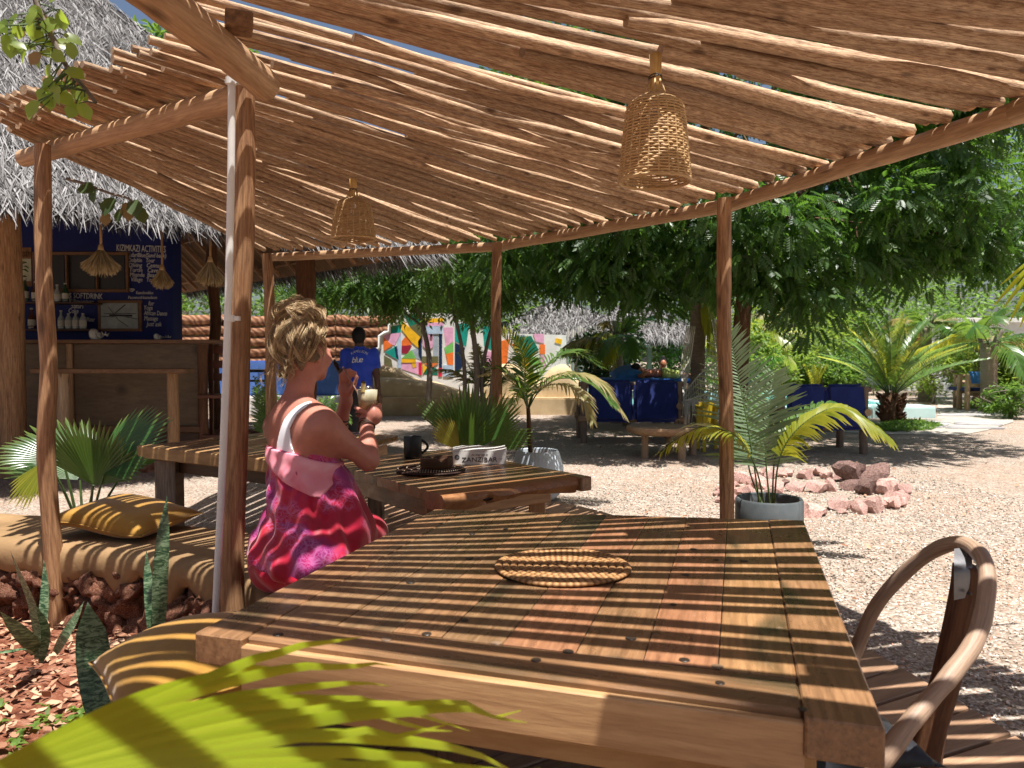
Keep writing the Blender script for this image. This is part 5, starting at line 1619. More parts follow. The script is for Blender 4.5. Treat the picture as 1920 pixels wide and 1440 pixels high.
straw_lamp(304, 440, 505, 544, 42, 8.6, 'narrow straw skirt lamp covering the chalk list of activities')
straw_lamp(394, 445, 490, 540, 54, 8.4, 'straw skirt lamp hanging beside the white conduit under the eave')
M['redwood'] = m_wood('red brown stool', (.11, .035, .018), (.17, .06, .03), (.04, .014, .008), 'Object', (2, 9, 9), .45, .4, .2, False, .1, .4)
st = thing('bar_stool', 'dark red wooden bar stool at the open end of the counter', 'stool', ((412 - 960) / 1440 * 8.9, 8.9, .0))
sx = st.location.x
for dx in (-.17, .17):
    for dy in (-.16, .16):
        board('leg', (sx + dx * .8, 8.9 + dy * .8 + .02, 1.0 if dy < 0 else 1.45), (sx + dx, 8.9 + dy + .02, .24 if 0 else .02), .04, .04, M['redwood'], st, .004, 0, Vector((0, 1, 0)))
board('seat', (sx - .19, 8.9, .86), (sx + .19, 8.9, .86), .36, .04, M['redwood'], st, .006)
for z in (1.42, 1.25, 1.1):
    board('back_slat', (sx - .17, 9.04, z), (sx + .17, 9.04, z), .02, .09, M['redwood'], st, .003)
for z in (.4,):
    board('foot_rail', (sx - .17, 8.745, z), (sx + .17, 8.745, z), .03, .04, M['redwood'], st, .003)
def pinnate(npair=6, lw=.16, droop=.5):
    vs = []; fs = []; tv = []
    for i in range(npair):
        t = .15 + .8 * i / npair
        for sd in (-1, 1):
            l = .34 * (1 - .35 * abs(t - .5)) 
            p = (t, 0, -droop * t * t * .5)
            d = (.55, sd * .84, -.28)
            b = len(vs)
            m_ = [p[k] + d[k] * l * .45 for k in range(3)]
            e = [p[k] + d[k] * l for k in range(3)]
            e[2] -= .06
            w = (lw * .5 * .84, -sd * lw * .5 * .55)
            vs += [p, (m_[0] + w[0], m_[1] + w[1], m_[2]), tuple(e), (m_[0] - w[0], m_[1] - w[1], m_[2] + .02)]
            fs.append((b, b + 1, b + 2, b + 3)); tv += [t * .5, t * .6, t, t * .6]
    b = len(vs); z1 = -droop * .5 * .9
    vs += [(.93, 0, z1), (1.08, .07, z1 - .06), (1.28, 0, z1 - .16), (1.08, -.07, z1 - .06)]; fs.append((b, b + 1, b + 2, b + 3)); tv += [.8, .9, 1, .9]
    return np.array(vs, float), np.array(fs), np.array(tv)
PIN = pinnate(6, .15)
PINLONG = pinnate(5, .09, .9)
def simple_leaf(w=.42):
    return np.array([(0, 0, 0), (.45, -w * .5, .08), (1, 0, -.12), (.45, w * .5, .08)], float), np.array([(0, 1, 2, 3)]), np.array([0, .5, 1, .5])
SIMPLE = simple_leaf()
def clump_leaves(centers, radii, per, tmpl, size, hang, rs):
    rg = np.random.default_rng(rs)
    C = np.repeat(centers, per, axis=0); Rr = np.repeat(radii, per)
    n = len(C)
    d = norm(rg.normal(size=(n, 3)))
    rad = Rr * rg.random(n) ** (1 / 2.2)
    pos = C + d * rad[:, None] * np.array([1, 1, .8])
    X = norm(d * np.array([1, 1, .4]) + rg.normal(size=(n, 3)) * .45 + np.array([0, 0, -hang]))
    up = norm(np.array([0, 0, 1.0]) + rg.normal(size=(n, 3)) * .45)
    Y = norm(np.cross(up, X)); Zv = np.cross(X, Y)
    tv, tf, tuv = tmpl
    global rng
    return stamp(tv, tf, tuv, pos, X, Y, Zv, rg.uniform(.75, 1.25, n) * size)
def tree(name, label, cat, base, trunk_pts, tr0, crown_c, crown_r, nclump, per, tmpl, size, mat, bark, rs, hang=.6, group=None, crad=(.45, .8), zmin=None, shell=.45, limbs=7, extra=None, multi=None):
    t = thing(name, label, cat, base, group=group)
    rg = np.random.default_rng(rs)
    cc = np.array(crown_c, float); cr = np.array(crown_r, float)
    d = norm(rg.normal(size=(nclump * 3, 3)))
    rr = shell + (1 - shell) * rg.random(nclump * 3) ** .6
    cen = cc + d * cr * rr[:, None]
    if zmin is not None:
        zf = cen[:, 2] > zmin
        cen = cen[zf]
    cen = cen[:nclump]
    if extra is not None: cen = np.concatenate([np.array(extra, float), cen])
    rad = rg.uniform(crad[0], crad[1], len(cen))
    V, F, UV = clump_leaves(cen, rad, per, tmpl, size, hang, rs + 1)
    mb = MB()
    tp_ = catmull([Vector(p) for p in trunk_pts], 5)
    nr = len(tp_)
    mb.tube(tp_, [tr0 * (1 - .45 * i / nr) * (1 + .06 * mnoise.noise(Vector((i, rs, 0)))) for i in range(nr)], 10)
    for m_ in (multi or []):
        q = catmull([Vector(p) for p in m_], 5); mb.tube(q, [tr0 * .8 * (1 - .5 * i / len(q)) for i in range(len(q))], 8)
    top = tp_[-1]
    sel = rg.permutation(len(cen))[:limbs * 4]
    lim = []
    for k in range(limbs):
        e = Vector(cen[sel[k]]); st_ = tp_[int(nr * rg.uniform(.6, .98))]
        mid = st_.lerp(e, .5) + Vector((rg.normal() * .2, rg.normal() * .2, .15))
        q = catmull([st_, mid, e], 5); lim.append(q)
        mb.tube(q, [tr0 * .42 * (1 - .8 * i / len(q)) for i in range(len(q))], 7)
    for k in range(limbs, len(sel)):
        e = Vector(cen[sel[k]]); q0 = lim[k % limbs]; st_ = q0[int(len(q0) * rg.uniform(.3, .8))]
        mid = st_.lerp(e, .5) + Vector((rg.normal() * .15, rg.normal() * .15, .1))
        q = catmull([st_, mid, e], 3)
        mb.tube(q, [tr0 * .14 * (1 - .8 * i / len(q)) + .004 for i in range(len(q))], 5)
    mb.build('trunk', bark, t)
    MB().addnp(V, F, 0, UV).build('crown', mat, t, False)
    return t
nb_ = at_d(1381, 838, 11.0); nb_.z = 0
low = [(-.1, 10.2, 2.35), (.5, 9.8, 2.5), (1.1, 9.6, 2.3), (1.7, 9.8, 2.1), (2.3, 9.4, 2.35), (2.9, 9.3, 2.2), (3.45, 9.6, 2.05), (3.7, 9.9, 1.85), (4.2, 9.4, 2.35), (4.7, 9.7, 2.2), (5.1, 9.9, 2.15), (5.6, 9.6, 2.4), (6.1, 9.9, 2.35), (6.6, 9.8, 2.45), (.9, 10.4, 2.05), (2.0, 10.6, 1.95), (7.1, 10.2, 2.6), (1.4, 9.0, 2.9), (3.2, 8.9, 2.8), (4.4, 8.9, 3.0), (5.5, 9.0, 3.1), (2.3, 8.9, 3.1), (.6, 9.4, 3.1),
       (3.85, 9.7, 1.7), (3.6, 9.6, 1.95), (1.6, 10.2, 1.95), (1.25, 9.9, 2.0), (2.6, 9.9, 2.1)]
tree('neem_tree', 'big dark neem tree spreading its drooping crown behind the brown pergola post', 'tree', nb_, [nb_ + Vector((0, 0, -.1)), nb_ + Vector((.03, 0, 1.2)), nb_ + Vector((.12, .0, 2.4)), nb_ + Vector((.4, .1, 3.6))], .15, (3.5, 12.0, 4.7), (4.6, 3.6, 3.0), 165, 130, PIN, .215, M['neem'], M['bark'], 31, .55, None, (.4, .8), 2.5, .45, 9, [(a, b, c + (.38 if c < 2.6 else .1)) for a, b, c in low])
wb = at_d(888, 790, 11.6); wb.z = 0
low = [(-.9, 11.3, 2.35), (-.6, 11.2, 2.5), (-.25, 11.0, 2.4), (.1, 11.2, 2.45), (-.7, 11.0, 2.9), (-.1, 10.9, 2.9), (.3, 11.0, 3.0), (-.45, 11.4, 2.2)]
tree('neem_tree', 'slim many stemmed tree with pale hanging sprays before the painted wall', 'tree', wb, [wb + Vector((0, 0, -.1)), wb + Vector((.05, 0, 1.1)), wb + Vector((-.05, 0, 2.2)), wb + Vector((.1, 0, 3.2))], .05, (-.3, 11.9, 3.6), (1.3, 1.0, 1.3), 36, 90, PINLONG, .26, M['neem2'], M['greybark'], 47, .9, None, (.3, .5), 2.4, .3, 7, low,
     [[wb + Vector((-.2, .1, -.1)), wb + Vector((-.15, .1, 1.2)), wb + Vector((-.5, .1, 2.8))], [wb + Vector((.18, -.1, -.1)), wb + Vector((.3, -.1, 1.2)), wb + Vector((.25, -.1, 3.0))], [wb + Vector((.3, .1, -.1)), wb + Vector((.12, .1, 1.0)), wb + Vector((.5, .1, 2.6))]])
wc_ = at_d(800, 760, 15.6); wc_.z = 0
low = [(-4.2 + .42 * k, 15.2 + .25 * (k % 3), 2.55 + .16 * ((k * 7) % 5) / 2) for k in range(10)]
tree('neem_tree', 'hanging willowy tree behind the thatched eave, above the man', 'tree', wc_, [wc_ + Vector((0, 0, -.1)), wc_ + Vector((.05, 0, 1.3)), wc_ + Vector((-.3, 0, 2.8))], .07, (-2.5, 15.9, 3.9), (2.6, 1.2, 1.6), 60, 95, PINLONG, .3, M['neem2'], M['greybark'], 48, .9, None, (.35, .6), 2.5, .3, 7, low)
def shrub(label, px, d, cz, rx, rz, n, size, mat, rs, name='shrub', cat='shrub', per=70, group=None, tr=.05, tmpl=SIMPLE, ry=None, hang=.1, zmin=.15):
    X = (px - 960) / 1440 * d
    return tree(name, label, cat, (X, d, 0), [(X, d, -.1), (X + .05, d, cz * .4), (X, d, cz * .8)], tr, (X, d, cz), (rx, ry or rx * .8, rz), n, per, tmpl, size, mat, M['greybark'], rs, hang, group, (rx * .16, rx * .3), zmin, .4, 5)
bgw = 'trees and shrubs closing off the garden'
shrub('dense dark shrub wall behind the woven palm fence', 420, 25, 2.6, 3.6, 2.2, 60, .22, M['shrub'], 61, group=bgw, name='garden_tree', cat='tree')
shrub('dark green tree above the woven fence behind the man', 640, 25, 3.2, 3.6, 2.8, 60, .22, M['neem2'], 62, group=bgw, name='garden_tree', cat='tree')
shrub('leafy tree standing behind the painted wall', 830, 24, 3.6, 3.4, 3.2, 60, .22, M['neem2'], 63, group=bgw, name='garden_tree', cat='tree')
shrub('pale tree behind the low thatched gazebo', 1130, 30, 3.4, 4.4, 3.2, 60, .25, M['shrub'], 64, group=bgw, name='garden_tree', cat='tree')
shrub('bright bushy tree beyond the pool in the gap under the neem', 1470, 27, 2.6, 2.6, 2.4, 70, .2, M['shrub2'], 65, group=bgw, name='garden_tree', cat='tree')
shrub('grey green thicket beyond the far pool edge', 1590, 30, 2.4, 3.2, 2.2, 60, .22, M['shrub'], 66, group=bgw, name='garden_tree', cat='tree')
shrub('tall tree behind the white house', 1800, 40, 5.2, 6.5, 4.6, 70, .34, M['shrub'], 67, group=bgw, name='garden_tree', cat='tree')
shrub('round dark bush beneath the white house wall', 1800, 23, 1.45, 1.1, .75, 40, .16, M['neem2'], 68, group=bgw)
shrub('feathery bright bush between the cycad and the wooden doors', 1750, 21, .95, 1.3, .6, 40, .13, M['shrub2'], 69, group=bgw)
shrub('dark round shrub beneath the short coconut palm', 1140, 16.0, 1.25, .85, .55, 40, .13, M['darkshrub'], 70, group=bgw)
shrub('low shrub bordering the far pool edge', 1540, 25.5, .75, 1.2, .6, 36, .16, M['shrub'], 71, group=bgw)
shrub('pale green low shrub on the far pool edge beside the cycad', 1600, 26, .8, 1.3, .6, 36, .15, M['shrub'], 72, group=bgw)
shrub('bright low shrub seen between pergola post and silvery frond', 1440, 25, 1.0, 1.4, .8, 40, .16, M['shrub2'], 73, group=bgw)
shrub('yellow flecked bush behind the silvery frond', 1400, 17.5, 1.4, .7, .7, 26, .13, M['shrub2'], 74, group=bgw)
shrub('white flowered shrub at the edge of the flagstones', 1893, 16.0, .42, .55, .36, 30, .09, M['shrub'], 75, group=bgw)
shrub('leafy plant at the right frame edge beside the ringed palm', 1900, 21, 1.1, 1.0, .8, 40, .2, M['shrub2'], 76, group=bgw)
shrub('pale bush behind the white house corner', 1660, 33, 4.0, 3.4, 3.0, 60, .28, M['shrub'], 77, group=bgw, name='garden_tree', cat='tree')
shrub('tall tree rising behind the neem on the house side', 1980, 24, 6.2, 4.2, 3.2, 60, .28, M['neem2'], 78, group=bgw, name='garden_tree', cat='tree')
shrub('high tree whose top shows behind the thatched bar roof', 345, 30, 11.2, 3.2, 3.0, 46, .36, M['neem2'], 79, group=bgw, name='garden_tree', cat='tree', tr=.2)
shrub('bush at the far side of the low gazebo', 1265, 22, 1.2, 1.4, .9, 40, .15, M['shrub'], 80, group=bgw)
def palm(name, label, px, d, h, r, nfr, fl_, mat, seed, lf=.5, up=.9, droop=1.1, hang=(), n=30, sheath=True, cat='palm tree', width=.022, trunkmat=None):
    X = (px - 960) / 1440 * d
    t = thing(name, label, cat, (X, d, 0))
    rg = random.Random(seed)
    pts = [Vector((X, d, -.05)), Vector((X + .02, d, h * .4)), Vector((X, d, h))]
    tp_ = catmull(pts, 8); m = len(tp_)
    mb = MB(); rr = []
    fine = []
    for i in range(m - 1):
        for k in range(3): fine.append(tp_[i].lerp(tp_[i + 1], k / 3))
    fine.append(tp_[-1])
    for i in range(len(fine)):
        t_ = i / (len(fine) - 1)
        rr.append(r * (1.25 - .35 * min(1, t_ * 3)) * (1 + (.05 if i % 2 else -.03)))
    mb.tube(fine, rr, 12).build('trunk', trunkmat or M['palmtrunk'], t)
    top = Vector((X, d, h))
    if sheath:
        for k in range(7):
            a = k * 2.4; dv = Vector((math.cos(a), math.sin(a), 0))
            MB().tube(catmull([top + dv * r * .55 + Vector((0, 0, -.25 * h * .3)), top + dv * r * .9 + Vector((0, 0, .12)), top + dv * r * 1.5 + Vector((0, 0, .42))], 4), [r * .5, r * .5, r * .42, r * .36, r * .3, r * .24, r * .2, r * .15, r * .1], 7, flat=.5).build('leaf_base', M['greybark'], t)
    for k in range(nfr):
        a = 2 * PI * k / nfr + rg.uniform(-.25, .25)
        el = rg.uniform(.25, 1.2) * up
        L = fl_ * rg.uniform(.85, 1.1)
        dv = Vector((math.cos(a), math.sin(a), 0))
        p = [top + Vector((0, 0, .1))]
        for u in (.33, .66, 1.0):
            p.append(top + dv * (L * u * math.cos(el) * (1 - .12 * u)) + Vector((0, 0, L * u * math.sin(el) - droop * L * .5 * u ** 2.2 * (1.2 - el * .3))))
        frond('frond', t, p, L * lf * .55, mat if rg.random() > .2 else M['frond_dry'], n, .5, width, seed=seed * 10 + k, rk=.014, lift=.12)
    for k, (tx, ty, dd) in enumerate(hang):
        e = at_d(tx, ty, dd); mid = top.lerp(e, .5) + Vector((0, 0, .25 * fl_ * .5))
        frond('frond', t, [top + Vector((0, 0, .1)), mid, e], fl_ * lf * .5, M['frond_yellow'], n, .8, width, seed=seed * 20 + k, rk=.014, lift=.05)
    return t
palm('coconut_palm', 'short coconut palm with yellowing fronds before the low gazebo', 1157, 15.0, 1.55, .12, 9, 1.6, M['frond'], 5, .6, .9, 1.0, ((1128, 672, 14.4), (1108, 640, 14.8)))
palm('coconut_palm', 'dark ringed palm trunk beside the white hammock', 1306, 12.6, 2.25, .135, 9, 1.8, M['frond'], 6, .55, 1.0, 1.0, ((1345, 655, 12.4),))
palm('coconut_palm', 'stout pale ringed palm at the flagstones with log seats beside it', 1853, 17.7, 1.5, .19, 11, 2.1, M['frond'], 7, .6, .9, 1.1, ((1760, 640, 19), (1722, 655, 19.4)))
palm('coconut_palm', 'slimmer palm trunk directly behind the stout ringed palm', 1838, 21.0, 1.9, .16, 8, 2.0, M['frond'], 8, .6, .9, 1.1)
palm('coconut_palm', 'palm with arching yellow fronds above the cycad', 1735, 22.0, 2.1, .16, 9, 1.6, M['frond'], 9, .6, .9, 1.0, ((1640, 640, 21.5),))
palm('coconut_palm', 'young palm with a hanging yellow frond behind the silvery potted frond', 1415, 19.0, 1.7, .1, 7, 1.9, M['frond_yellow'], 10, .55, .9, 1.0, ((1490, 680, 18.5), (1478, 640, 18.5)))
palm('young_palm', 'young palm with upright fronds before the painted wall beside the slender stems', 905, 12.5, .7, .05, 8, 1.25, M['frond'], 12, .55, 1.1, .7, (), 26, False, 'palm', .016, M['bark'])
cyc = thing('cycad', 'big cycad with stiff upright fronds on a black stubby trunk by the pool corner', 'cycad', ((1672 - 960) / 1440 * 15.0, 15.0, 0))
cx = cyc.location.x
o = MB().lathe([(.16, -.05), (.2, .1), (.21, .3), (.2, .5), (.12, .58), (0, .6)], 18, (cx, 15.0, 0), 0, .06).build('trunk', M['bark'], cyc)
mb = MB()
rg = random.Random(4)
for k in range(120):
    a = rg.uniform(0, 6.28); z = rg.uniform(.05, .55)
    b = Vector((cx + .19 * math.cos(a), 15.0 + .19 * math.sin(a), z)); e = b + Vector((.09 * math.cos(a), .09 * math.sin(a), .07))
    mb.tube([b, e], [.03, .006], 4)
o = mb.build('leaf_stubs', M['darktrunk'], cyc); o['kind'] = 'stuff'
for k in range(30):
    a = k * 2.39996 + rg.uniform(-.2, .2); ring_ = k / 30
    el = R(84 - 60 * ring_ ** .9); L = rg.uniform(1.5, 1.85)
    dv = Vector((math.cos(a), math.sin(a), 0)); top = Vector((cx, 15.0, .55))
    p = [top + dv * .06, top + dv * (L * .35 * math.cos(el)) + Vector((0, 0, L * .37 * math.sin(el))), top + dv * (L * .7 * math.cos(el) * 1.05) + Vector((0, 0, L * .7 * math.sin(el) - .04)), top + dv * (L * math.cos(el) * 1.1 + .1) + Vector((0, 0, L * math.sin(el) - .16))]
    frond('frond', cyc, p, .26, M['frond'] if k % 3 else M['frond_yellow'], 40, .08, .011, seed=900 + k, t0=.14, angle=66, lift=.35, rk=.012)
spr = thing('sprout_palm', 'small yellow palm sprout at the far edge of the pool', 'palm', ((1528 - 960) / 1440 * 24.5, 24.5, 0))
for k in range(9):
    a = k * 2.4; dv = Vector((math.cos(a), math.sin(a), 0)); b = spr.location + Vector((0, 0, .1))
    frond('frond', spr, [b, b + dv * .18 + Vector((0, 0, .5)), b + dv * .4 + Vector((0, 0, .95))], .28, M['frond_yellow'], 12, .2, .03, seed=70 + k)
M['roundleaf'] = m_leaf('round almond leaf', (.10, .16, .03), (.26, .36, .07), .5, .35, .5, None, (.55, .72, .08))
M['olddead'] = m_leaf('faded leaf', (.2, .14, .07), (.3, .2, .1), .3, .5, .3)
def twig(label, path, leaves, rs, mat, sz):
    P = [at_d(*p) for p in path]
    t = thing('leafy_twig', label, 'twig', P[0])
    q = catmull(P, 5)
    MB().tube(q, [.0085 - .004 * i / len(q) for i in range(len(q))], 7).build('stem', M['greybark'], t)
    rg = random.Random(rs)
    for (px, py, d, ang) in leaves:
        e = at_d(px, py, d)
        k = min(range(len(q)), key=lambda i: (q[i] - e).length)
        st_ = q[k]; s_ = sz * rg.uniform(.75, 1.25)
        a = Vector((math.cos(ang), rg.uniform(-.6, .4), -math.sin(ang))).normalized()
        nv = Vector((rg.uniform(-.6, .6), -.8, rg.uniform(.1, .9))); nv = (nv - a * nv.dot(a)).normalized(); s2 = a.cross(nv)
        vs = []; fs = []; u = rg.random(); uvs = []
        N_ = 6
        for j in range(N_ + 1):
            tt = j / N_; w = s_ * .38 * math.sin(PI * min(1, tt * .93 + .07)) ** .75 * (1 + .12 * math.sin(j * 2.2))
            c = e + a * (s_ * tt) - nv * (.18 * s_ * tt * tt)
            vs += [c - s2 * w + nv * w * .25, c, c + s2 * w + nv * w * .25]
        for j in range(N_):
            for kk in range(2):
                b = j * 3 + kk; fs.append((b, b + 1, b + 4, b + 3)); uvs.append([(u, j / N_)] * 4)
        mb = MB().add(vs, fs, 0, uvs)
        mb.tube([st_, st_.lerp(e, .6) + Vector((0, 0, .005)), e], .0018, 4, mi=1)
        mb.build('leaf', [mat if rg.random() > .12 else M['olddead'], M['stem']], t)
D_ = 2.0
lv = []
rg = random.Random(77)
for (cx_, cy_, n_, sp_) in ((30, 40, 9, 28), (60, 90, 9, 32), (100, 75, 8, 26), (15, 70, 5, 18), (110, 30, 6, 20), (70, 30, 6, 22), (90, 170, 7, 24), (125, 165, 6, 22), (75, 185, 5, 16), (150, 190, 4, 14), (115, 140, 4, 18)):
    for k in range(n_):
        lv.append((cx_ + rg.gauss(0, sp_ * .5), cy_ + rg.gauss(0, sp_ * .5), D_ + rg.uniform(-.1, .1), rg.uniform(.2, 2.9)))
twig('leafy twig of round lime leaves hanging before the bleached thatch', [(60, -60, D_), (68, 5, D_), (95, 65, D_), (125, 125, D_), (158, 165, D_), (180, 193, D_)], lv, 5, M['roundleaf'], .042)
lv = [(178, 352, 3.9, 1.7), (212, 372, 3.9, 1.9), (240, 380, 3.9, 1.5), (262, 388, 3.9, 1.5), (200, 400, 3.9, 1.6), (228, 392, 3.9, 1.8), (150, 350, 3.9, .3), (250, 376, 3.9, 1.2)]
M['duskleaf'] = m_leaf('dusky leaf', (.05, .085, .03), (.1, .15, .06), .35, .4, .4)
twig('sparse dusky twig drooping under the pole roof edge before the thatch', [(125, 335, 3.9), (160, 345, 3.9), (205, 362, 3.9), (240, 372, 3.9), (265, 392, 3.9)], lv, 9, M['duskleaf'], .085)
hl_ = thing('fan_palm', 'yellow green fan leaf hanging into the frame at the far edge under the roof', 'palm', at_d(1960, 470, 3.2))
hb = at_d(1975, 455, 3.2)
fan_leaf('leaf', hl_, hb, at_d(1905, 600, 3.2) - hb, Vector((-.2, -1, .1)), .36, M['fan_fore'], 8, 60, .35, at_d(2150, 420, 3.3), .05, .02, 3, M['stem_y'], .006, .3)
def mat_weave(name):
    t = NT(name); v = t.coord('Object', (1, 1, 1))
    w = t.n('TexWave', wave_type='BANDS', bands_direction='DIAGONAL'); w.inputs['Scale'].default_value = 3.5; w.inputs['Distortion'].default_value = 6
    t.l(v, w.inputs['Vector'])
    n = t.noise(v, 5, 5, .7)
    c = t.ramp(w.outputs['Fac'], [(0, rgb(112, 76, 56)), (.6, rgb(146, 106, 80)), (1, rgb(170, 128, 100))])
    c = t.mix(t.math('MULTIPLY', n, .4), c, rgb(96, 62, 46))
    t.bump(t.math('ADD', w.outputs['Fac'], n), .25, .02)
    return t.set(c, .9, .1)
M['matweave'] = mat_weave('woven palm mat')
fen = thing('woven_fence', 'brown fence of stacked woven palm mats behind the man', 'fence', (-5, 20, 0))
y0 = 20.0
for row in range(5):
    for (pa, pb) in ((300, 410), (412, 520), (522, 630), (632, 742)):
        xa = (pa - 960) / 1440 * y0; xb = (pb - 960) / 1440 * y0
        za = 1.05 + .265 * row; n = 12; vs = []; fs = []
        for i in range(n + 1):
            x = xa + (xb - xa) * i / n
            sag = .09 * (((x + 5.6) / 3.5) ** 2) * .8 - .05 * math.sin(PI * i / n)
            for (dy, dz) in ((.05, 0), (-.05, .03), (-.09, .11), (-.06, .21), (.0, .262), (.05, .262)):
                vs.append((x, y0 + dy + .02 * mnoise.noise(Vector((x, row, dz * 9))), za + dz + sag + .012 * mnoise.noise(Vector((x * 3, row * 5, 2)))))
        for i in range(n):
            for k in range(5):
                a = i * 6 + k; fs.append((a, a + 6, a + 7, a + 1))
        MB().add(vs, fs).build('mat_panel', M['matweave'], fen)
for px in (300, 411, 521, 631, 742):
    x = (px - 960) / 1440 * y0
    natural('post', (x, y0 + .12, -.05), (x, y0 + .12, 2.42), .06, .05, M['greypost'], 8, 6, .03, fen, px)
def pxplane(px, py, d): return at_d(px, py, d)
bw = thing('blue_wall', 'low cobalt blue plastered wall beyond the woman', 'wall', ((530 - 960) / 1440 * 17.2, 17.2, 0))
def slab(name, x0, x1, zb, zt, d, t, mat, parent, bev=.03):
    a = (x0 - 960) / 1440 * d; b = (x1 - 960) / 1440 * d
    mb = MB().box(((a + b) / 2, d + t / 2, (zb + zt) / 2), (b - a, t, zt - zb))
    o = mb.build(name, mat, parent, False)
    bevel_mesh(o.data, bev, 2); sharpen(o.data, .7)
    return o
slab('wall', 395, 648, .42, 1.2, 17.2, .3, M['midblue'], bw)
slab('plinth', 390, 700, -.1, .42, 16.9, .7, M['white'], bw)
mnd = thing('plaster_bench', 'wavy sand coloured plaster seat before the painted wall', 'bench', ((770 - 960) / 1440 * 17.3, 17.3, 0))
def wavy_wall(name, prof, zb, d, t, mat, parent, roundr=.12):
    P = catmull([at_d(px, py, d) for px, py in prof], 5)
    vs = []; fs = []
    for p in P:
        for (dy, dz) in ((-.16, -99), (-.14, -.34), (-.1, -.14), (-.02, -.03), (t * .5, 0), (t - .05, -.05), (t, -.15), (t, -99)):
            z = zb if dz < -9 else max(zb + .001, p.z + dz)
            vs.append((p.x, p.y + dy + .03 * mnoise.noise(Vector((p.x * 1.2, z * 2, 3))), z))
    for i in range(len(P) - 1):
        for k in range(7):
            a = i * 8 + k; fs.append((a, a + 8, a + 9, a + 1))
    return MB().add(vs, fs).build(name, mat, parent)
wavy_wall('backrest', [(650, 700), (675, 692), (705, 685), (735, 688), (756, 698), (785, 712), (815, 716), (845, 727), (885, 742)], .3, 17.5, .35, M['sandplaster'], mnd)
wavy_wall('seat_front', [(640, 716), (680, 710), (730, 708), (780, 712), (830, 722), (880, 738), (905, 748)], .3, 17.1, .45, M['sandplaster'], mnd)
slab('plinth', 700, 905, -.1, .4, 16.75, .9, M['sandplaster'], mnd)
mn2 = thing('plaster_mound', 'shaded rounded plaster arch seat at the foot of the painted wall', 'bench', ((985 - 960) / 1440 * 17.3, 17.3, 0))
wavy_wall('arch', [(905, 722), (925, 690), (950, 682), (985, 690), (1010, 712), (1035, 690), (1062, 684), (1085, 712)], 0, 17.4, .35, M['sandplaster'], mn2)
slab('plinth', 906, 1090, -.1, .38, 17.0, .5, M['sandplaster'], mn2)
mur = thing('mural_wall', 'stepped white edged wall painted with a bright geometric mural', 'wall', ((850 - 960) / 1440 * 18.6, 18.6, 0))
md = 18.6
out = [(697, 770), (697, 668), (704, 662), (704, 656), (712, 652), (712, 630), (722, 624), (730, 622), (730, 610), (745, 606), (748, 596), (756, 584), (760, 572), (765, 586), (850, 588), (868, 606), (885, 624), (1062, 628), (1062, 770)]
pts = [at_d(x, y, md) for x, y in out]
n = len(pts)
mb = MB().add([(p.x, md, max(-.1, p.z)) for p in pts] + [(p.x, md + .25, max(-.1, p.z)) for p in pts], [tuple(range(n)), tuple(range(2 * n - 1, n - 1, -1))] + [(k, n + k, n + (k + 1) % n, (k + 1) % n) for k in range(n)])
o = mb.build('wall', M['white'], mur, False)
bm = bmesh.new(); bm.from_mesh(o.data); bmesh.ops.recalc_face_normals(bm, faces=bm.faces); bm.to_mesh(o.data); bm.free()
MB().tube([at_d(x, y, md - .01) for x, y in out[1:13]], .045, 8).build('rim', M['white'], mur)
PC = {'pink': rgb(226, 168, 200), 'orange': rgb(238, 120, 52), 'yellow': rgb(240, 184, 38), 'teal': rgb(28, 150, 136), 'olive': rgb(106, 104, 70), 'maroon': rgb(150, 34, 60), 'navy': rgb(24, 44, 78), 'green': rgb(116, 186, 96), 'lblue': rgb(176, 196, 220), 'dgreen': rgb(24, 116, 92), 'red': rgb(208, 36, 66), 'grey': rgb(160, 170, 182), 'white': rgb(226, 226, 224)}
for k_, c_ in PC.items(): M['paint_' + k_] = m_plain('mural paint ' + k_, c_, .75, .2, .13, 5, .15)
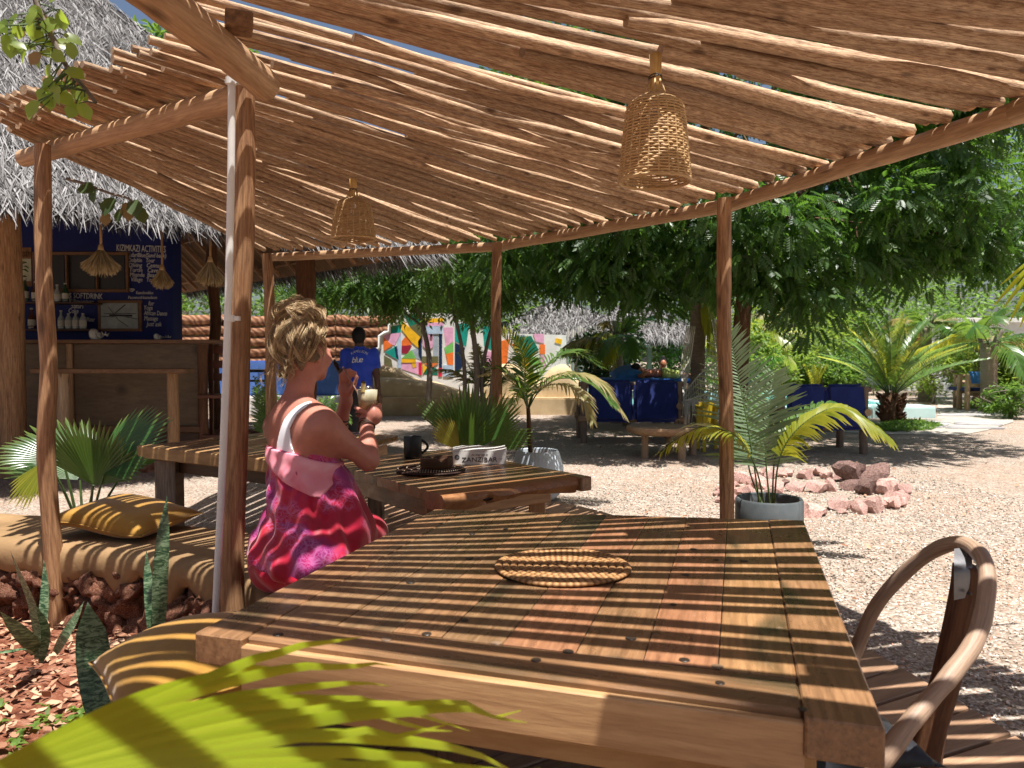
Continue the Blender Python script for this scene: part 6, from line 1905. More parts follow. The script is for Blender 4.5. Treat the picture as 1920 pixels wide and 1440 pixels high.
polys = [('lblue', (713, 640), (713, 690), (706, 690), (706, 662)), ('navy', (700, 664), (712, 660), (712, 672), (702, 676)), ('lblue', (698, 676), (712, 670), (716, 706), (698, 706)), ('pink', (698, 700), (716, 692), (716, 708), (698, 708)),
         ('teal', (732, 612), (752, 609), (752, 626), (732, 626)), ('pink', (719, 627), (752, 624), (740, 648), (719, 640)), ('orange', (719, 632), (736, 648), (720, 658)), ('green', (748, 602), (756, 588), (756, 603), (752, 609)),
         ('dgreen', (757, 589), (792, 589), (792, 605), (768, 612)), ('olive', (768, 612), (792, 604), (792, 640), (782, 636)), ('yellow', (755, 602), (790, 634), (786, 654), (770, 640), (753, 618)), ('lblue', (752, 626), (752, 690), (746, 690), (746, 640)),
         ('orange', (753, 640), (764, 626), (772, 646), (753, 650)), ('maroon', (753, 648), (772, 648), (764, 664), (753, 662)), ('teal', (722, 661), (744, 648), (748, 676)), ('navy', (740, 651), (744, 648), (748, 676), (743, 668)),
         ('olive', (720, 666), (734, 674), (736, 688), (720, 684)), ('maroon', (720, 684), (736, 688), (740, 698), (720, 694)), ('green', (753, 672), (772, 656), (780, 672)), ('yellow', (753, 673), (780, 674), (780, 680), (753, 680)), ('grey', (772, 656), (786, 652), (790, 676), (780, 672)),
         ('pink', (753, 680), (790, 678), (790, 704), (753, 692)), ('yellow', (772, 682), (779, 680), (781, 688), (774, 690)), ('lblue', (793, 612), (830, 612), (830, 626), (793, 626)), ('yellow', (793, 598), (832, 596), (832, 604), (793, 606)), ('pink', (793, 606), (832, 604), (832, 611), (793, 612)),
         ('navy', (784, 640), (791, 628), (791, 678), (785, 664)), ('pink', (793, 628), (812, 628), (812, 650), (802, 658), (793, 648)), ('grey', (812, 628), (822, 628), (822, 672), (812, 672)), ('olive', (791, 668), (822, 668), (822, 681), (791, 681)), ('red', (785, 680), (791, 680), (791, 704), (785, 702)),
         ('orange', (796, 681), (822, 681), (808, 690)), ('dgreen', (794, 702), (797, 692), (808, 686), (820, 692), (821, 704)), ('navy', (823, 617), (829, 617), (829, 690), (823, 690)), ('red', (822, 690), (829, 690), (829, 706), (822, 706)), ('yellow', (792, 682), (800, 690), (793, 702)),
         ('pink', (831, 614), (850, 614), (850, 640), (836, 650)), ('green', (833, 652), (850, 642), (850, 660), (836, 664)), ('orange', (836, 664), (850, 660), (850, 684), (840, 684)), ('lblue', (831, 684), (850, 686), (850, 706), (831, 706)), ('teal', (853, 606), (880, 608), (874, 650), (853, 640)), ('navy', (853, 642), (872, 652), (866, 690), (853, 700)),
         ('orange', (1012, 646), (1022, 646), (1022, 664), (1012, 664)), ('dgreen', (962, 632), (996, 630), (1010, 656), (985, 672)), ('yellow', (976, 668), (996, 652), (990, 690), (974, 690)), ('orange', (990, 660), (1004, 656), (994, 686)), ('pink', (1000, 626), (1020, 626), (1020, 644), (1004, 640)), ('green', (996, 668), (1014, 672), (1010, 684), (992, 684)), ('orange', (960, 646), (968, 640), (968, 662)), ('grey', (970, 628), (984, 628), (978, 646)), ('yellow', (1042, 634), (1054, 636), (1052, 646), (1040, 642)), ('pink', (1014, 666), (1022, 666), (1022, 690), (1014, 690)), ('teal', (905, 612), (935, 614), (930, 660), (908, 650)), ('pink', (908, 655), (930, 664), (930, 694), (908, 694)), ('orange', (935, 640), (955, 636), (950, 690), (935, 690))]
for i_, pl in enumerate(polys):
    c_ = pl[0]; P = [at_d(x, y, md) for x, y in pl[1:]]
    lift = .004 + .004 * (i_ % 4)
    nP = len(P)
    area = sum(P[k].x * P[(k + 1) % nP].z - P[(k + 1) % nP].x * P[k].z for k in range(nP))
    if area < 0: P = P[::-1]
    mb = MB().add([(p.x, md - lift, p.z) for p in P] + [(p.x, md - .001, p.z) for p in P], [tuple(range(nP))] + [(k, nP + k, nP + (k + 1) % nP, (k + 1) % nP) for k in range(nP)])
    mb.build('painted_shape', M['paint_' + c_], mur, False)
c = at_d(809, 629, md); dot_ = MB().lathe([(.035, 0), (.035, .012), (0, .012)], 14).build('painted_dot', M['black'], mur, False, world=False)
dot_.location = c - mur.location + Vector((0, -.025, 0)); dot_.rotation_euler = (R(90), 0, 0)
scr = thing('pole_screen', 'pale screen of upright poles behind the dark round shrub', 'fence', ((1120 - 960) / 1440 * 20, 20, 0))
rg = random.Random(8)
x = (1066 - 960) / 1440 * 20.0
M['palepole'] = m_plain('bleached pole', rgb(206, 200, 190), .8, .2, .15, 6)
while x < (1180 - 960) / 1440 * 20.0:
    r_ = rg.uniform(.025, .045)
    natural('pole', (x, 20 + rg.uniform(-.02, .02), -.05), (x + rg.uniform(-.03, .03), 20, 2.0 + rg.uniform(-.1, .1)), r_, r_ * .8, M['palepole'], 6, 4, .02, scr, x * 7)
    x += r_ * 2.05
gz = thing('gazebo', 'low thatched gazebo with pole posts beyond the blue sofa', 'gazebo', ((1190 - 960) / 1440 * 21, 21, 0))
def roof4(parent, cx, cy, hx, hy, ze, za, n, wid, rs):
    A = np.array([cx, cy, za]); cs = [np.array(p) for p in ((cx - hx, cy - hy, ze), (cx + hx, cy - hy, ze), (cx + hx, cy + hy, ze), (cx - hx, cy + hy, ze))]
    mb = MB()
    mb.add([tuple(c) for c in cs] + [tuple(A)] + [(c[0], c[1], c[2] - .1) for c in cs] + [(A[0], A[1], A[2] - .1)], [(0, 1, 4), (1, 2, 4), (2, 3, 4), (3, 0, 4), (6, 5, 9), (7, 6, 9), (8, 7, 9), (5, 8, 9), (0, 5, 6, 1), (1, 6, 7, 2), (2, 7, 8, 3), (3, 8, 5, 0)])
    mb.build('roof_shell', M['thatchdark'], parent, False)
    mb = MB()
    for k in range(4):
        a, b = cs[k], cs[(k + 1) % 4]
        m_ = n
        u = rng.random(m_); t = rng.uniform(-.04, .97, m_) ** 1.0
        ok = np.abs(u - .5) < .5 * (1 - t) + .02; u, t = u[ok], t[ok]; m_ = len(u)
        w = A - (a + b) / 2; wn = w / np.linalg.norm(w); e = (b - a) / np.linalg.norm(b - a); nn = np.cross(e, wn); nn *= np.sign(nn[2])
        base = a + (b - a) * u[:, None] + w * t[:, None] + nn * rng.uniform(.01, .06, m_)[:, None]
        ang = rng.normal(size=m_) * .35
        d = -wn * np.cos(ang)[:, None] + e * np.sin(ang)[:, None]; ln = rng.uniform(.2, .42, m_)
        P = np.stack([base, base + (d + nn * .12) * (ln * .5)[:, None], base + d * ln[:, None] - np.array([0, 0, .03])], 1)
        V, F, UV = strips(P, np.stack([np.full(m_, wid)] * 2 + [np.full(m_, wid * .3)], 1), norm(np.cross(d, nn) + nn * rng.normal(size=m_)[:, None] * .5))
        mb.addnp(V, F, 0, UV)
    o = mb.build('thatch', M['thatch'], parent, False); o['kind'] = 'stuff'
roof4(gz, (1192 - 960) / 1440 * 21.0, 21.5, 1.75, 1.75, 1.74, 2.9, 3400, .009, 3)
for px, yy in ((1082, 20.0), (1217, 20.2), (1310, 20.2), (1110, 22.8), (1290, 22.8)):
    x = (px - 960) / 1440 * yy
    natural('post', (x, yy, -.05), (x, yy, 1.8), .075, .065, M['greypost'], 9, 6, .02, gz, px)
gz2 = thing('gazebo', 'thatched shelter roof half hidden behind the mural wall and palms', 'gazebo', ((1060 - 960) / 1440 * 24, 24, 0))
roof4(gz2, (1050 - 960) / 1440 * 24.0, 24.5, 2.3, 1.8, 2.0, 3.1, 3000, .011, 4)
for px, yy in ((930, 23.0), (1040, 23.0), (1120, 23.0)):
    x = (px - 960) / 1440 * yy
    natural('post', (x, yy, -.05), (x, yy, 2.1), .08, .07, M['greypost'], 9, 6, .02, gz2, px)
def sofa(name, label, px0, px1, d, ztop, npad, tilt, seed):
    x0 = (px0 - 960) / 1440 * d; x1 = (px1 - 960) / 1440 * d
    t = thing(name, label, 'sofa', ((x0 + x1) / 2, d, 0))
    w = x1 - x0
    for x in (x0, x1):
        natural('leg', (x, d, 0), (x, d, ztop + .02), .055, .048, M['greypost'], 9, 8, .012, t, seed + x)
        natural('leg', (x, d + .75, 0), (x, d + .75, .62), .055, .05, M['greypost'], 9, 6, .012, t, seed + x * 3)
        natural('arm', (x, d - .12, .56), (x, d + .85, .56), .05, .045, M['logwood'], 9, 6, .01, t, seed + x * 5)
    natural('back_rail', (x0 - .08, d, ztop - .02), (x1 + .08, d, ztop - .02), .035, .035, M['greypost'], 8, 6, .01, t, seed + 1)
    natural('seat_rail', (x0 - .08, d - .02, .36), (x1 + .08, d - .02, .36), .05, .045, M['logwood'], 8, 6, .01, t, seed + 2)
    natural('seat_rail', (x0 - .08, d + .75, .36), (x1 + .08, d + .75, .36), .05, .045, M['logwood'], 8, 6, .01, t, seed + 3)
    for k in range(6):
        board('slat', (x0, d + .05 + k * .12, .40), (x1, d + .05 + k * .12, .40), .09, .02, M['logwood'], t, .003)
    pw = (w - .06) / npad
    for k in range(npad):
        xc = x0 + .05 + pw * (k + .5)
        mb = MB().box((0, 0, 0), (pw * .97, .13, ztop - .27))
        o = mb.build('back_cushion', M['bluecloth'], t, world=False); bm = bmesh.new(); bm.from_mesh(o.data)
        bmesh.ops.bevel(bm, geom=list(bm.edges), offset=.045, segments=3, affect='EDGES'); bmesh.ops.subdivide_edges(bm, edges=[e for e in bm.edges if e.calc_length() > .2], cuts=3, use_grid_fill=True)
        for v in bm.verts: v.co += v.normal * .02 * mnoise.noise(v.co * 4 + Vector((seed + k, 0, 0)))
        bm.to_mesh(o.data); bm.free(); sharpen(o.data, 1.2)
        o.location = Vector((xc, d - .05, (ztop + .31) / 2 + .03)) - t.location; o.rotation_euler = (R(-tilt), R(random.uniform(-1.5, 1.5)), 0)
        mb = MB().box((xc, d + .42, .47), (pw * .97, .68, .13)); o = mb.build('seat_cushion', M['bluecloth'], t); bevel_mesh(o.data, .04, 3); sharpen(o.data, 1.2)
    return t
sofa('sofa', 'log sofa with navy canvas backs behind the round log table', 1095, 1272, 11.5, .90, 2, 8, 3)
sofa('sofa', 'log sofa with navy canvas backs before the pool', 1466, 1622, 10.2, .88, 2, 8, 5)
rt = thing('log_table', 'thick round slab table on four pale log legs before the navy sofa', 'table', ((1243 - 960) / 1440 * 9.9, 9.9, 0))
mb = MB(); nn_ = 40; vs = []
zz = 1.3 - 131 * 9.9 / 1440
for (r_, z) in ((.40, zz - .10), (.455, zz - .075), (.468, zz - .03), (.455, zz)):
    for k in range(nn_):
        a = 2 * PI * k / nn_; f = 1 + .035 * math.sin(3 * a + 1) + .02 * math.sin(7 * a)
        vs.append((rt.location.x + r_ * f * math.cos(a), 9.9 + r_ * .9 * f * math.sin(a), z))
fs = [(i * nn_ + k, i * nn_ + (k + 1) % nn_, (i + 1) * nn_ + (k + 1) % nn_, (i + 1) * nn_ + k) for i in range(3) for k in range(nn_)]
fs += [tuple(3 * nn_ + k for k in range(nn_)), tuple(range(nn_ - 1, -1, -1))]
M['slab'] = m_wood('log slab', (.28, .17, .09), (.42, .28, .16), (.13, .07, .035), 'Object', (1, 6, 6), .6, .3, .5, True, .1, .5)
mb.add(vs, fs).build('tabletop', M['slab'], rt, autosharp=.9)
for px, yy in ((1210, 9.75), (1280, 9.6), (1255, 10.2), (1300, 10.1)):
    x = (px - 960) / 1440 * yy
    natural('leg', (x, yy, 0), (x, yy, zz - .09), .05, .045, M['logwood'], 9, 6, .01, rt, px)
M['yellowpaint'] = m_plain('yellow painted wood', rgb(196, 168, 30), .5, .4, .15, 12)
yc = thing('chair', 'yellow painted wooden chair behind the brown pergola post', 'chair', ((1335 - 960) / 1440 * 10.5, 10.5, 0))
x0 = (1318 - 960) / 1440 * 10.5; x1 = (1352 - 960) / 1440 * 10.5
for x in (x0, x1):
    for yy, h in ((10.4, .55), (10.75, .62)):
        board('leg', (x, yy + .02, h), (x, yy + .02, 0), .045, .045, M['yellowpaint'], yc, .004, 0, Vector((0, 1, 0)))
    board('arm', (x, 10.36, .6), (x, 10.8, .62), .07, .03, M['yellowpaint'], yc, .004)
for k in range(4): board('seat_slat', (x0, 10.42 + k * .1, .36), (x1, 10.42 + k * .1, .36), .08, .02, M['yellowpaint'], yc, .003)
for k in range(3): board('back_slat', (x0 + .05 + k * (x1 - x0 - .1) / 2, 10.8, .66), (x0 + .05 + k * (x1 - x0 - .1) / 2, 10.8, .36), .07, .02, M['yellowpaint'], yc, .003, 0, Vector((0, 1, 0)))
M['net'] = m_plain('white cotton net', rgb(214, 208, 198), .9, .1, .08, 40)
hm = thing('hammock', 'white net hammock with long fringe slung by the dark palm trunk', 'hammock', at_d(1310, 740, 12.0))
A_ = at_d(1278, 740, 11.9); A_.z = .85
topA = at_d(1375, 655, 12.3); 
low_ = [at_d(1281, 742, 11.9), at_d(1300, 716, 12.0), at_d(1325, 690, 12.1), at_d(1352, 672, 12.2), topA]
edge1 = catmull(low_, 6)
low2 = [at_d(1283, 752, 11.5), at_d(1305, 745, 11.5), at_d(1330, 735, 11.6), at_d(1356, 715, 11.9), topA]
edge2 = catmull(low2, 6)
mb = MB()
nE = len(edge1)
for i in range(0, nE):
    a, b = edge1[i], edge2[i]
    q = [a.lerp(b, t) + Vector((0, 0, -.18 * math.sin(PI * t))) for t in np.linspace(0, 1, 7)]
    mb.tube(q, .006, 4)
for k in range(9):
    t = k / 8
    mb.tube([a.lerp(b, t) + Vector((0, 0, -.18 * math.sin(PI * t))) for a, b in zip(edge1, edge2)], .007 if 0 < k < 8 else .013, 4)
mb.build('net', M['net'], hm)
mb = MB()
rg = random.Random(2)
for i in range(nE):
    for r_ in range(3):
        b = edge2[i] + Vector((rg.uniform(-.04, .04), 0, 0)); L = .32 + .12 * math.sin(i * .9)
        mb.tube([b, b + Vector((rg.uniform(-.02, .02), 0, -L * .5)), b + Vector((rg.uniform(-.03, .03), 0, -L))], [.007, .006, .003], 4)
mb.build('fringe', M['net'], hm)
for k in range(6):
    p0 = at_d(1303 - k * 3, 612, 12.2); p1 = edge1[0].lerp(edge2[0], k / 5)
    MB().tube(catmull([p0, at_d(1292 - k * 3, 690, 12.0), p1], 5), .009, 5).build('rope', M['net'], hm)
for k in range(4):
    p0 = at_d(1335 + k * 4, 600, 12.4); p1 = at_d(1350 + k * 6, 700, 12.3)
    MB().tube([p0, p0.lerp(p1, .5) + Vector((0, 0, -.05)), p1], .008, 5).build('rope', M['net'], hm)
M['poolwall'] = plaster('pool plaster', rgb(176, 206, 206), rgb(196, 220, 218), .4, .05)
def water_mat():
    t = NT('pool water'); v = t.coord('Object')
    n = t.noise(v, 3.5, 4, .6, .5)
    c = t.ramp(t.noise(v, 1.2, 4, .6), [(.35, (.10, .42, .42)), (.7, (.28, .62, .60))])
    t.bump(n, .25, .03)
    return t.set(c, .08, .5)
M['water'] = water_mat()
pool = thing('pool', 'raised turquoise swimming pool with pale plaster rim behind the cycad', 'pool', (5.5, 19, 0))
px1 = (1757 - 960) / 1440 * 16.1
mb = MB()
def ringwall(x0, x1, y0, y1, w, z0, z1):
    o = [(x0, y0), (x1, y0), (x1, y1), (x0, y1)]; i = [(x0 + w, y0 + w), (x1 - w, y0 + w), (x1 - w, y1 - w), (x0 + w, y1 - w)]
    vs = [(a, b, z0) for a, b in o] + [(a, b, z1) for a, b in o] + [(a, b, z1) for a, b in i] + [(a, b, z0) for a, b in i]
    fs = []
    for k in range(4):
        k2 = (k + 1) % 4
        fs += [(k, k2, 4 + k2, 4 + k), (4 + k, 4 + k2, 8 + k2, 8 + k), (8 + k, 8 + k2, 12 + k2, 12 + k)]
    return vs, fs
vs, fs = ringwall(1.6, px1, 16.1, 24.0, .35, -.05, .23)
mb.add(vs, fs); o = mb.build('rim', M['poolwall'], pool, False); bevel_mesh(o.data, .02, 2); sharpen(o.data, .7)
slab_ = MB().box(((px1 + 7.4) / 2 + .05, 16.62, .12), (px1 - 7.35, .7, .238)); o = slab_.build('step_ledge', M['poolwall'], pool, False)
MB().add([(1.9, 16.4, .20), (px1 - .3, 16.4, .20), (px1 - .3, 23.7, .20), (1.9, 23.7, .20)], [(0, 1, 2, 3)]).build('water', M['water'], pool, False)
def flag_mat():
    t = NT('grey flagstone'); v = t.coord('Object', (1, 1, 1), 'random')
    n = t.noise(v, 2.5, 7, .65)
    c = t.ramp(n, [(.3, rgb(128, 126, 128)), (.7, rgb(176, 172, 170))])
    r = t.objrand(); hs = t.n('HueSaturation'); mr = t.n('MapRange'); mr.inputs['To Min'].default_value = .8; mr.inputs['To Max'].default_value = 1.15
    t.l(r, mr.inputs['Value']); t.l(mr.outputs[0], hs.inputs['Value']); t.l(c, hs.inputs['Color'])
    t.bump(n, .4, .02)
    return t.set(hs.outputs[0], .7, .3)
M['flag'] = flag_mat(); M['grout'] = plaster('sandy grout', rgb(150, 142, 132), rgb(172, 164, 152))
path = thing('path', None, None, (9, 16, 0)); path['kind'] = 'structure'
contour = [at_z(x, y, 0) for x, y in ((1500, 806), (1640, 815), (1800, 817), (1850, 808), (1900, 792), (1898, 778), (1850, 768), (1790, 757), (1830, 742), (1855, 722), (1740, 722), (1758, 760), (1757, 785), (1640, 792))]
cc2 = [(p.x, p.y) for p in contour]
def inside(x, y, poly):
    c_ = False; n_ = len(poly)
    for i in range(n_):
        x1, y1 = poly[i]; x2, y2 = poly[(i + 1) % n_]
        if (y1 > y) != (y2 > y) and x < (x2 - x1) * (y - y1) / (y2 - y1) + x1: c_ = not c_
    return c_
mb = MB().add([(x, y, .012) for x, y in cc2], [tuple(range(len(cc2)))]); bm = bmesh.new()
me = mb.mesh('path_bed', path.location); bm.from_mesh(me); bmesh.ops.triangulate(bm, faces=bm.faces); bmesh.ops.recalc_face_normals(bm, faces=bm.faces)
if bm.faces[:][0].normal.z < 0: bmesh.ops.reverse_faces(bm, faces=bm.faces)
bm.to_mesh(me); bm.free(); link_mesh('path_bed', me, M['grout'], path, None, False)
rg = random.Random(12); gs = .95
pt_ = {}
for i in range(0, 18):
    for j in range(0, 18):
        pt_[(i, j)] = (4.5 + gs * (i + rg.uniform(-.33, .33)) + .4 * (j % 2), 10.5 + gs * (j + rg.uniform(-.33, .33)) * 1.0)
nfl = 0
for i in range(17):
    for j in range(17):
        q = [pt_[(i, j)], pt_[(i + 1, j)], pt_[(i + 1, j + 1)], pt_[(i, j + 1)]]
        c_ = (sum(p[0] for p in q) / 4, sum(p[1] for p in q) / 4)
        if not inside(c_[0], c_[1], cc2): continue
        if not all(inside(c_[0] + (p[0] - c_[0]) * .6, c_[1] + (p[1] - c_[1]) * .6, cc2) for p in q): continue
        sets = [q] if rg.random() < .45 else ([[q[0], q[1], q[2]], [q[0], q[2], q[3]]] if rg.random() < .5 else [[q[0], q[1], q[3]], [q[1], q[2], q[3]]])
        for s_ in sets:
            cx_ = sum(p[0] for p in s_) / len(s_); cy_ = sum(p[1] for p in s_) / len(s_)
            pl = []
            for k in range(len(s_)):
                a = s_[k]; b = s_[(k + 1) % len(s_)]
                pl += [(a[0] * .88 + b[0] * .12, a[1] * .88 + b[1] * .12), (a[0] * .12 + b[0] * .88, a[1] * .12 + b[1] * .88)]
            pl = [(cx_ + (p[0] - cx_) * .93, cy_ + (p[1] - cy_) * .93) for p in pl]
            prism('flagstone', pl, .026 + rg.uniform(0, .006), .03, M['flag'], path, .006); nfl += 1
print('flagstones', nfl)
def ground_cover(name, label, loop, n, size, mat, rs):
    pl = [(at_z(x, y, 0).x, at_z(x, y, 0).y) for x, y in loop]
    xs = [p[0] for p in pl]; ys = [p[1] for p in pl]; rg2 = np.random.default_rng(rs)
    P = []
    while len(P) < n:
        x = rg2.uniform(min(xs), max(xs)); y = rg2.uniform(min(ys), max(ys))
        if inside(x, y, pl): P.append((x, y, rg2.random() * .06))
    P = np.array(P); X = norm(np.stack([rg2.normal(size=n), rg2.normal(size=n), rg2.random(n) * 1.2], -1)); Y = norm(np.cross(np.array([0, 0, 1.0]) + rg2.normal(size=(n, 3)) * .3, X)); Zv = np.cross(X, Y)
    tv, tf, tuv = SIMPLE
    V, F, UV = stamp(tv, tf, tuv, P, X, Y, Zv, rg2.uniform(.7, 1.3, n) * size)
    o = MB().addnp(V, F, 0, UV).build(name, mat, None, False)
    tag(o, label, None, None, 'stuff')
ground_cover('ground_cover', 'low green creeper round the foot of the cycad', ((1610, 806), (1650, 800), (1690, 792), (1730, 794), (1765, 801), (1745, 808), (1690, 811), (1630, 811)), 2600, .075, M['shrub'], 4)
ground_cover('ground_cover', 'green border of low plants round the stout ringed palm', ((1800, 768), (1830, 755), (1880, 757), (1900, 775), (1860, 772)), 900, .13, M['shrub'], 5)
ground_cover('ground_cover', 'low planting along the far side of the pool', ((1330, 716), (1640, 716), (1640, 722), (1330, 722)), 1500, .3, M['shrub2'], 6)
hs_ = thing('white_house', 'white plastered house with brown plank doors behind the palms', 'house', ((1820 - 960) / 1440 * 29, 29, 0))
slab('wall', 1700, 2120, -.1, 2.7, 29.0, 6.0, M['white'], hs_, .04)
slab('parapet', 1696, 2130, 2.56, 2.74, 28.85, .14, M['white'], hs_, .02)
M['doorwood'] = m_wood('brown plank door', rgb(120, 62, 36), rgb(164, 92, 56), rgb(70, 34, 20), 'Object', (6, 1, 1), .5, .4, .2, False, .1, .4)
for (x0_, x1_, y0_, y1_) in ((1782, 1842, 662, 702), (1714, 1734, 622, 656)):
    t_ = slab('door', x0_, x1_, at_d(x0_, y1_, 28.9).z, at_d(x0_, y0_, 28.9).z, 28.93, .05, M['doorwood'], hs_, .006)
    for k in range(4):
        xa = x0_ + (x1_ - x0_) * (k + .1) / 4; xb = x0_ + (x1_ - x0_) * (k + .9) / 4
        slab('plank', xa, xb, at_d(x0_, y1_, 28.9).z + .02, at_d(x0_, y0_, 28.9).z - .02, 28.9, .028, M['doorwood'], t_, .004)
slab('terrace', 1770, 1960, -.05, .32, 27.8, 1.0, M['white'], hs_, .02)
rail = thing('railing', 'thin dark metal railing before the white house at the frame edge', 'railing', ((1900 - 960) / 1440 * 26, 26, 0))
for px in range(1882, 1930, 8):
    x = (px - 960) / 1440 * 26
    MB().tube([(x, 26, 0), (x, 26, 1.05)], .014, 6).build('baluster', M['brownmetal'], rail)
MB().tube([((1880 - 960) / 1440 * 26, 26, 1.06), ((1930 - 960) / 1440 * 26, 26, 1.06)], .02, 6).build('handrail', M['brownmetal'], rail)
ls = thing('log_bench', 'log framed seat with dark blue cushion beside the stout ringed palm', 'bench', ((1820 - 960) / 1440 * 18.6, 18.6, 0))
for px, yy, h in ((1793, 18.9, .82), (1800, 18.3, .85), (1815, 17.9, .85), (1845, 17.9, .6), (1832, 18.6, .5), (1845, 19.0, .8)):
    x = (px - 960) / 1440 * yy
    natural('leg', (x, yy, 0), (x, yy, h), .065, .055, M['logwood'], 8, 5, .015, ls, px)
for (a, b, z, d1, d2) in ((1790, 1848, .82, 18.6, 18.6), (1812, 1848, .62, 17.9, 17.9), (1812, 1848, .42, 17.95, 17.95), (1797, 1846, .45, 18.3, 18.4), (1793, 1848, .66, 18.9, 18.9)):
    natural('rail', ((a - 960) / 1440 * d1, d1, z), ((b - 960) / 1440 * d2, d2, z), .045, .04, M['logwood'], 8, 5, .015, ls, a + z)
pillow('cushion', None, (at_d(1836, 712, 18.5) - ls.location).to_tuple(), .24, .22, .1, (R(70), 0, .2), M['bluecloth2'], ls, seed=2)
slab('seat_pad', 1812, 1846, .48, .56, 18.0, .8, M['bluecloth'], ls, .03)
sb = thing('sun_bed', 'blue covered sun bed on which a man lies', 'sun bed', (3.0, 14.0, 0))
slab('mattress', 1110, 1300, .82, .9, 13.8, .7, M['bluecloth2'], sb, .03)
for px in (1116, 1180, 1240, 1296):
    for yy in (13.9, 14.4):
        x = (px - 960) / 1440 * 13.8
        natural('leg', (x, yy, 0), (x, yy, .82), .05, .05, M['greypost'], 8, 4, .01, sb, px + yy)
slab('bed_frame', 1106, 1303, .70, .818, 13.78, .74, M['greypost'], sb, .01)
pillow('head_cushion', None, (at_d(1175, 702, 14.1) - sb.location).to_tuple(), .28, .25, .13, (R(20), R(-14), .1), M['bluecloth2'], sb, seed=2)
dt = thing('side_table', 'small dark blue table in the shade left of the woman', 'table', ((470 - 960) / 1440 * 14.5, 14.5, 0))
slab('tabletop', 432, 505, 1.0, 1.05, 14.3, .7, M['black'], dt, .01)
slab('shelf', 440, 500, .82, .85, 14.35, .5, M['black'], dt, .01)
for px in (436, 500):
    for yy in (14.35, 14.9):
        x = (px - 960) / 1440 * 14.4
        MB().tube([(x, yy, 0), (x, yy, 1.0)], .03, 6).build('leg', M['black'], dt)
lowp = thing('young_palm', 'low young palm sprawling on the ground behind the woman', 'palm', ((615 - 960) / 1440 * 8.5, 8.5, 0))
for k, (tx, ty, dd) in enumerate(((572, 770, 8.6), (600, 752, 8.8), (640, 765, 8.2), (590, 790, 8.0), (655, 790, 8.4), (622, 748, 9.0))):
    b = lowp.location + Vector((0, 0, .05)); e = at_d(tx, ty, dd)
    frond('frond', lowp, [b, b.lerp(e, .55) + Vector((0, 0, .3)), e], .22, M['frond'], 22, .4, .011, seed=300 + k)
yp = thing('young_palm', 'small feathery palm between the two far brown posts left of the woman', 'palm', ((490 - 960) / 1440 * 8.7, 8.7, 0))
for k, (tx, ty, dd) in enumerate(((472, 708, 8.6), (520, 750, 8.4), (500, 735, 8.8), (478, 735, 8.3), (508, 712, 8.9))):
    b = yp.location + Vector((0, 0, .35)); e = at_d(tx, ty, dd)
    frond('frond', yp, [b, b.lerp(e, .6) + Vector((0, 0, .22)), e], .2, M['frond'], 22, .35, .010, seed=400 + k)
natural('trunk', yp.location, yp.location + Vector((0, 0, .37)), .03, .022, M['bark'], 8, 5, .01, yp, 4)
def surface_nets(Fd, org, h):
    S = Fd < 0
    nx, ny, nz = Fd.shape
    cnt = np.zeros((nx - 1, ny - 1, nz - 1), np.float32); acc = np.zeros((nx - 1, ny - 1, nz - 1, 3), np.float32)
    c8 = np.zeros((nx - 1, ny - 1, nz - 1), np.int8)
    for i in (0, 1):
        for j in (0, 1):
            for k in (0, 1):
                c8 += S[i:nx - 1 + i, j:ny - 1 + j, k:nz - 1 + k]
    act = (c8 > 0) & (c8 < 8)
    I = np.argwhere(act)
    if len(I) == 0: return np.zeros((0, 3)), np.zeros((0, 4), int)
    a = np.zeros((len(I), 3)); n = np.zeros(len(I))
    cor_ = [(i, j, k) for i in (0, 1) for j in (0, 1) for k in (0, 1)]
    vals = {c: Fd[I[:, 0] + c[0], I[:, 1] + c[1], I[:, 2] + c[2]] for c in cor_}
    for c1 in cor_:
        for ax in range(3):
            if c1[ax] == 0:
                c2 = list(c1); c2[ax] = 1; c2 = tuple(c2)
                v1, v2 = vals[c1], vals[c2]
                m = (v1 < 0) != (v2 < 0)
                t = np.where(m, v1 / np.where(np.abs(v1 - v2) < 1e-9, 1e-9, v1 - v2), 0)
                p = np.array(c1)[None, :].repeat(len(I), 0).astype(float); p[:, ax] += t
                a += p * m[:, None]; n += m
    V = org + (I + a / np.maximum(n, 1)[:, None]) * h
    idx = -np.ones(act.shape, np.int64); idx[act] = np.arange(len(I))
    Fs = []
    for ax in range(3):
        sl0 = [slice(None)] * 3; sl1 = [slice(None)] * 3
        sl0[ax] = slice(0, -1); sl1[ax] = slice(1, None)
        e = S[tuple(sl0)] != S[tuple(sl1)]
        E = np.argwhere(e)
        b, c = [(1, 2), (2, 0), (0, 1)][ax]
        ok = (E[:, b] > 0) & (E[:, c] > 0) & (E[:, b] < Fd.shape[b] - 1) & (E[:, c] < Fd.shape[c] - 1)
        E = E[ok]
        s_in = S[E[:, 0], E[:, 1], E[:, 2]]
        def at(db, dc):
            q = E.copy(); q[:, b] += db; q[:, c] += dc
            return idx[q[:, 0], q[:, 1], q[:, 2]]
        q = np.stack([at(-1, -1), at(0, -1), at(0, 0), at(-1, 0)], -1)
        q[~s_in] = q[~s_in][:, ::-1]
        Fs.append(q)
    Fq = np.concatenate(Fs); Fq = Fq[(Fq >= 0).all(1)]
    return V, Fq
def seg_d(P, a, b, ra, rb):
    a = np.array(a, np.float32); b = np.array(b, np.float32)
    ab = b - a; t = np.clip(((P - a) @ ab) / max(1e-9, ab @ ab), 0, 1)
    return np.linalg.norm(P - a - t[..., None] * ab, axis=-1) - (ra + (rb - ra) * t)
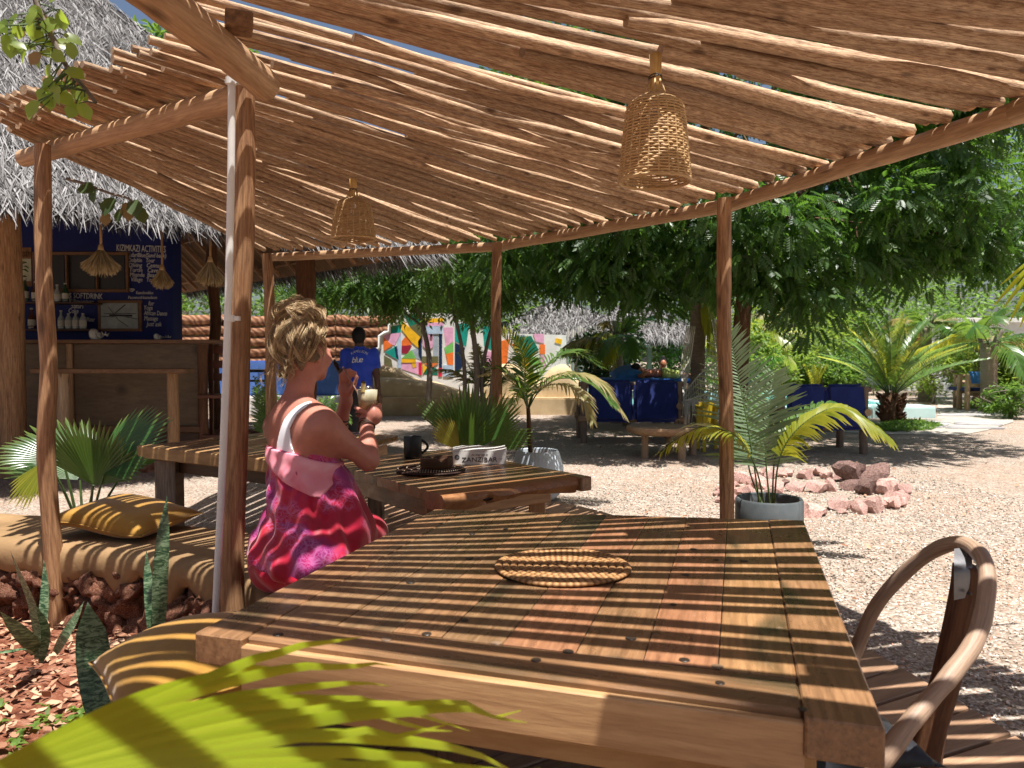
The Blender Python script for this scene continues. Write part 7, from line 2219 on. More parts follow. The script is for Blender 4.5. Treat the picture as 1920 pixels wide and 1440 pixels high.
def ell_d(P, c, r, Rm=None):
    q = P - np.array(c, np.float32)
    if Rm is not None: q = q @ np.array(Rm, np.float32)
    r = np.array(r, np.float32)
    k0 = np.linalg.norm(q / r, axis=-1); k1 = np.linalg.norm(q / (r * r), axis=-1)
    return k0 * (k0 - 1) / np.maximum(k1, 1e-6)
class Field:
    def __init__(s, lo, hi, h):
        s.lo = np.array(lo, np.float32); s.h = h
        n = np.ceil((np.array(hi) - np.array(lo)) / h).astype(int) + 1
        s.n = n; s.F = np.full(tuple(n), .3, np.float32)
        s.ax = [s.lo[i] + np.arange(n[i], dtype=np.float32) * h for i in range(3)]
    def sub(s, lo, hi):
        i0 = np.clip(((np.array(lo) - s.lo) / s.h).astype(int), 0, s.n - 1); i1 = np.clip(((np.array(hi) - s.lo) / s.h).astype(int) + 2, 1, s.n)
        sl = tuple(slice(a, b) for a, b in zip(i0, i1))
        P = np.stack(np.meshgrid(*[s.ax[k][sl[k]] for k in range(3)], indexing='ij'), -1)
        return sl, P
    def smin(s, sl, d, k):
        a = s.F[sl]
        if k <= 0: s.F[sl] = np.minimum(a, d); return
        h = np.clip(.5 + .5 * (a - d) / k, 0, 1)
        s.F[sl] = a * (1 - h) + d * h - k * h * (1 - h)
    def cap(s, a, b, ra, rb=None, k=.03):
        rb = ra if rb is None else rb
        m = max(ra, rb) + k + .02
        sl, P = s.sub(np.minimum(a, b) - m, np.maximum(a, b) + m)
        if P.size: s.smin(sl, seg_d(P, a, b, ra, rb), k)
        return s
    def ell(s, c, r, Rm=None, k=.03):
        m = max(r) + k + .02
        sl, P = s.sub(np.array(c) - m, np.array(c) + m)
        if P.size: s.smin(sl, ell_d(P, c, r, Rm), k)
        return s
    def grid(s):
        return np.stack(np.meshgrid(*s.ax, indexing='ij'), -1)
    def build(s, name, mat, parent=None, F=None):
        V, Q = surface_nets(s.F if F is None else F, s.lo, s.h)
        return MB().addnp(V, Q).build(name, mat, parent), V, Q
def poly_sd(X, Y, poly):
    """signed distance to a 2-D polygon (negative inside)"""
    d = np.full(X.shape, 1e9, np.float32); ins = np.zeros(X.shape, bool); n = len(poly)
    for i in range(n):
        x1, y1 = poly[i]; x2, y2 = poly[(i + 1) % n]
        ex, ey = x2 - x1, y2 - y1
        t = np.clip(((X - x1) * ex + (Y - y1) * ey) / (ex * ex + ey * ey), 0, 1)
        d = np.minimum(d, (X - x1 - t * ex) ** 2 + (Y - y1 - t * ey) ** 2)
        c = ((y1 > Y) != (y2 > Y)) & (X < (x2 - x1) * (Y - y1) / ((y2 - y1) if abs(y2 - y1) > 1e-9 else 1e-9) + x1)
        ins ^= c
    d = np.sqrt(d)
    return np.where(ins, -d, d)
def skin_mat(name, a, b, sss=.0):
    t = NT(name); v = t.coord('Object')
    n = t.noise(v, 14, 5, .6); n2 = t.noise(v, 260, 3, .6)
    t.bump(n2, .12, .002)
    m = t.set(t.ramp(n, [(.3, a), (.7, b)]), .45, .35)
    if sss: t.b.inputs['Subsurface Weight'].default_value = sss; t.b.inputs['Subsurface Radius'].default_value = (.02, .008, .004)
    return m
M['skin'] = skin_mat('sunburnt skin', rgb(162, 104, 88), rgb(184, 124, 106), .1)
M['skindark'] = skin_mat('dark skin', (.05, .022, .012), (.085, .04, .022))
M['skintan'] = skin_mat('tanned skin', rgb(150, 92, 64), rgb(176, 116, 84))
A = lambda px, py, d: np.array(at_d(px, py, d))
wom = thing('person', 'woman with messy blonde bun and pink wrap seated on the bench holding a drink', 'person', (-.785, 2.95, .41))
pel = A(577, 1040, 2.95); wai = A(570, 940, 2.94); che = A(566, 852, 2.96); nkb = A(553, 772, 2.96); hd = A(575, 655, 3.0)
SR = A(606, 800, 2.85); SL = A(524, 800, 3.10)
ER = A(690, 862, 2.98); WR = A(687, 788, 3.12)
EL = A(622, 850, 3.38); WL = A(649, 752, 3.30)
f = np.array([.72, .69, 0]); rgt = np.array([.69, -.72, 0])
fh = np.array([.50, .86, -.07]); fh /= np.linalg.norm(fh); rh = np.array([fh[1], -fh[0], 0]); rh /= np.linalg.norm(rh); uh = np.cross(rh, fh)
RB = np.stack([rgt, f, np.array([0, 0, 1.0])], 1)          # columns: right, forward, up
RH = np.stack([rh, fh, uh], 1)
W = Field((-1.15, 2.5, -.02), (-.28, 3.75, 1.62), .0052)
W.ell(pel, (.175, .15, .14), RB, .05)
W.ell(wai, (.135, .105, .13), RB, .08)
W.ell(che + f * .01, (.150, .108, .15), RB, .07)
W.ell((SR + SL) / 2 + np.array([0, 0, -.05]), (.15, .082, .08), RB, .07)
W.cap((nkb + np.array([0, 0, -.03])), hd + np.array([0, 0, -.06]) - fh * .015, .058, .052, .05)
W.cap(nkb + np.array([0, 0, -.02]), SR, .052, .05, .07); W.cap(nkb + np.array([0, 0, -.02]), SL, .052, .05, .07)
W.ell(hd + np.array([0, 0, .01]) - fh * .012, (.074, .095, .098), RH, .02)
W.ell(hd + fh * .035 - uh * .055, (.056, .062, .062), RH, .035)
W.ell(hd + fh * .078 - uh * .098, (.022, .02, .018), RH, .03)
W.cap(hd + fh * .092 - uh * .005, hd + fh * .109 - uh * .036, .007, .0105, .016)
W.ell(hd + fh * .094 - uh * .066, (.022, .012, .006), RH, .01); W.ell(hd + fh * .092 - uh * .077, (.02, .012, .007), RH, .01)
for s_ in (-1, 1):
    W.ell(hd + fh * .075 + rh * .034 * s_ - uh * .0, (.016, .012, .01), RH, .008)
    W.ell(hd + fh * .068 + rh * .042 * s_ - uh * .035, (.02, .02, .018), RH, .03)
    e = hd + rh * .077 * s_ - fh * .012 - uh * .02
    W.ell(e, (.009, .019, .032), RH, .006); W.ell(e - uh * .026 + fh * .004, (.007, .010, .011), RH, .006)
    W.ell(e + rh * s_ * .004 - fh * .012, (.006, .008, .028), RH, .004)
W.cap(SR, ER, .0465, .0385, .07)
W.ell(che - rgt * .075 + np.array([0, 0, .10]), (.085, .07, .10), RB, .06); W.ell(che + rgt * .075 + np.array([0, 0, .10]), (.085, .07, .10), RB, .06)
W.cap(ER, ER * .7 + WR * .3, .038, .036, .03); W.cap(ER * .7 + WR * .3, WR, .036, .0245, .03)
W.cap(SL, EL, .044, .036, .07); W.cap(EL, EL * .6 + WL * .4, .042, .038, .02); W.cap(EL * .6 + WL * .4, WL, .038, .025, .02)
G = A(689, 752, 3.15); Gz0 = A(690, 766, 3.15)[2]
pc_ = A(701, 776, 3.12)
W.cap(WR, pc_ + np.array([0, 0, -.012]), .027, .031, .02)
W.ell(pc_ + np.array([.0, .0, .0]), (.026, .036, .04), None, .02)
for i, (dz, sw) in enumerate(((.016, 150), (.0, 160), (-.016, 160), (-.03, 140))):
    prev = None
    for st_ in range(5):
        an = R(-15 + (sw + 15) * st_ / 4)
        rr_f = .050 if st_ else .056
        q = np.array([G[0] + rr_f * math.cos(an), G[1] + rr_f * math.sin(an), Gz0 + dz - .004 * st_])
        if prev is not None: W.cap(prev, q, .0098 - .0008 * st_, .0092 - .0008 * st_, .006)
        prev = q
prev = None
for st_ in range(4):
    an = R(-40 - 105 * st_ / 3)
    q = np.array([G[0] + .052 * math.cos(an), G[1] + .052 * math.sin(an), Gz0 - .03 + .012 * st_])
    if prev is not None: W.cap(prev, q, .0125 - .001 * st_, .0115 - .001 * st_, .008)
    prev = q
W.cap(WL, A(648, 733, 3.29), .024, .028, .02); W.ell(A(648, 725, 3.285), (.03, .02, .034), None, .02)
D3 = 3.27
for ch_ in (((651, 714), (661, 701), (669, 706)), ((647, 711), (655, 696), (666, 699)), ((643, 712), (646, 696), (656, 694)), ((639, 717), (639, 703), (647, 699))):
    k_ = .0
    for (a_, b_) in zip(ch_[:-1], ch_[1:]):
        W.cap(A(*a_, D3), A(*b_, D3 - .01), .0088, .0078, .006)
W.cap(A(655, 736, D3), A(664, 722, D3 - .012), .0115, .0102, .01); W.cap(A(664, 722, D3 - .012), A(669, 709, D3 - .012), .0102, .0082, .005)
f2 = np.array([.30, .954, 0]); r2 = np.array([.954, -.30, 0])
for s_ in (-1, 1):
    hip = pel + rgt * .085 * s_ + np.array([0, 0, -.02]); kn = hip + f2 * .40 + r2 * .0 * s_ + np.array([0, 0, .03]); an_ = kn + f2 * .03 + np.array([0, 0, -.46])
    an_[2] = .10
    W.cap(hip, kn, .082, .058, .05); W.cap(kn, kn * .6 + an_ * .4, .056, .054, .02); W.cap(kn * .6 + an_ * .4, an_, .054, .034, .02)
    W.cap(an_ + np.array([0, 0, -.03]), an_ + f * .15 + np.array([0, 0, -.05]), .034, .024, .02)
body, _, _ = W.build('body', M['skin'], wom)
def wrap_mat():
    t = NT('pink printed wrap'); v = t.coord('Object')
    n = t.noise(v, 5.5, 3, .5, .6)
    c = t.ramp(n, [(.36, rgb(156, 6, 34)), (.5, rgb(184, 10, 54)), (.58, rgb(132, 20, 96)), (.7, rgb(168, 22, 92))])
    v2 = t.coord('Object', (1, 1, 1)); dn = t.n('TexNoise'); dn.inputs['Scale'].default_value = 14; t.l(v2, dn.inputs['Vector'])
    mx = t.mix(.12, v2, dn.outputs['Color'])
    vo = t.n('TexVoronoi', feature='DISTANCE_TO_EDGE'); vo.inputs['Scale'].default_value = 16; t.l(mx, vo.inputs['Vector'])
    vo2 = t.n('TexVoronoi', feature='DISTANCE_TO_EDGE'); vo2.inputs['Scale'].default_value = 70; t.l(mx, vo2.inputs['Vector'])
    l1 = t.ramp(vo.outputs['Distance'], [(.02, 1), (.07, 0)]); l2 = t.ramp(vo2.outputs['Distance'], [(.02, 1), (.16, 0)])
    mask = t.ramp(t.noise(v, 6.5, 2, .5), [(.47, 0), (.55, 1)])
    lace = t.math('MULTIPLY', t.math('MAXIMUM', l1, t.math('MULTIPLY', l2, .75)), mask)
    c = t.mix(t.math('MULTIPLY', lace, .5), c, rgb(196, 120, 176))
    nb = t.noise(v, 400, 2); t.bump(t.math('ADD', t.noise(v, 9, 4, .6), t.math('MULTIPLY', nb, .1)), .25, .01)
    m = t.set(c, .5, .35); t.b.inputs['Sheen Weight'].default_value = .3
    return m
M['wrap'] = wrap_mat()
M['redcloth'] = cloth_mat('crimson cloth', rgb(150, 6, 34), rgb(186, 10, 48), .55)
def pale_pink():
    t = NT('washed pink cloth'); v = t.coord('Object')
    c = t.ramp(t.noise(v, 7, 4, .55, .4), [(.32, rgb(216, 92, 112)), (.5, rgb(226, 138, 152)), (.68, rgb(230, 168, 176))])
    t.bump(t.noise(v, 16, 4, .6), .2, .008)
    return t.set(c, .6, .3)
M['pinkcloth'] = pale_pink()
M['whitecloth'] = cloth_mat('white ribbed cloth', rgb(226, 226, 232), rgb(240, 240, 244), .7, .08)
Dr = Field((-1.2, 2.5, .40), (-.22, 3.55, 1.02), .006)
g = .014
Dr.ell(che + f * .01 - np.array([0, 0, .02]), (.152 + g, .112 + g, .16), RB, .05); Dr.ell(wai, (.140 + g, .112 + g, .14), RB, .08)
Dr.ell(pel + np.array([0, 0, .04]), (.20, .178, .155), RB, .10)
Dr.ell(pel - f * .02 + np.array([0, 0, -.01]), (.235, .20, .115), RB, .08)
for s_ in (-1, 1):
    hip = pel + rgt * .085 * s_; kn = hip + f2 * .36 + np.array([0, 0, .01])
    Dr.cap(hip, kn, .11, .09, .10)
Dr.cap(A(645, 905, 2.98), A(672, 985, 3.05), .03, .06, .09)
Dr.cap(A(640, 900, 2.90), A(668, 1000, 2.90), .02, .05, .08)
P = Dr.grid()
rel = P - pel.astype(np.float32)
ang = np.arctan2(rel[..., 1], rel[..., 0]); hgt = rel[..., 2]
low_w = np.clip((.42 - hgt) / .42, 0, 1)
fold = (.008 * np.sin(ang * 11 + hgt * 9) + .005 * np.sin(ang * 19 - hgt * 14 + 1.3) + .004 * np.sin(hgt * 34 + ang * 4)) * (.2 + .7 * low_w) + .004 * np.sin(P[..., 0] * 60 + P[..., 2] * 45)
Fd = Dr.F + fold
topz = .945 - .10 * (P[..., 0] - pel[0])
Fd = np.maximum(Fd, P[..., 2] - topz)
hem = .505 + .03 * np.sin(P[..., 0] * 13 + 2) - .16 * np.clip(P[..., 0] + .80, -.3, .12) * (P[..., 0] > -.80) + .0
Fw = np.maximum(Fd, hem - P[..., 2])
Dr.build('wrap', M['wrap'], wom, Fw)
Sk = Field((-1.2, 2.5, .36), (-.22, 3.55, .64), .006)
Sk.ell(pel - f * .02 + np.array([0, 0, -.035]), (.23, .195, .105), RB, .08)
for s_ in (-1, 1):
    hip = pel + rgt * .09 * s_ + np.array([0, 0, -.01]); Sk.cap(hip, hip + f2 * .25, .10, .08, .08)
P2 = Sk.grid(); rel = P2 - pel.astype(np.float32); ang = np.arctan2(rel[..., 1], rel[..., 0])
Fs_ = Sk.F + .006 * np.sin(ang * 9 + rel[..., 2] * 30) + .005 * np.sin(rel[..., 2] * 60 + ang * 3)
Fs_ = np.maximum(Fs_, .412 - P2[..., 2])
Sk.build('skirt', M['redcloth'], wom, Fs_)
def xz(px, py, d=2.9): p = at_d(px, py, d); return (p.x, p.z)
Pk = Field((-1.1, 2.55, .74), (-.45, 3.05, .97), .0048)
Pk.ell(che + f * .01 - np.array([0, 0, .02]), (.152 + g + .0115, .112 + g + .0115, .167), RB, .05); Pk.ell(wai, (.140 + g + .0115, .112 + g + .0115, .14), RB, .08)
P3 = Pk.grid(); 
m3 = poly_sd(P3[..., 0], P3[..., 2], [xz(470, 836), xz(560, 846), xz(648, 872), xz(640, 892), xz(612, 926), xz(596, 922), xz(540, 896), xz(500, 868), xz(470, 852)])
r3 = P3 - che.astype(np.float32); a3 = np.arctan2(r3[..., 1], r3[..., 0])
F3 = Pk.F + .0018 * np.sin(a3 * 14 + r3[..., 2] * 40) + .0015 * np.sin(r3[..., 2] * 90 + a3 * 5)
F3 = np.maximum(F3, m3)
F3 = np.maximum(F3, (P3[..., 1] - (che[1] + .03)))
Pk.build('folded_top', M['pinkcloth'], wom, F3)
St = Field((-1.05, 2.6, .88), (-.55, 3.25, 1.22), .0048)
gg = .006
St.ell(che + f * .01, (.150 + gg, .108 + gg, .15 + gg), RB, .07); St.ell((SR + SL) / 2 + np.array([0, 0, -.045]), (.15 + gg, .082 + gg, .08 + gg), RB, .07)
St.cap(nkb + np.array([0, 0, -.02]), SR, .052 + gg, .05 + gg, .07); St.cap(SR, ER, .0465 + gg, .0385, .07); St.ell(che - rgt * .075 + np.array([0, 0, .10]), (.085 + gg, .07 + gg, .10), RB, .06); St.ell(che + rgt * .075 + np.array([0, 0, .10]), (.085 + gg, .07 + gg, .10), RB, .06); St.ell(wai, (.135 + gg, .105 + gg, .13), RB, .08)
St.cap((nkb + np.array([0, 0, -.03])), nkb + np.array([0, 0, .02]), .058, .054, .05)
P4 = St.grid()
m4 = poly_sd(P4[..., 0], P4[..., 2], [xz(553, 755), xz(572, 744), xz(589, 754), xz(566, 775), xz(553, 800), xz(556, 828), xz(566, 856), xz(521, 854), xz(522, 832), xz(528, 808), xz(540, 776)])
F4 = np.maximum(np.maximum(St.F, m4), P4[..., 1] - 3.0)
St.build('top_strap', M['whitecloth'], wom, F4)
def hair_mat():
    t = NT('dark blonde hair')
    tc = t.n('TexCoord'); sx = t.n('SeparateXYZ'); t.l(tc.outputs['UV'], sx.inputs[0])
    c = t.ramp(sx.outputs[0], [(0, (.20, .115, .055)), (.35, (.36, .23, .115)), (.7, (.55, .395, .21)), (1, (.72, .57, .35))])
    return t.set(c, .48, .3)
M['hair'] = hair_mat()
M['hairbase'] = m_plain('hair shade layer', (.2, .13, .07), .6, .3, .3, 60, .6)
bun = A(561, 598, 2.99); occ = hd - fh * .03 + uh * .02
Hf = Field((-1.02, 2.75, 1.12), (-.62, 3.22, 1.56), .0055)
Hf.ell(hd - fh * .022 + uh * .018, (.088, .096, .102), RH, .02); Hf.ell(hd - fh * .055 - uh * .05, (.072, .06, .075), RH, .04)
Hf.ell(bun - uh * .015, (.082, .075, .06), None, .04)
P5 = Hf.grid(); q5 = (P5 - hd.astype(np.float32)) @ RH.astype(np.float32)
F5 = Hf.F + .006 * np.sin(P5[..., 0] * 90 + P5[..., 2] * 70) + .006 * np.sin(P5[..., 1] * 80 - P5[..., 2] * 95)
F5 = np.maximum(F5, q5[..., 1] + .012 + .25 * np.minimum(0, q5[..., 2] + .02))
F5b = np.where((q5[..., 2] > .045), np.maximum(Hf.F, q5[..., 1] - .085), F5)
Hf.build('hair', M['hairbase'], wom, np.maximum(F5b, -.062 - q5[..., 2] + .02 * np.sin(P5[..., 0] * 120) + .01 * np.sin(P5[..., 1] * 170)))
hr = np.random.default_rng(6)
Ps = []; Rs_ = []
hc = hd - fh * .018 + uh * .01
NS = 12; tt_ = np.linspace(0, 1, NS)[:, None]
def lock(q, n, sp, r0, r1, fray=.4, shade=None):
    """a lock of n strands following the guide q"""
    for _ in range(n):
        o_ = hr.normal(size=3) * sp; o2 = hr.normal(size=3) * sp * fray
        wv = np.sin(tt_ * hr.uniform(5, 11) + hr.uniform(0, 6.28)) * norm(hr.normal(size=3)) * .0022
        Ps.append(q + o_ * (.35 + .65 * np.sin(PI * tt_ * .9)) + o2 * tt_ + wv); Rs_.append(np.linspace(r0, r1, NS) * hr.uniform(.7, 1.3))
for k in range(190):        # swept up from the hairline to the bun
    az = hr.uniform(-PI * .82, PI * .82) + PI
    el = hr.uniform(-.8, .2) if hr.random() < .7 else hr.uniform(.1, .9)
    loc_ = np.array([math.sin(az) * .087, math.cos(az) * .1, 0]) * math.cos(el) + np.array([0, 0, .112 * math.sin(el)])
    if loc_[1] > .03 and loc_[2] < .045: continue
    if abs(loc_[0]) > .06 and loc_[1] > -.035 and loc_[2] < .0: continue
    p0 = hc + RH @ (loc_ * hr.uniform(.98, 1.06)); a2 = hr.uniform(0, 6.28)
    p1 = bun + np.array([.05 * math.cos(a2), .05 * math.sin(a2), hr.uniform(-.06, .0)])
    d0 = p0 - hc; d1 = p1 - hc; r0, r1 = np.linalg.norm(d0), np.linalg.norm(d1)
    d = norm(d0 / r0 * (1 - tt_) + d1 / r1 * tt_)
    sw = norm(np.cross(d0, d1)) * np.sin(PI * tt_) * hr.uniform(-.025, .025)
    q = hc + d * (r0 * (1 - tt_) + r1 * tt_ + hr.uniform(.006, .024) * np.sin(PI * tt_)) + sw
    lock(q, 25, .0055, .0007, .0006)
for k in range(120):        # loops of the bun
    v1 = norm(hr.normal(size=3)); v2 = norm(np.cross(v1, hr.normal(size=3))); r_ = hr.uniform(.055, .096); th0 = hr.uniform(0, 6.28); ln = hr.uniform(1.2, 3.0)
    an = th0 + ln * tt_
    q = bun + uh * .006 + (v1 * np.cos(an) + v2 * np.sin(an)) * (r_ * (1 + .12 * np.sin(6.28 * tt_ * hr.uniform(.8, 1.6) + k))) * np.array([1.0, .9, .74])
    lock(q, 25, .0055, .0007, .0006)
for k in range(80):        # loose curls
    ty = hr.random()
    if ty < .55: p0 = hc + RH @ np.array([hr.uniform(-.075, .06), -.082 + hr.uniform(-.02, .02), hr.uniform(-.085, .0)]); dv = -uh * hr.uniform(.6, 1) - fh * hr.uniform(.0, .3) + rh * hr.uniform(-.3, .2); L = hr.uniform(.03, .09)
    elif ty < .66: p0 = hc + RH @ np.array([.075, hr.uniform(-.02, .04), hr.uniform(.0, .05)]); dv = -uh + rh * hr.uniform(.0, .25) + fh * hr.uniform(-.2, .3); L = hr.uniform(.05, .12)
    else: p0 = bun + norm(hr.normal(size=3)) * .06; dv = norm(p0 - bun) + hr.normal(size=3) * .9; L = hr.uniform(.03, .07)
    dv = dv / np.linalg.norm(dv); s1 = norm(np.cross(dv, hr.normal(size=3))); s2 = np.cross(dv, s1)
    tw = hr.uniform(4, 9); am = hr.uniform(.004, .012)
    q = p0 + dv * (L * tt_) + (s1 * np.sin(tw * tt_) + s2 * np.cos(tw * tt_)) * am * np.minimum(1, tt_ * 3)
    lock(q, 6, .0022, .0008, .0004, 1.0)
V, F_, UV = tubes(np.array(Ps), np.array(Rs_), 3)
o = MB().addnp(V, F_, 0, UV).build('hair_strands', M['hair'], wom); o['kind'] = 'stuff'
M['leatherband'] = m_plain('brown cord', (.06, .025, .012), .6, .3, .2, 50)
M['brass'] = m_plain('brass bangle', (.55, .36, .12), .3, .5, .1, 20, .05, .8)
def band(c, ax_, r, tr, mat, name='bracelet'):
    ax_ = Vector(ax_).normalized(); a = ax_.orthogonal().normalized(); b = ax_.cross(a); c = Vector(c)
    MB().tube([c + a * (r * math.cos(t)) + b * (r * math.sin(t)) for t in np.linspace(0, 2 * PI, 25)], tr, 6, False).build(name, mat, wom)
axr = WR - ER
for k, (t_, r_, m_) in enumerate(((.80, .0325, 'leatherband'), (.84, .0315, 'leatherband'), (.88, .0305, 'leatherband'), (.92, .031, 'brownmetal'))):
    band(ER + axr * t_, axr + np.array([.03 * (k - 1), .02, 0]), r_, .0028, M[m_])
axl = WL - EL
for k, (t_, r_, m_) in enumerate(((.55, .0365, 'brass'), (.62, .0345, 'leatherband'), (.68, .0335, 'blackfab'))):
    band(EL + axl * t_, axl + np.array([.02, 0, .01 * k]), r_, .003, M[m_])
def thin_glass():
    t = NT('clear glass')
    tr = t.n('BsdfTransparent'); tr.inputs[0].default_value = (.9, .93, .93, 1); gl = t.n('BsdfGlossy'); gl.inputs['Roughness'].default_value = .04
    ms = t.n('MixShader'); ms.inputs[0].default_value = .07; t.l(tr.outputs[0], ms.inputs[1]); t.l(gl.outputs[0], ms.inputs[2]); t.l(ms.outputs[0], t.out.inputs['Surface'])
    return t.m
M['glass'] = thin_glass()
def drink_mat():
    t = NT('pale yellow cocktail'); v = t.coord('Object'); sx = t.n('SeparateXYZ'); t.l(v, sx.inputs[0])
    n = t.noise(v, 40, 4, .6)
    c = t.ramp(t.math('ADD', t.math('MULTIPLY', sx.outputs[2], 9.0), t.math('MULTIPLY', n, .35)), [(.1, rgb(196, 142, 50)), (.55, rgb(214, 180, 120)), (.85, rgb(226, 208, 178))])
    return t.set(c, .35, .4)
M['drink'] = drink_mat()
dk = thing('drink', 'tumbler of pale yellow cocktail with a straw and pineapple, held by the woman', 'drink', (G[0], G[1], Gz0 - .012))
gt = A(689, 723, 3.15)[2] - (Gz0 - .012)
MB().lathe([(0, 0), (.033, 0), (.0355, .004), (.045, gt), (.0438, gt), (.0342, .008), (0, .007)], 32).build('glass', M['glass'], dk, world=False)
MB().lathe([(0, .0085), (.0332, .009), (.0418, gt * .84), (.03, gt * .86), (0, gt * .85)], 28).build('cocktail', M['drink'], dk, world=False)
M['ice'] = m_plain('crushed ice', (.6, .6, .56), .2, .5, .1, 60)
mb = MB(); bv, bf = octa()
for k in range(16):
    a = rg.uniform(0, 6.28); r_ = rg.uniform(0, .03)
    mb.addnp(bv * rg.uniform(.007, .012) + np.array([r_ * math.cos(a), r_ * math.sin(a), gt * .86 + rg.uniform(-.002, .006)]), bf)
o = mb.build('ice', M['ice'], dk, False, world=False); o['kind'] = 'stuff'
M['straw_p'] = m_plain('brown paper straw', (.30, .16, .11), .5, .4, .1)
s0 = A(643, 688, 3.20); s1 = A(679, 752, 3.15)
MB().tube([Vector(s0), Vector(s1)], .0038, 10).build('straw', M['straw_p'], dk)
M['pine'] = m_plain('pineapple flesh', rgb(224, 202, 132), .4, .4, .15, 60); M['pinerind'] = m_plain('pineapple rind', (.09, .06, .02), .6, .3, .3, 90, .5)
pw = A(681, 727, 3.11)
mb = MB().box(Vector(pw), (.019, .008, .04), Matrix.Rotation(R(6), 3, 'Y')); o = mb.build('pineapple_wedge', M['pine'], dk, False); bevel_mesh(o.data, .003)
mb = MB().box(Vector(pw) + Vector((.002, 0, .023)), (.02, .012, .008), Matrix.Rotation(R(6), 3, 'Y')); o = mb.build('rind', M['pinerind'], dk, False); bevel_mesh(o.data, .003)
mn = thing('person', 'man in a blue printed shirt and black trousers walking away towards the painted wall', 'person', (at_d(675, 860, 9.8).x, 9.8, 0))
DM = 9.8
B = lambda px, py, dd=0.0: np.array(at_d(px, py, DM + dd))
gy = 668 + 1.3 * 1440 / DM
Mf = Field((at_d(612, 0, DM).x, DM - .45, -.02), (at_d(728, 0, DM).x, DM + .55, 1.75), .010)
hm_ = B(673, 631)
Mf.ell(hm_ + np.array([0, .0, .01]), (.076, .094, .102), None, .02); Mf.ell(hm_ + np.array([.0, .04, -.06]), (.055, .055, .05), None, .03)
for s_ in (-1, 1): Mf.ell(hm_ + np.array([.077 * s_, .0, -.01]), (.01, .018, .03), None, .006)
Mf.cap(hm_ + np.array([0, -.005, -.05]), B(674, 655), .056, .06, .03)
Mf.ell(B(674, 668), (.185, .105, .10), None, .05); Mf.ell(B(675, 688), (.165, .11, .15), None, .06); Mf.ell(B(676, 716), (.145, .105, .13), None, .06); Mf.ell(B(676, 738), (.155, .115, .11), None, .05)
aR = [B(701, 662), B(706, 702, -.02), B(710, 736, -.06)]; aL = [B(648, 662), B(642, 702, .02), B(629, 682, .2)]
Mf.cap(aR[0], aR[1], .055, .042, .05); Mf.cap(aR[1], aR[2], .042, .028, .02); Mf.cap(aL[0], aL[1], .055, .042, .05); Mf.cap(aL[1], aL[2], .042, .028, .02)
def hand(Fi, w, d, s):
    d = np.array(d) / np.linalg.norm(d); sd = norm(np.cross(d, np.array([0, 1.0, .2]))); 
    Fi.ell(w + d * .05 * s, (.026, .03, .042), None, .02)
    for k in range(4):
        b0_ = w + d * .075 * s + sd * (.013 * (k - 1.5)); Fi.cap(b0_, b0_ + d * (.045 - .006 * abs(k - 1.4)) + np.array([0, .012, 0]), .011, .009, .004)
        Fi.cap(b0_ + d * .045 + np.array([0, .012, 0]), b0_ + d * .065 + np.array([0, .03, 0]), .0095, .008, .004)
    Fi.cap(w + d * .03 + sd * .025, w + d * .07 + sd * .045 + np.array([0, .01, 0]), .0125, .0105, .008)
hand(Mf, aR[2], (.12, -.05, -1), 1); hand(Mf, aL[2], (-.5, .5, .4), 1)
for s_, kd, fd in ((-1, -.03, -.10), (1, .06, .12)):
    hip = B(676 + 11 * s_, 745); kn = np.array([hip[0] + .01 * s_, DM + kd, .48]); an_ = np.array([hip[0] + .015 * s_, DM + fd - .05, .09])
    Mf.cap(hip, kn, .09, .062, .04); Mf.cap(kn, an_, .06, .042, .02); Mf.cap(an_ + np.array([0, -.02, -.04]), an_ + np.array([.01 * s_, .16, -.055]), .042, .03, .02)
Mf.build('body', M['skindark'], mn)
M['shirt'] = cloth_mat('royal blue jersey', (.012, .04, .34), (.02, .06, .46), .6, .15)
M['trousers'] = cloth_mat('black trousers', (.010, .010, .012), (.018, .018, .02), .7, .2)
Sf = Field(Mf.lo, (at_d(728, 0, DM).x, DM + .55, 1.75), .010); g = .014
Sf.ell(B(674, 668), (.185 + g, .105 + g, .10 + g), None, .05); Sf.ell(B(675, 688), (.168 + g, .112 + g, .15), None, .06); Sf.ell(B(676, 716), (.155 + g, .112 + g, .14), None, .06); Sf.ell(B(676, 735), (.16 + g, .118 + g, .10), None, .05)
Sf.cap(hm_ + np.array([0, -.005, -.10]), B(674, 656), .062, .066, .03)
Sf.cap(aR[0], aR[0] * .42 + aR[1] * .58, .068, .064, .05); Sf.cap(aL[0], aL[0] * .42 + aL[1] * .58, .068, .064, .05)
P6 = Sf.grid(); F6 = Sf.F + .006 * np.sin(P6[..., 2] * 40 + P6[..., 0] * 14) * np.clip((1.25 - P6[..., 2]) * 3, 0, 1) + .004 * np.sin(P6[..., 0] * 55 + P6[..., 2] * 18)
F6 = np.maximum(F6, B(676, 729)[2] - P6[..., 2]); F6 = np.maximum(F6, P6[..., 2] - B(674, 649)[2])
shirt, SV, SQ = Sf.build('shirt', M['shirt'], mn, F6)
Tf = Field(Mf.lo, (at_d(728, 0, DM).x, DM + .55, 1.2), .010)
Tf.ell(B(676, 738), (.155 + .01, .115 + .01, .12), None, .05)
for s_, kd, fd in ((-1, -.03, -.10), (1, .06, .12)):
    hip = B(676 + 11 * s_, 745); kn = np.array([hip[0] + .01 * s_, DM + kd, .48]); an_ = np.array([hip[0] + .015 * s_, DM + fd - .05, .09])
    Tf.cap(hip, kn, .105, .078, .04); Tf.cap(kn, an_, .076, .066, .02)
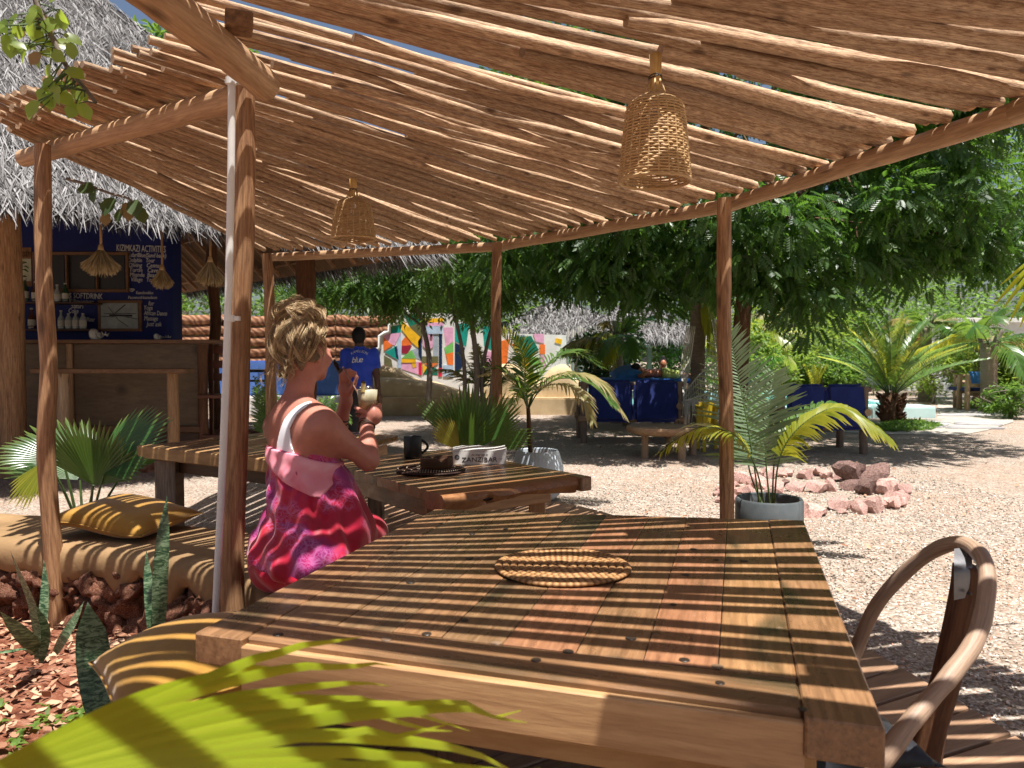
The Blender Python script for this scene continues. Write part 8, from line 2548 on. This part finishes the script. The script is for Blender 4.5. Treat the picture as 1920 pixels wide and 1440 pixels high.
P7 = Tf.grid(); F7 = np.maximum(Tf.F + .006 * np.sin(P7[..., 2] * 50), P7[..., 2] - B(676, 730)[2]); F7 = np.maximum(F7, .07 - P7[..., 2])
Tf.build('trousers', M['trousers'], mn, F7)
Hm = Field(hm_ - .2, hm_ + .2, .008)
Hm.ell(hm_ + np.array([0, -.008, .022]), (.086, .098, .10), None, .02); Hm.ell(hm_ + np.array([0, -.045, -.03]), (.07, .05, .06), None, .03)
P8 = Hm.grid(); F8 = Hm.F + .005 * np.sin(P8[..., 0] * 160) * np.sin(P8[..., 2] * 160 + P8[..., 1] * 120)
F8 = np.maximum(F8, np.where(P8[..., 2] > hm_[2] + .05, P8[..., 1] - hm_[1] - .075, P8[..., 1] - hm_[1] - .01))
M['blackhair'] = m_plain('short black hair', (.008, .007, .006), .7, .3, .2, 120, .9)
Hm.build('hair', M['blackhair'], mn, F8)
from mathutils.bvhtree import BVHTree
bvh = BVHTree.FromPolygons([tuple(p) for p in SV.tolist()], [tuple(q) for q in SQ.tolist()])
def shirt_text(body, places, size, shear, name):
    mb = MB()
    for ch_, (px, py, rot) in zip(body, places):
        tmp = text_mesh('tmp', ch_, size, M['white'], None, (0, 0, 0), (0, 0, 0), 'CENTER', 0, shear)
        me = tmp.data; c = at_d(px, py, DM - .12)
        vs = []
        for v in me.vertices:
            x, z = v.co.x, v.co.y
            X = c.x + x * math.cos(rot) - z * math.sin(rot); Z_ = c.z + x * math.sin(rot) + z * math.cos(rot)
            hit = bvh.ray_cast(Vector((X, DM - 1, Z_)), Vector((0, 1, 0)))
            yy = hit[0].y - .005 if hit[0] else DM - .13
            vs.append((X, yy, Z_))
        mb.add(vs, [tuple(p.vertices) for p in me.polygons])
        bpy.data.objects.remove(tmp); bpy.data.meshes.remove(me)
    o = mb.build(name, M['chalk'], mn, False)
    o['kind'] = 'stuff'
arc = []
for k in range(8):
    t = (k - 3.5) / 3.5
    arc.append((673 + 13.5 * t, 658.5 + 4.0 * t * t, -.42 * t))
shirt_text('KAMELEON', arc, .045, 0, 'lettering')
shirt_text('blue', [(662, 675.5, .1), (666.2, 675, .1), (670.8, 674.8, .1), (676, 674.5, .1)], .105, .35, 'lettering')
bt = thing('person', 'man in pale green shorts lying face down on the blue sun bed', 'person', (at_d(1240, 705, 14.05).x, 14.05, .9))
C = lambda px, z, dd=14.05: np.array([(px - 960) / 1440 * dd, dd, z])
Bf = Field((2.0, 13.75, .88), (3.45, 14.45, 1.3), .012)
Bf.ell(C(1194, 1.06), (.085, .08, .1), None, .02); Bf.cap(C(1198, 1.02), C(1206, 1.0), .06, .07, .03); Bf.ell(C(1212, .99), (.12, .19, .085), None, .05); Bf.ell(C(1230, .99), (.15, .16, .085), None, .06); Bf.ell(C(1248, .99), (.13, .17, .09), None, .05)
for s_ in (-1, 1):
    Bf.cap(C(1252, .985) + np.array([0, .08 * s_, 0]), C(1276, .96) + np.array([0, .09 * s_, 0]), .08, .05, .03); Bf.cap(C(1276, .96) + np.array([0, .09 * s_, 0]), C(1298, .94) + np.array([0, .1 * s_, 0]), .05, .035, .02)
    Bf.cap(C(1208, 1.0) + np.array([0, .17 * s_, 0]), C(1200, .95) + np.array([0, .22 * s_, 0]), .045, .038, .03); Bf.cap(C(1200, .95) + np.array([0, .22 * s_, 0]), C(1190, .94) + np.array([0, .05 * s_, 0]), .036, .028, .02)
Bf.build('body', M['skintan'], bt)
Bs = Field((2.0, 13.7, .88), (3.45, 14.5, 1.3), .012)
Bs.ell(C(1248, .99), (.135, .185, .105), None, .05)
for s_ in (-1, 1): Bs.cap(C(1252, .985) + np.array([0, .08 * s_, 0]), C(1266, .97) + np.array([0, .09 * s_, 0]), .095, .08, .03)
M['limecloth'] = cloth_mat('pale lime cloth', rgb(178, 196, 96), rgb(200, 214, 126)); M['rosecloth'] = cloth_mat('rose cloth', rgb(206, 120, 124), rgb(220, 150, 150))
Bs.build('shorts', M['limecloth'], bt)
Bh = Field(C(1194, 1.08) - .16, C(1194, 1.08) + .16, .012); Bh.ell(C(1192, 1.085), (.092, .09, .095), None, .02); Ph = Bh.grid()
Bh.build('hair', M['blackhair'], bt, np.maximum(Bh.F, .0 - (Ph[..., 2] - 1.06) - .02))
b2 = thing('person', 'dark haired bather in a rose top sitting upright on the pool rim', 'person', ((1240 - 960) / 1440 * 16.3, 16.3, .23))
E = lambda px, z, dd=16.3: np.array([(px - 960) / 1440 * dd, dd, z])
Ef = Field((2.6, 15.7, .02), (3.7, 16.8, 1.4), .012)
Ef.ell(E(1243, 1.14), (.075, .09, .1), None, .02); Ef.cap(E(1242, 1.06), E(1241, .98), .045, .05, .03); Ef.ell(E(1240, .9), (.16, .1, .1), None, .05); Ef.ell(E(1240, .72), (.14, .1, .18), None, .06); Ef.ell(E(1240, .42), (.17, .15, .14), None, .06)
for s_ in (-1, 1):
    Ef.cap(E(1240, .93) + np.array([.16 * s_, 0, 0]), E(1240, .68) + np.array([.21 * s_, -.05, 0]), .045, .037, .04); Ef.cap(E(1240, .68) + np.array([.21 * s_, -.05, 0]), E(1240, .56) + np.array([.1 * s_, -.22, 0]), .036, .026, .02)
    Ef.cap(E(1240, .34) + np.array([.09 * s_, 0, 0]), E(1240, .36) + np.array([.1 * s_, -.4, 0]), .08, .055, .04); Ef.cap(E(1240, .36) + np.array([.1 * s_, -.4, 0]), E(1240, .08) + np.array([.1 * s_, -.46, 0]), .052, .035, .02)
Ef.build('body', M['skintan'], b2)
Et = Field((2.6, 15.7, .3), (3.7, 16.8, 1.1), .012); Et.ell(E(1240, .86), (.165, .115, .10), None, .05); Et.ell(E(1240, .7), (.152, .115, .17), None, .06)
Et.build('top', M['rosecloth'], b2)
Eh = Field(E(1243, 1.14) - .2, E(1243, 1.14) + .2, .012); Eh.ell(E(1243, 1.165) + np.array([0, .012, 0]), (.088, .09, .1), None, .02); Eh.ell(E(1243, 1.27), (.045, .045, .045), None, .03); Pe = Eh.grid()
Eh.build('hair', M['blackhair'], b2, np.maximum(Eh.F, -(Pe[..., 1] - 16.3) - .05 - .0 * Pe[..., 2]))
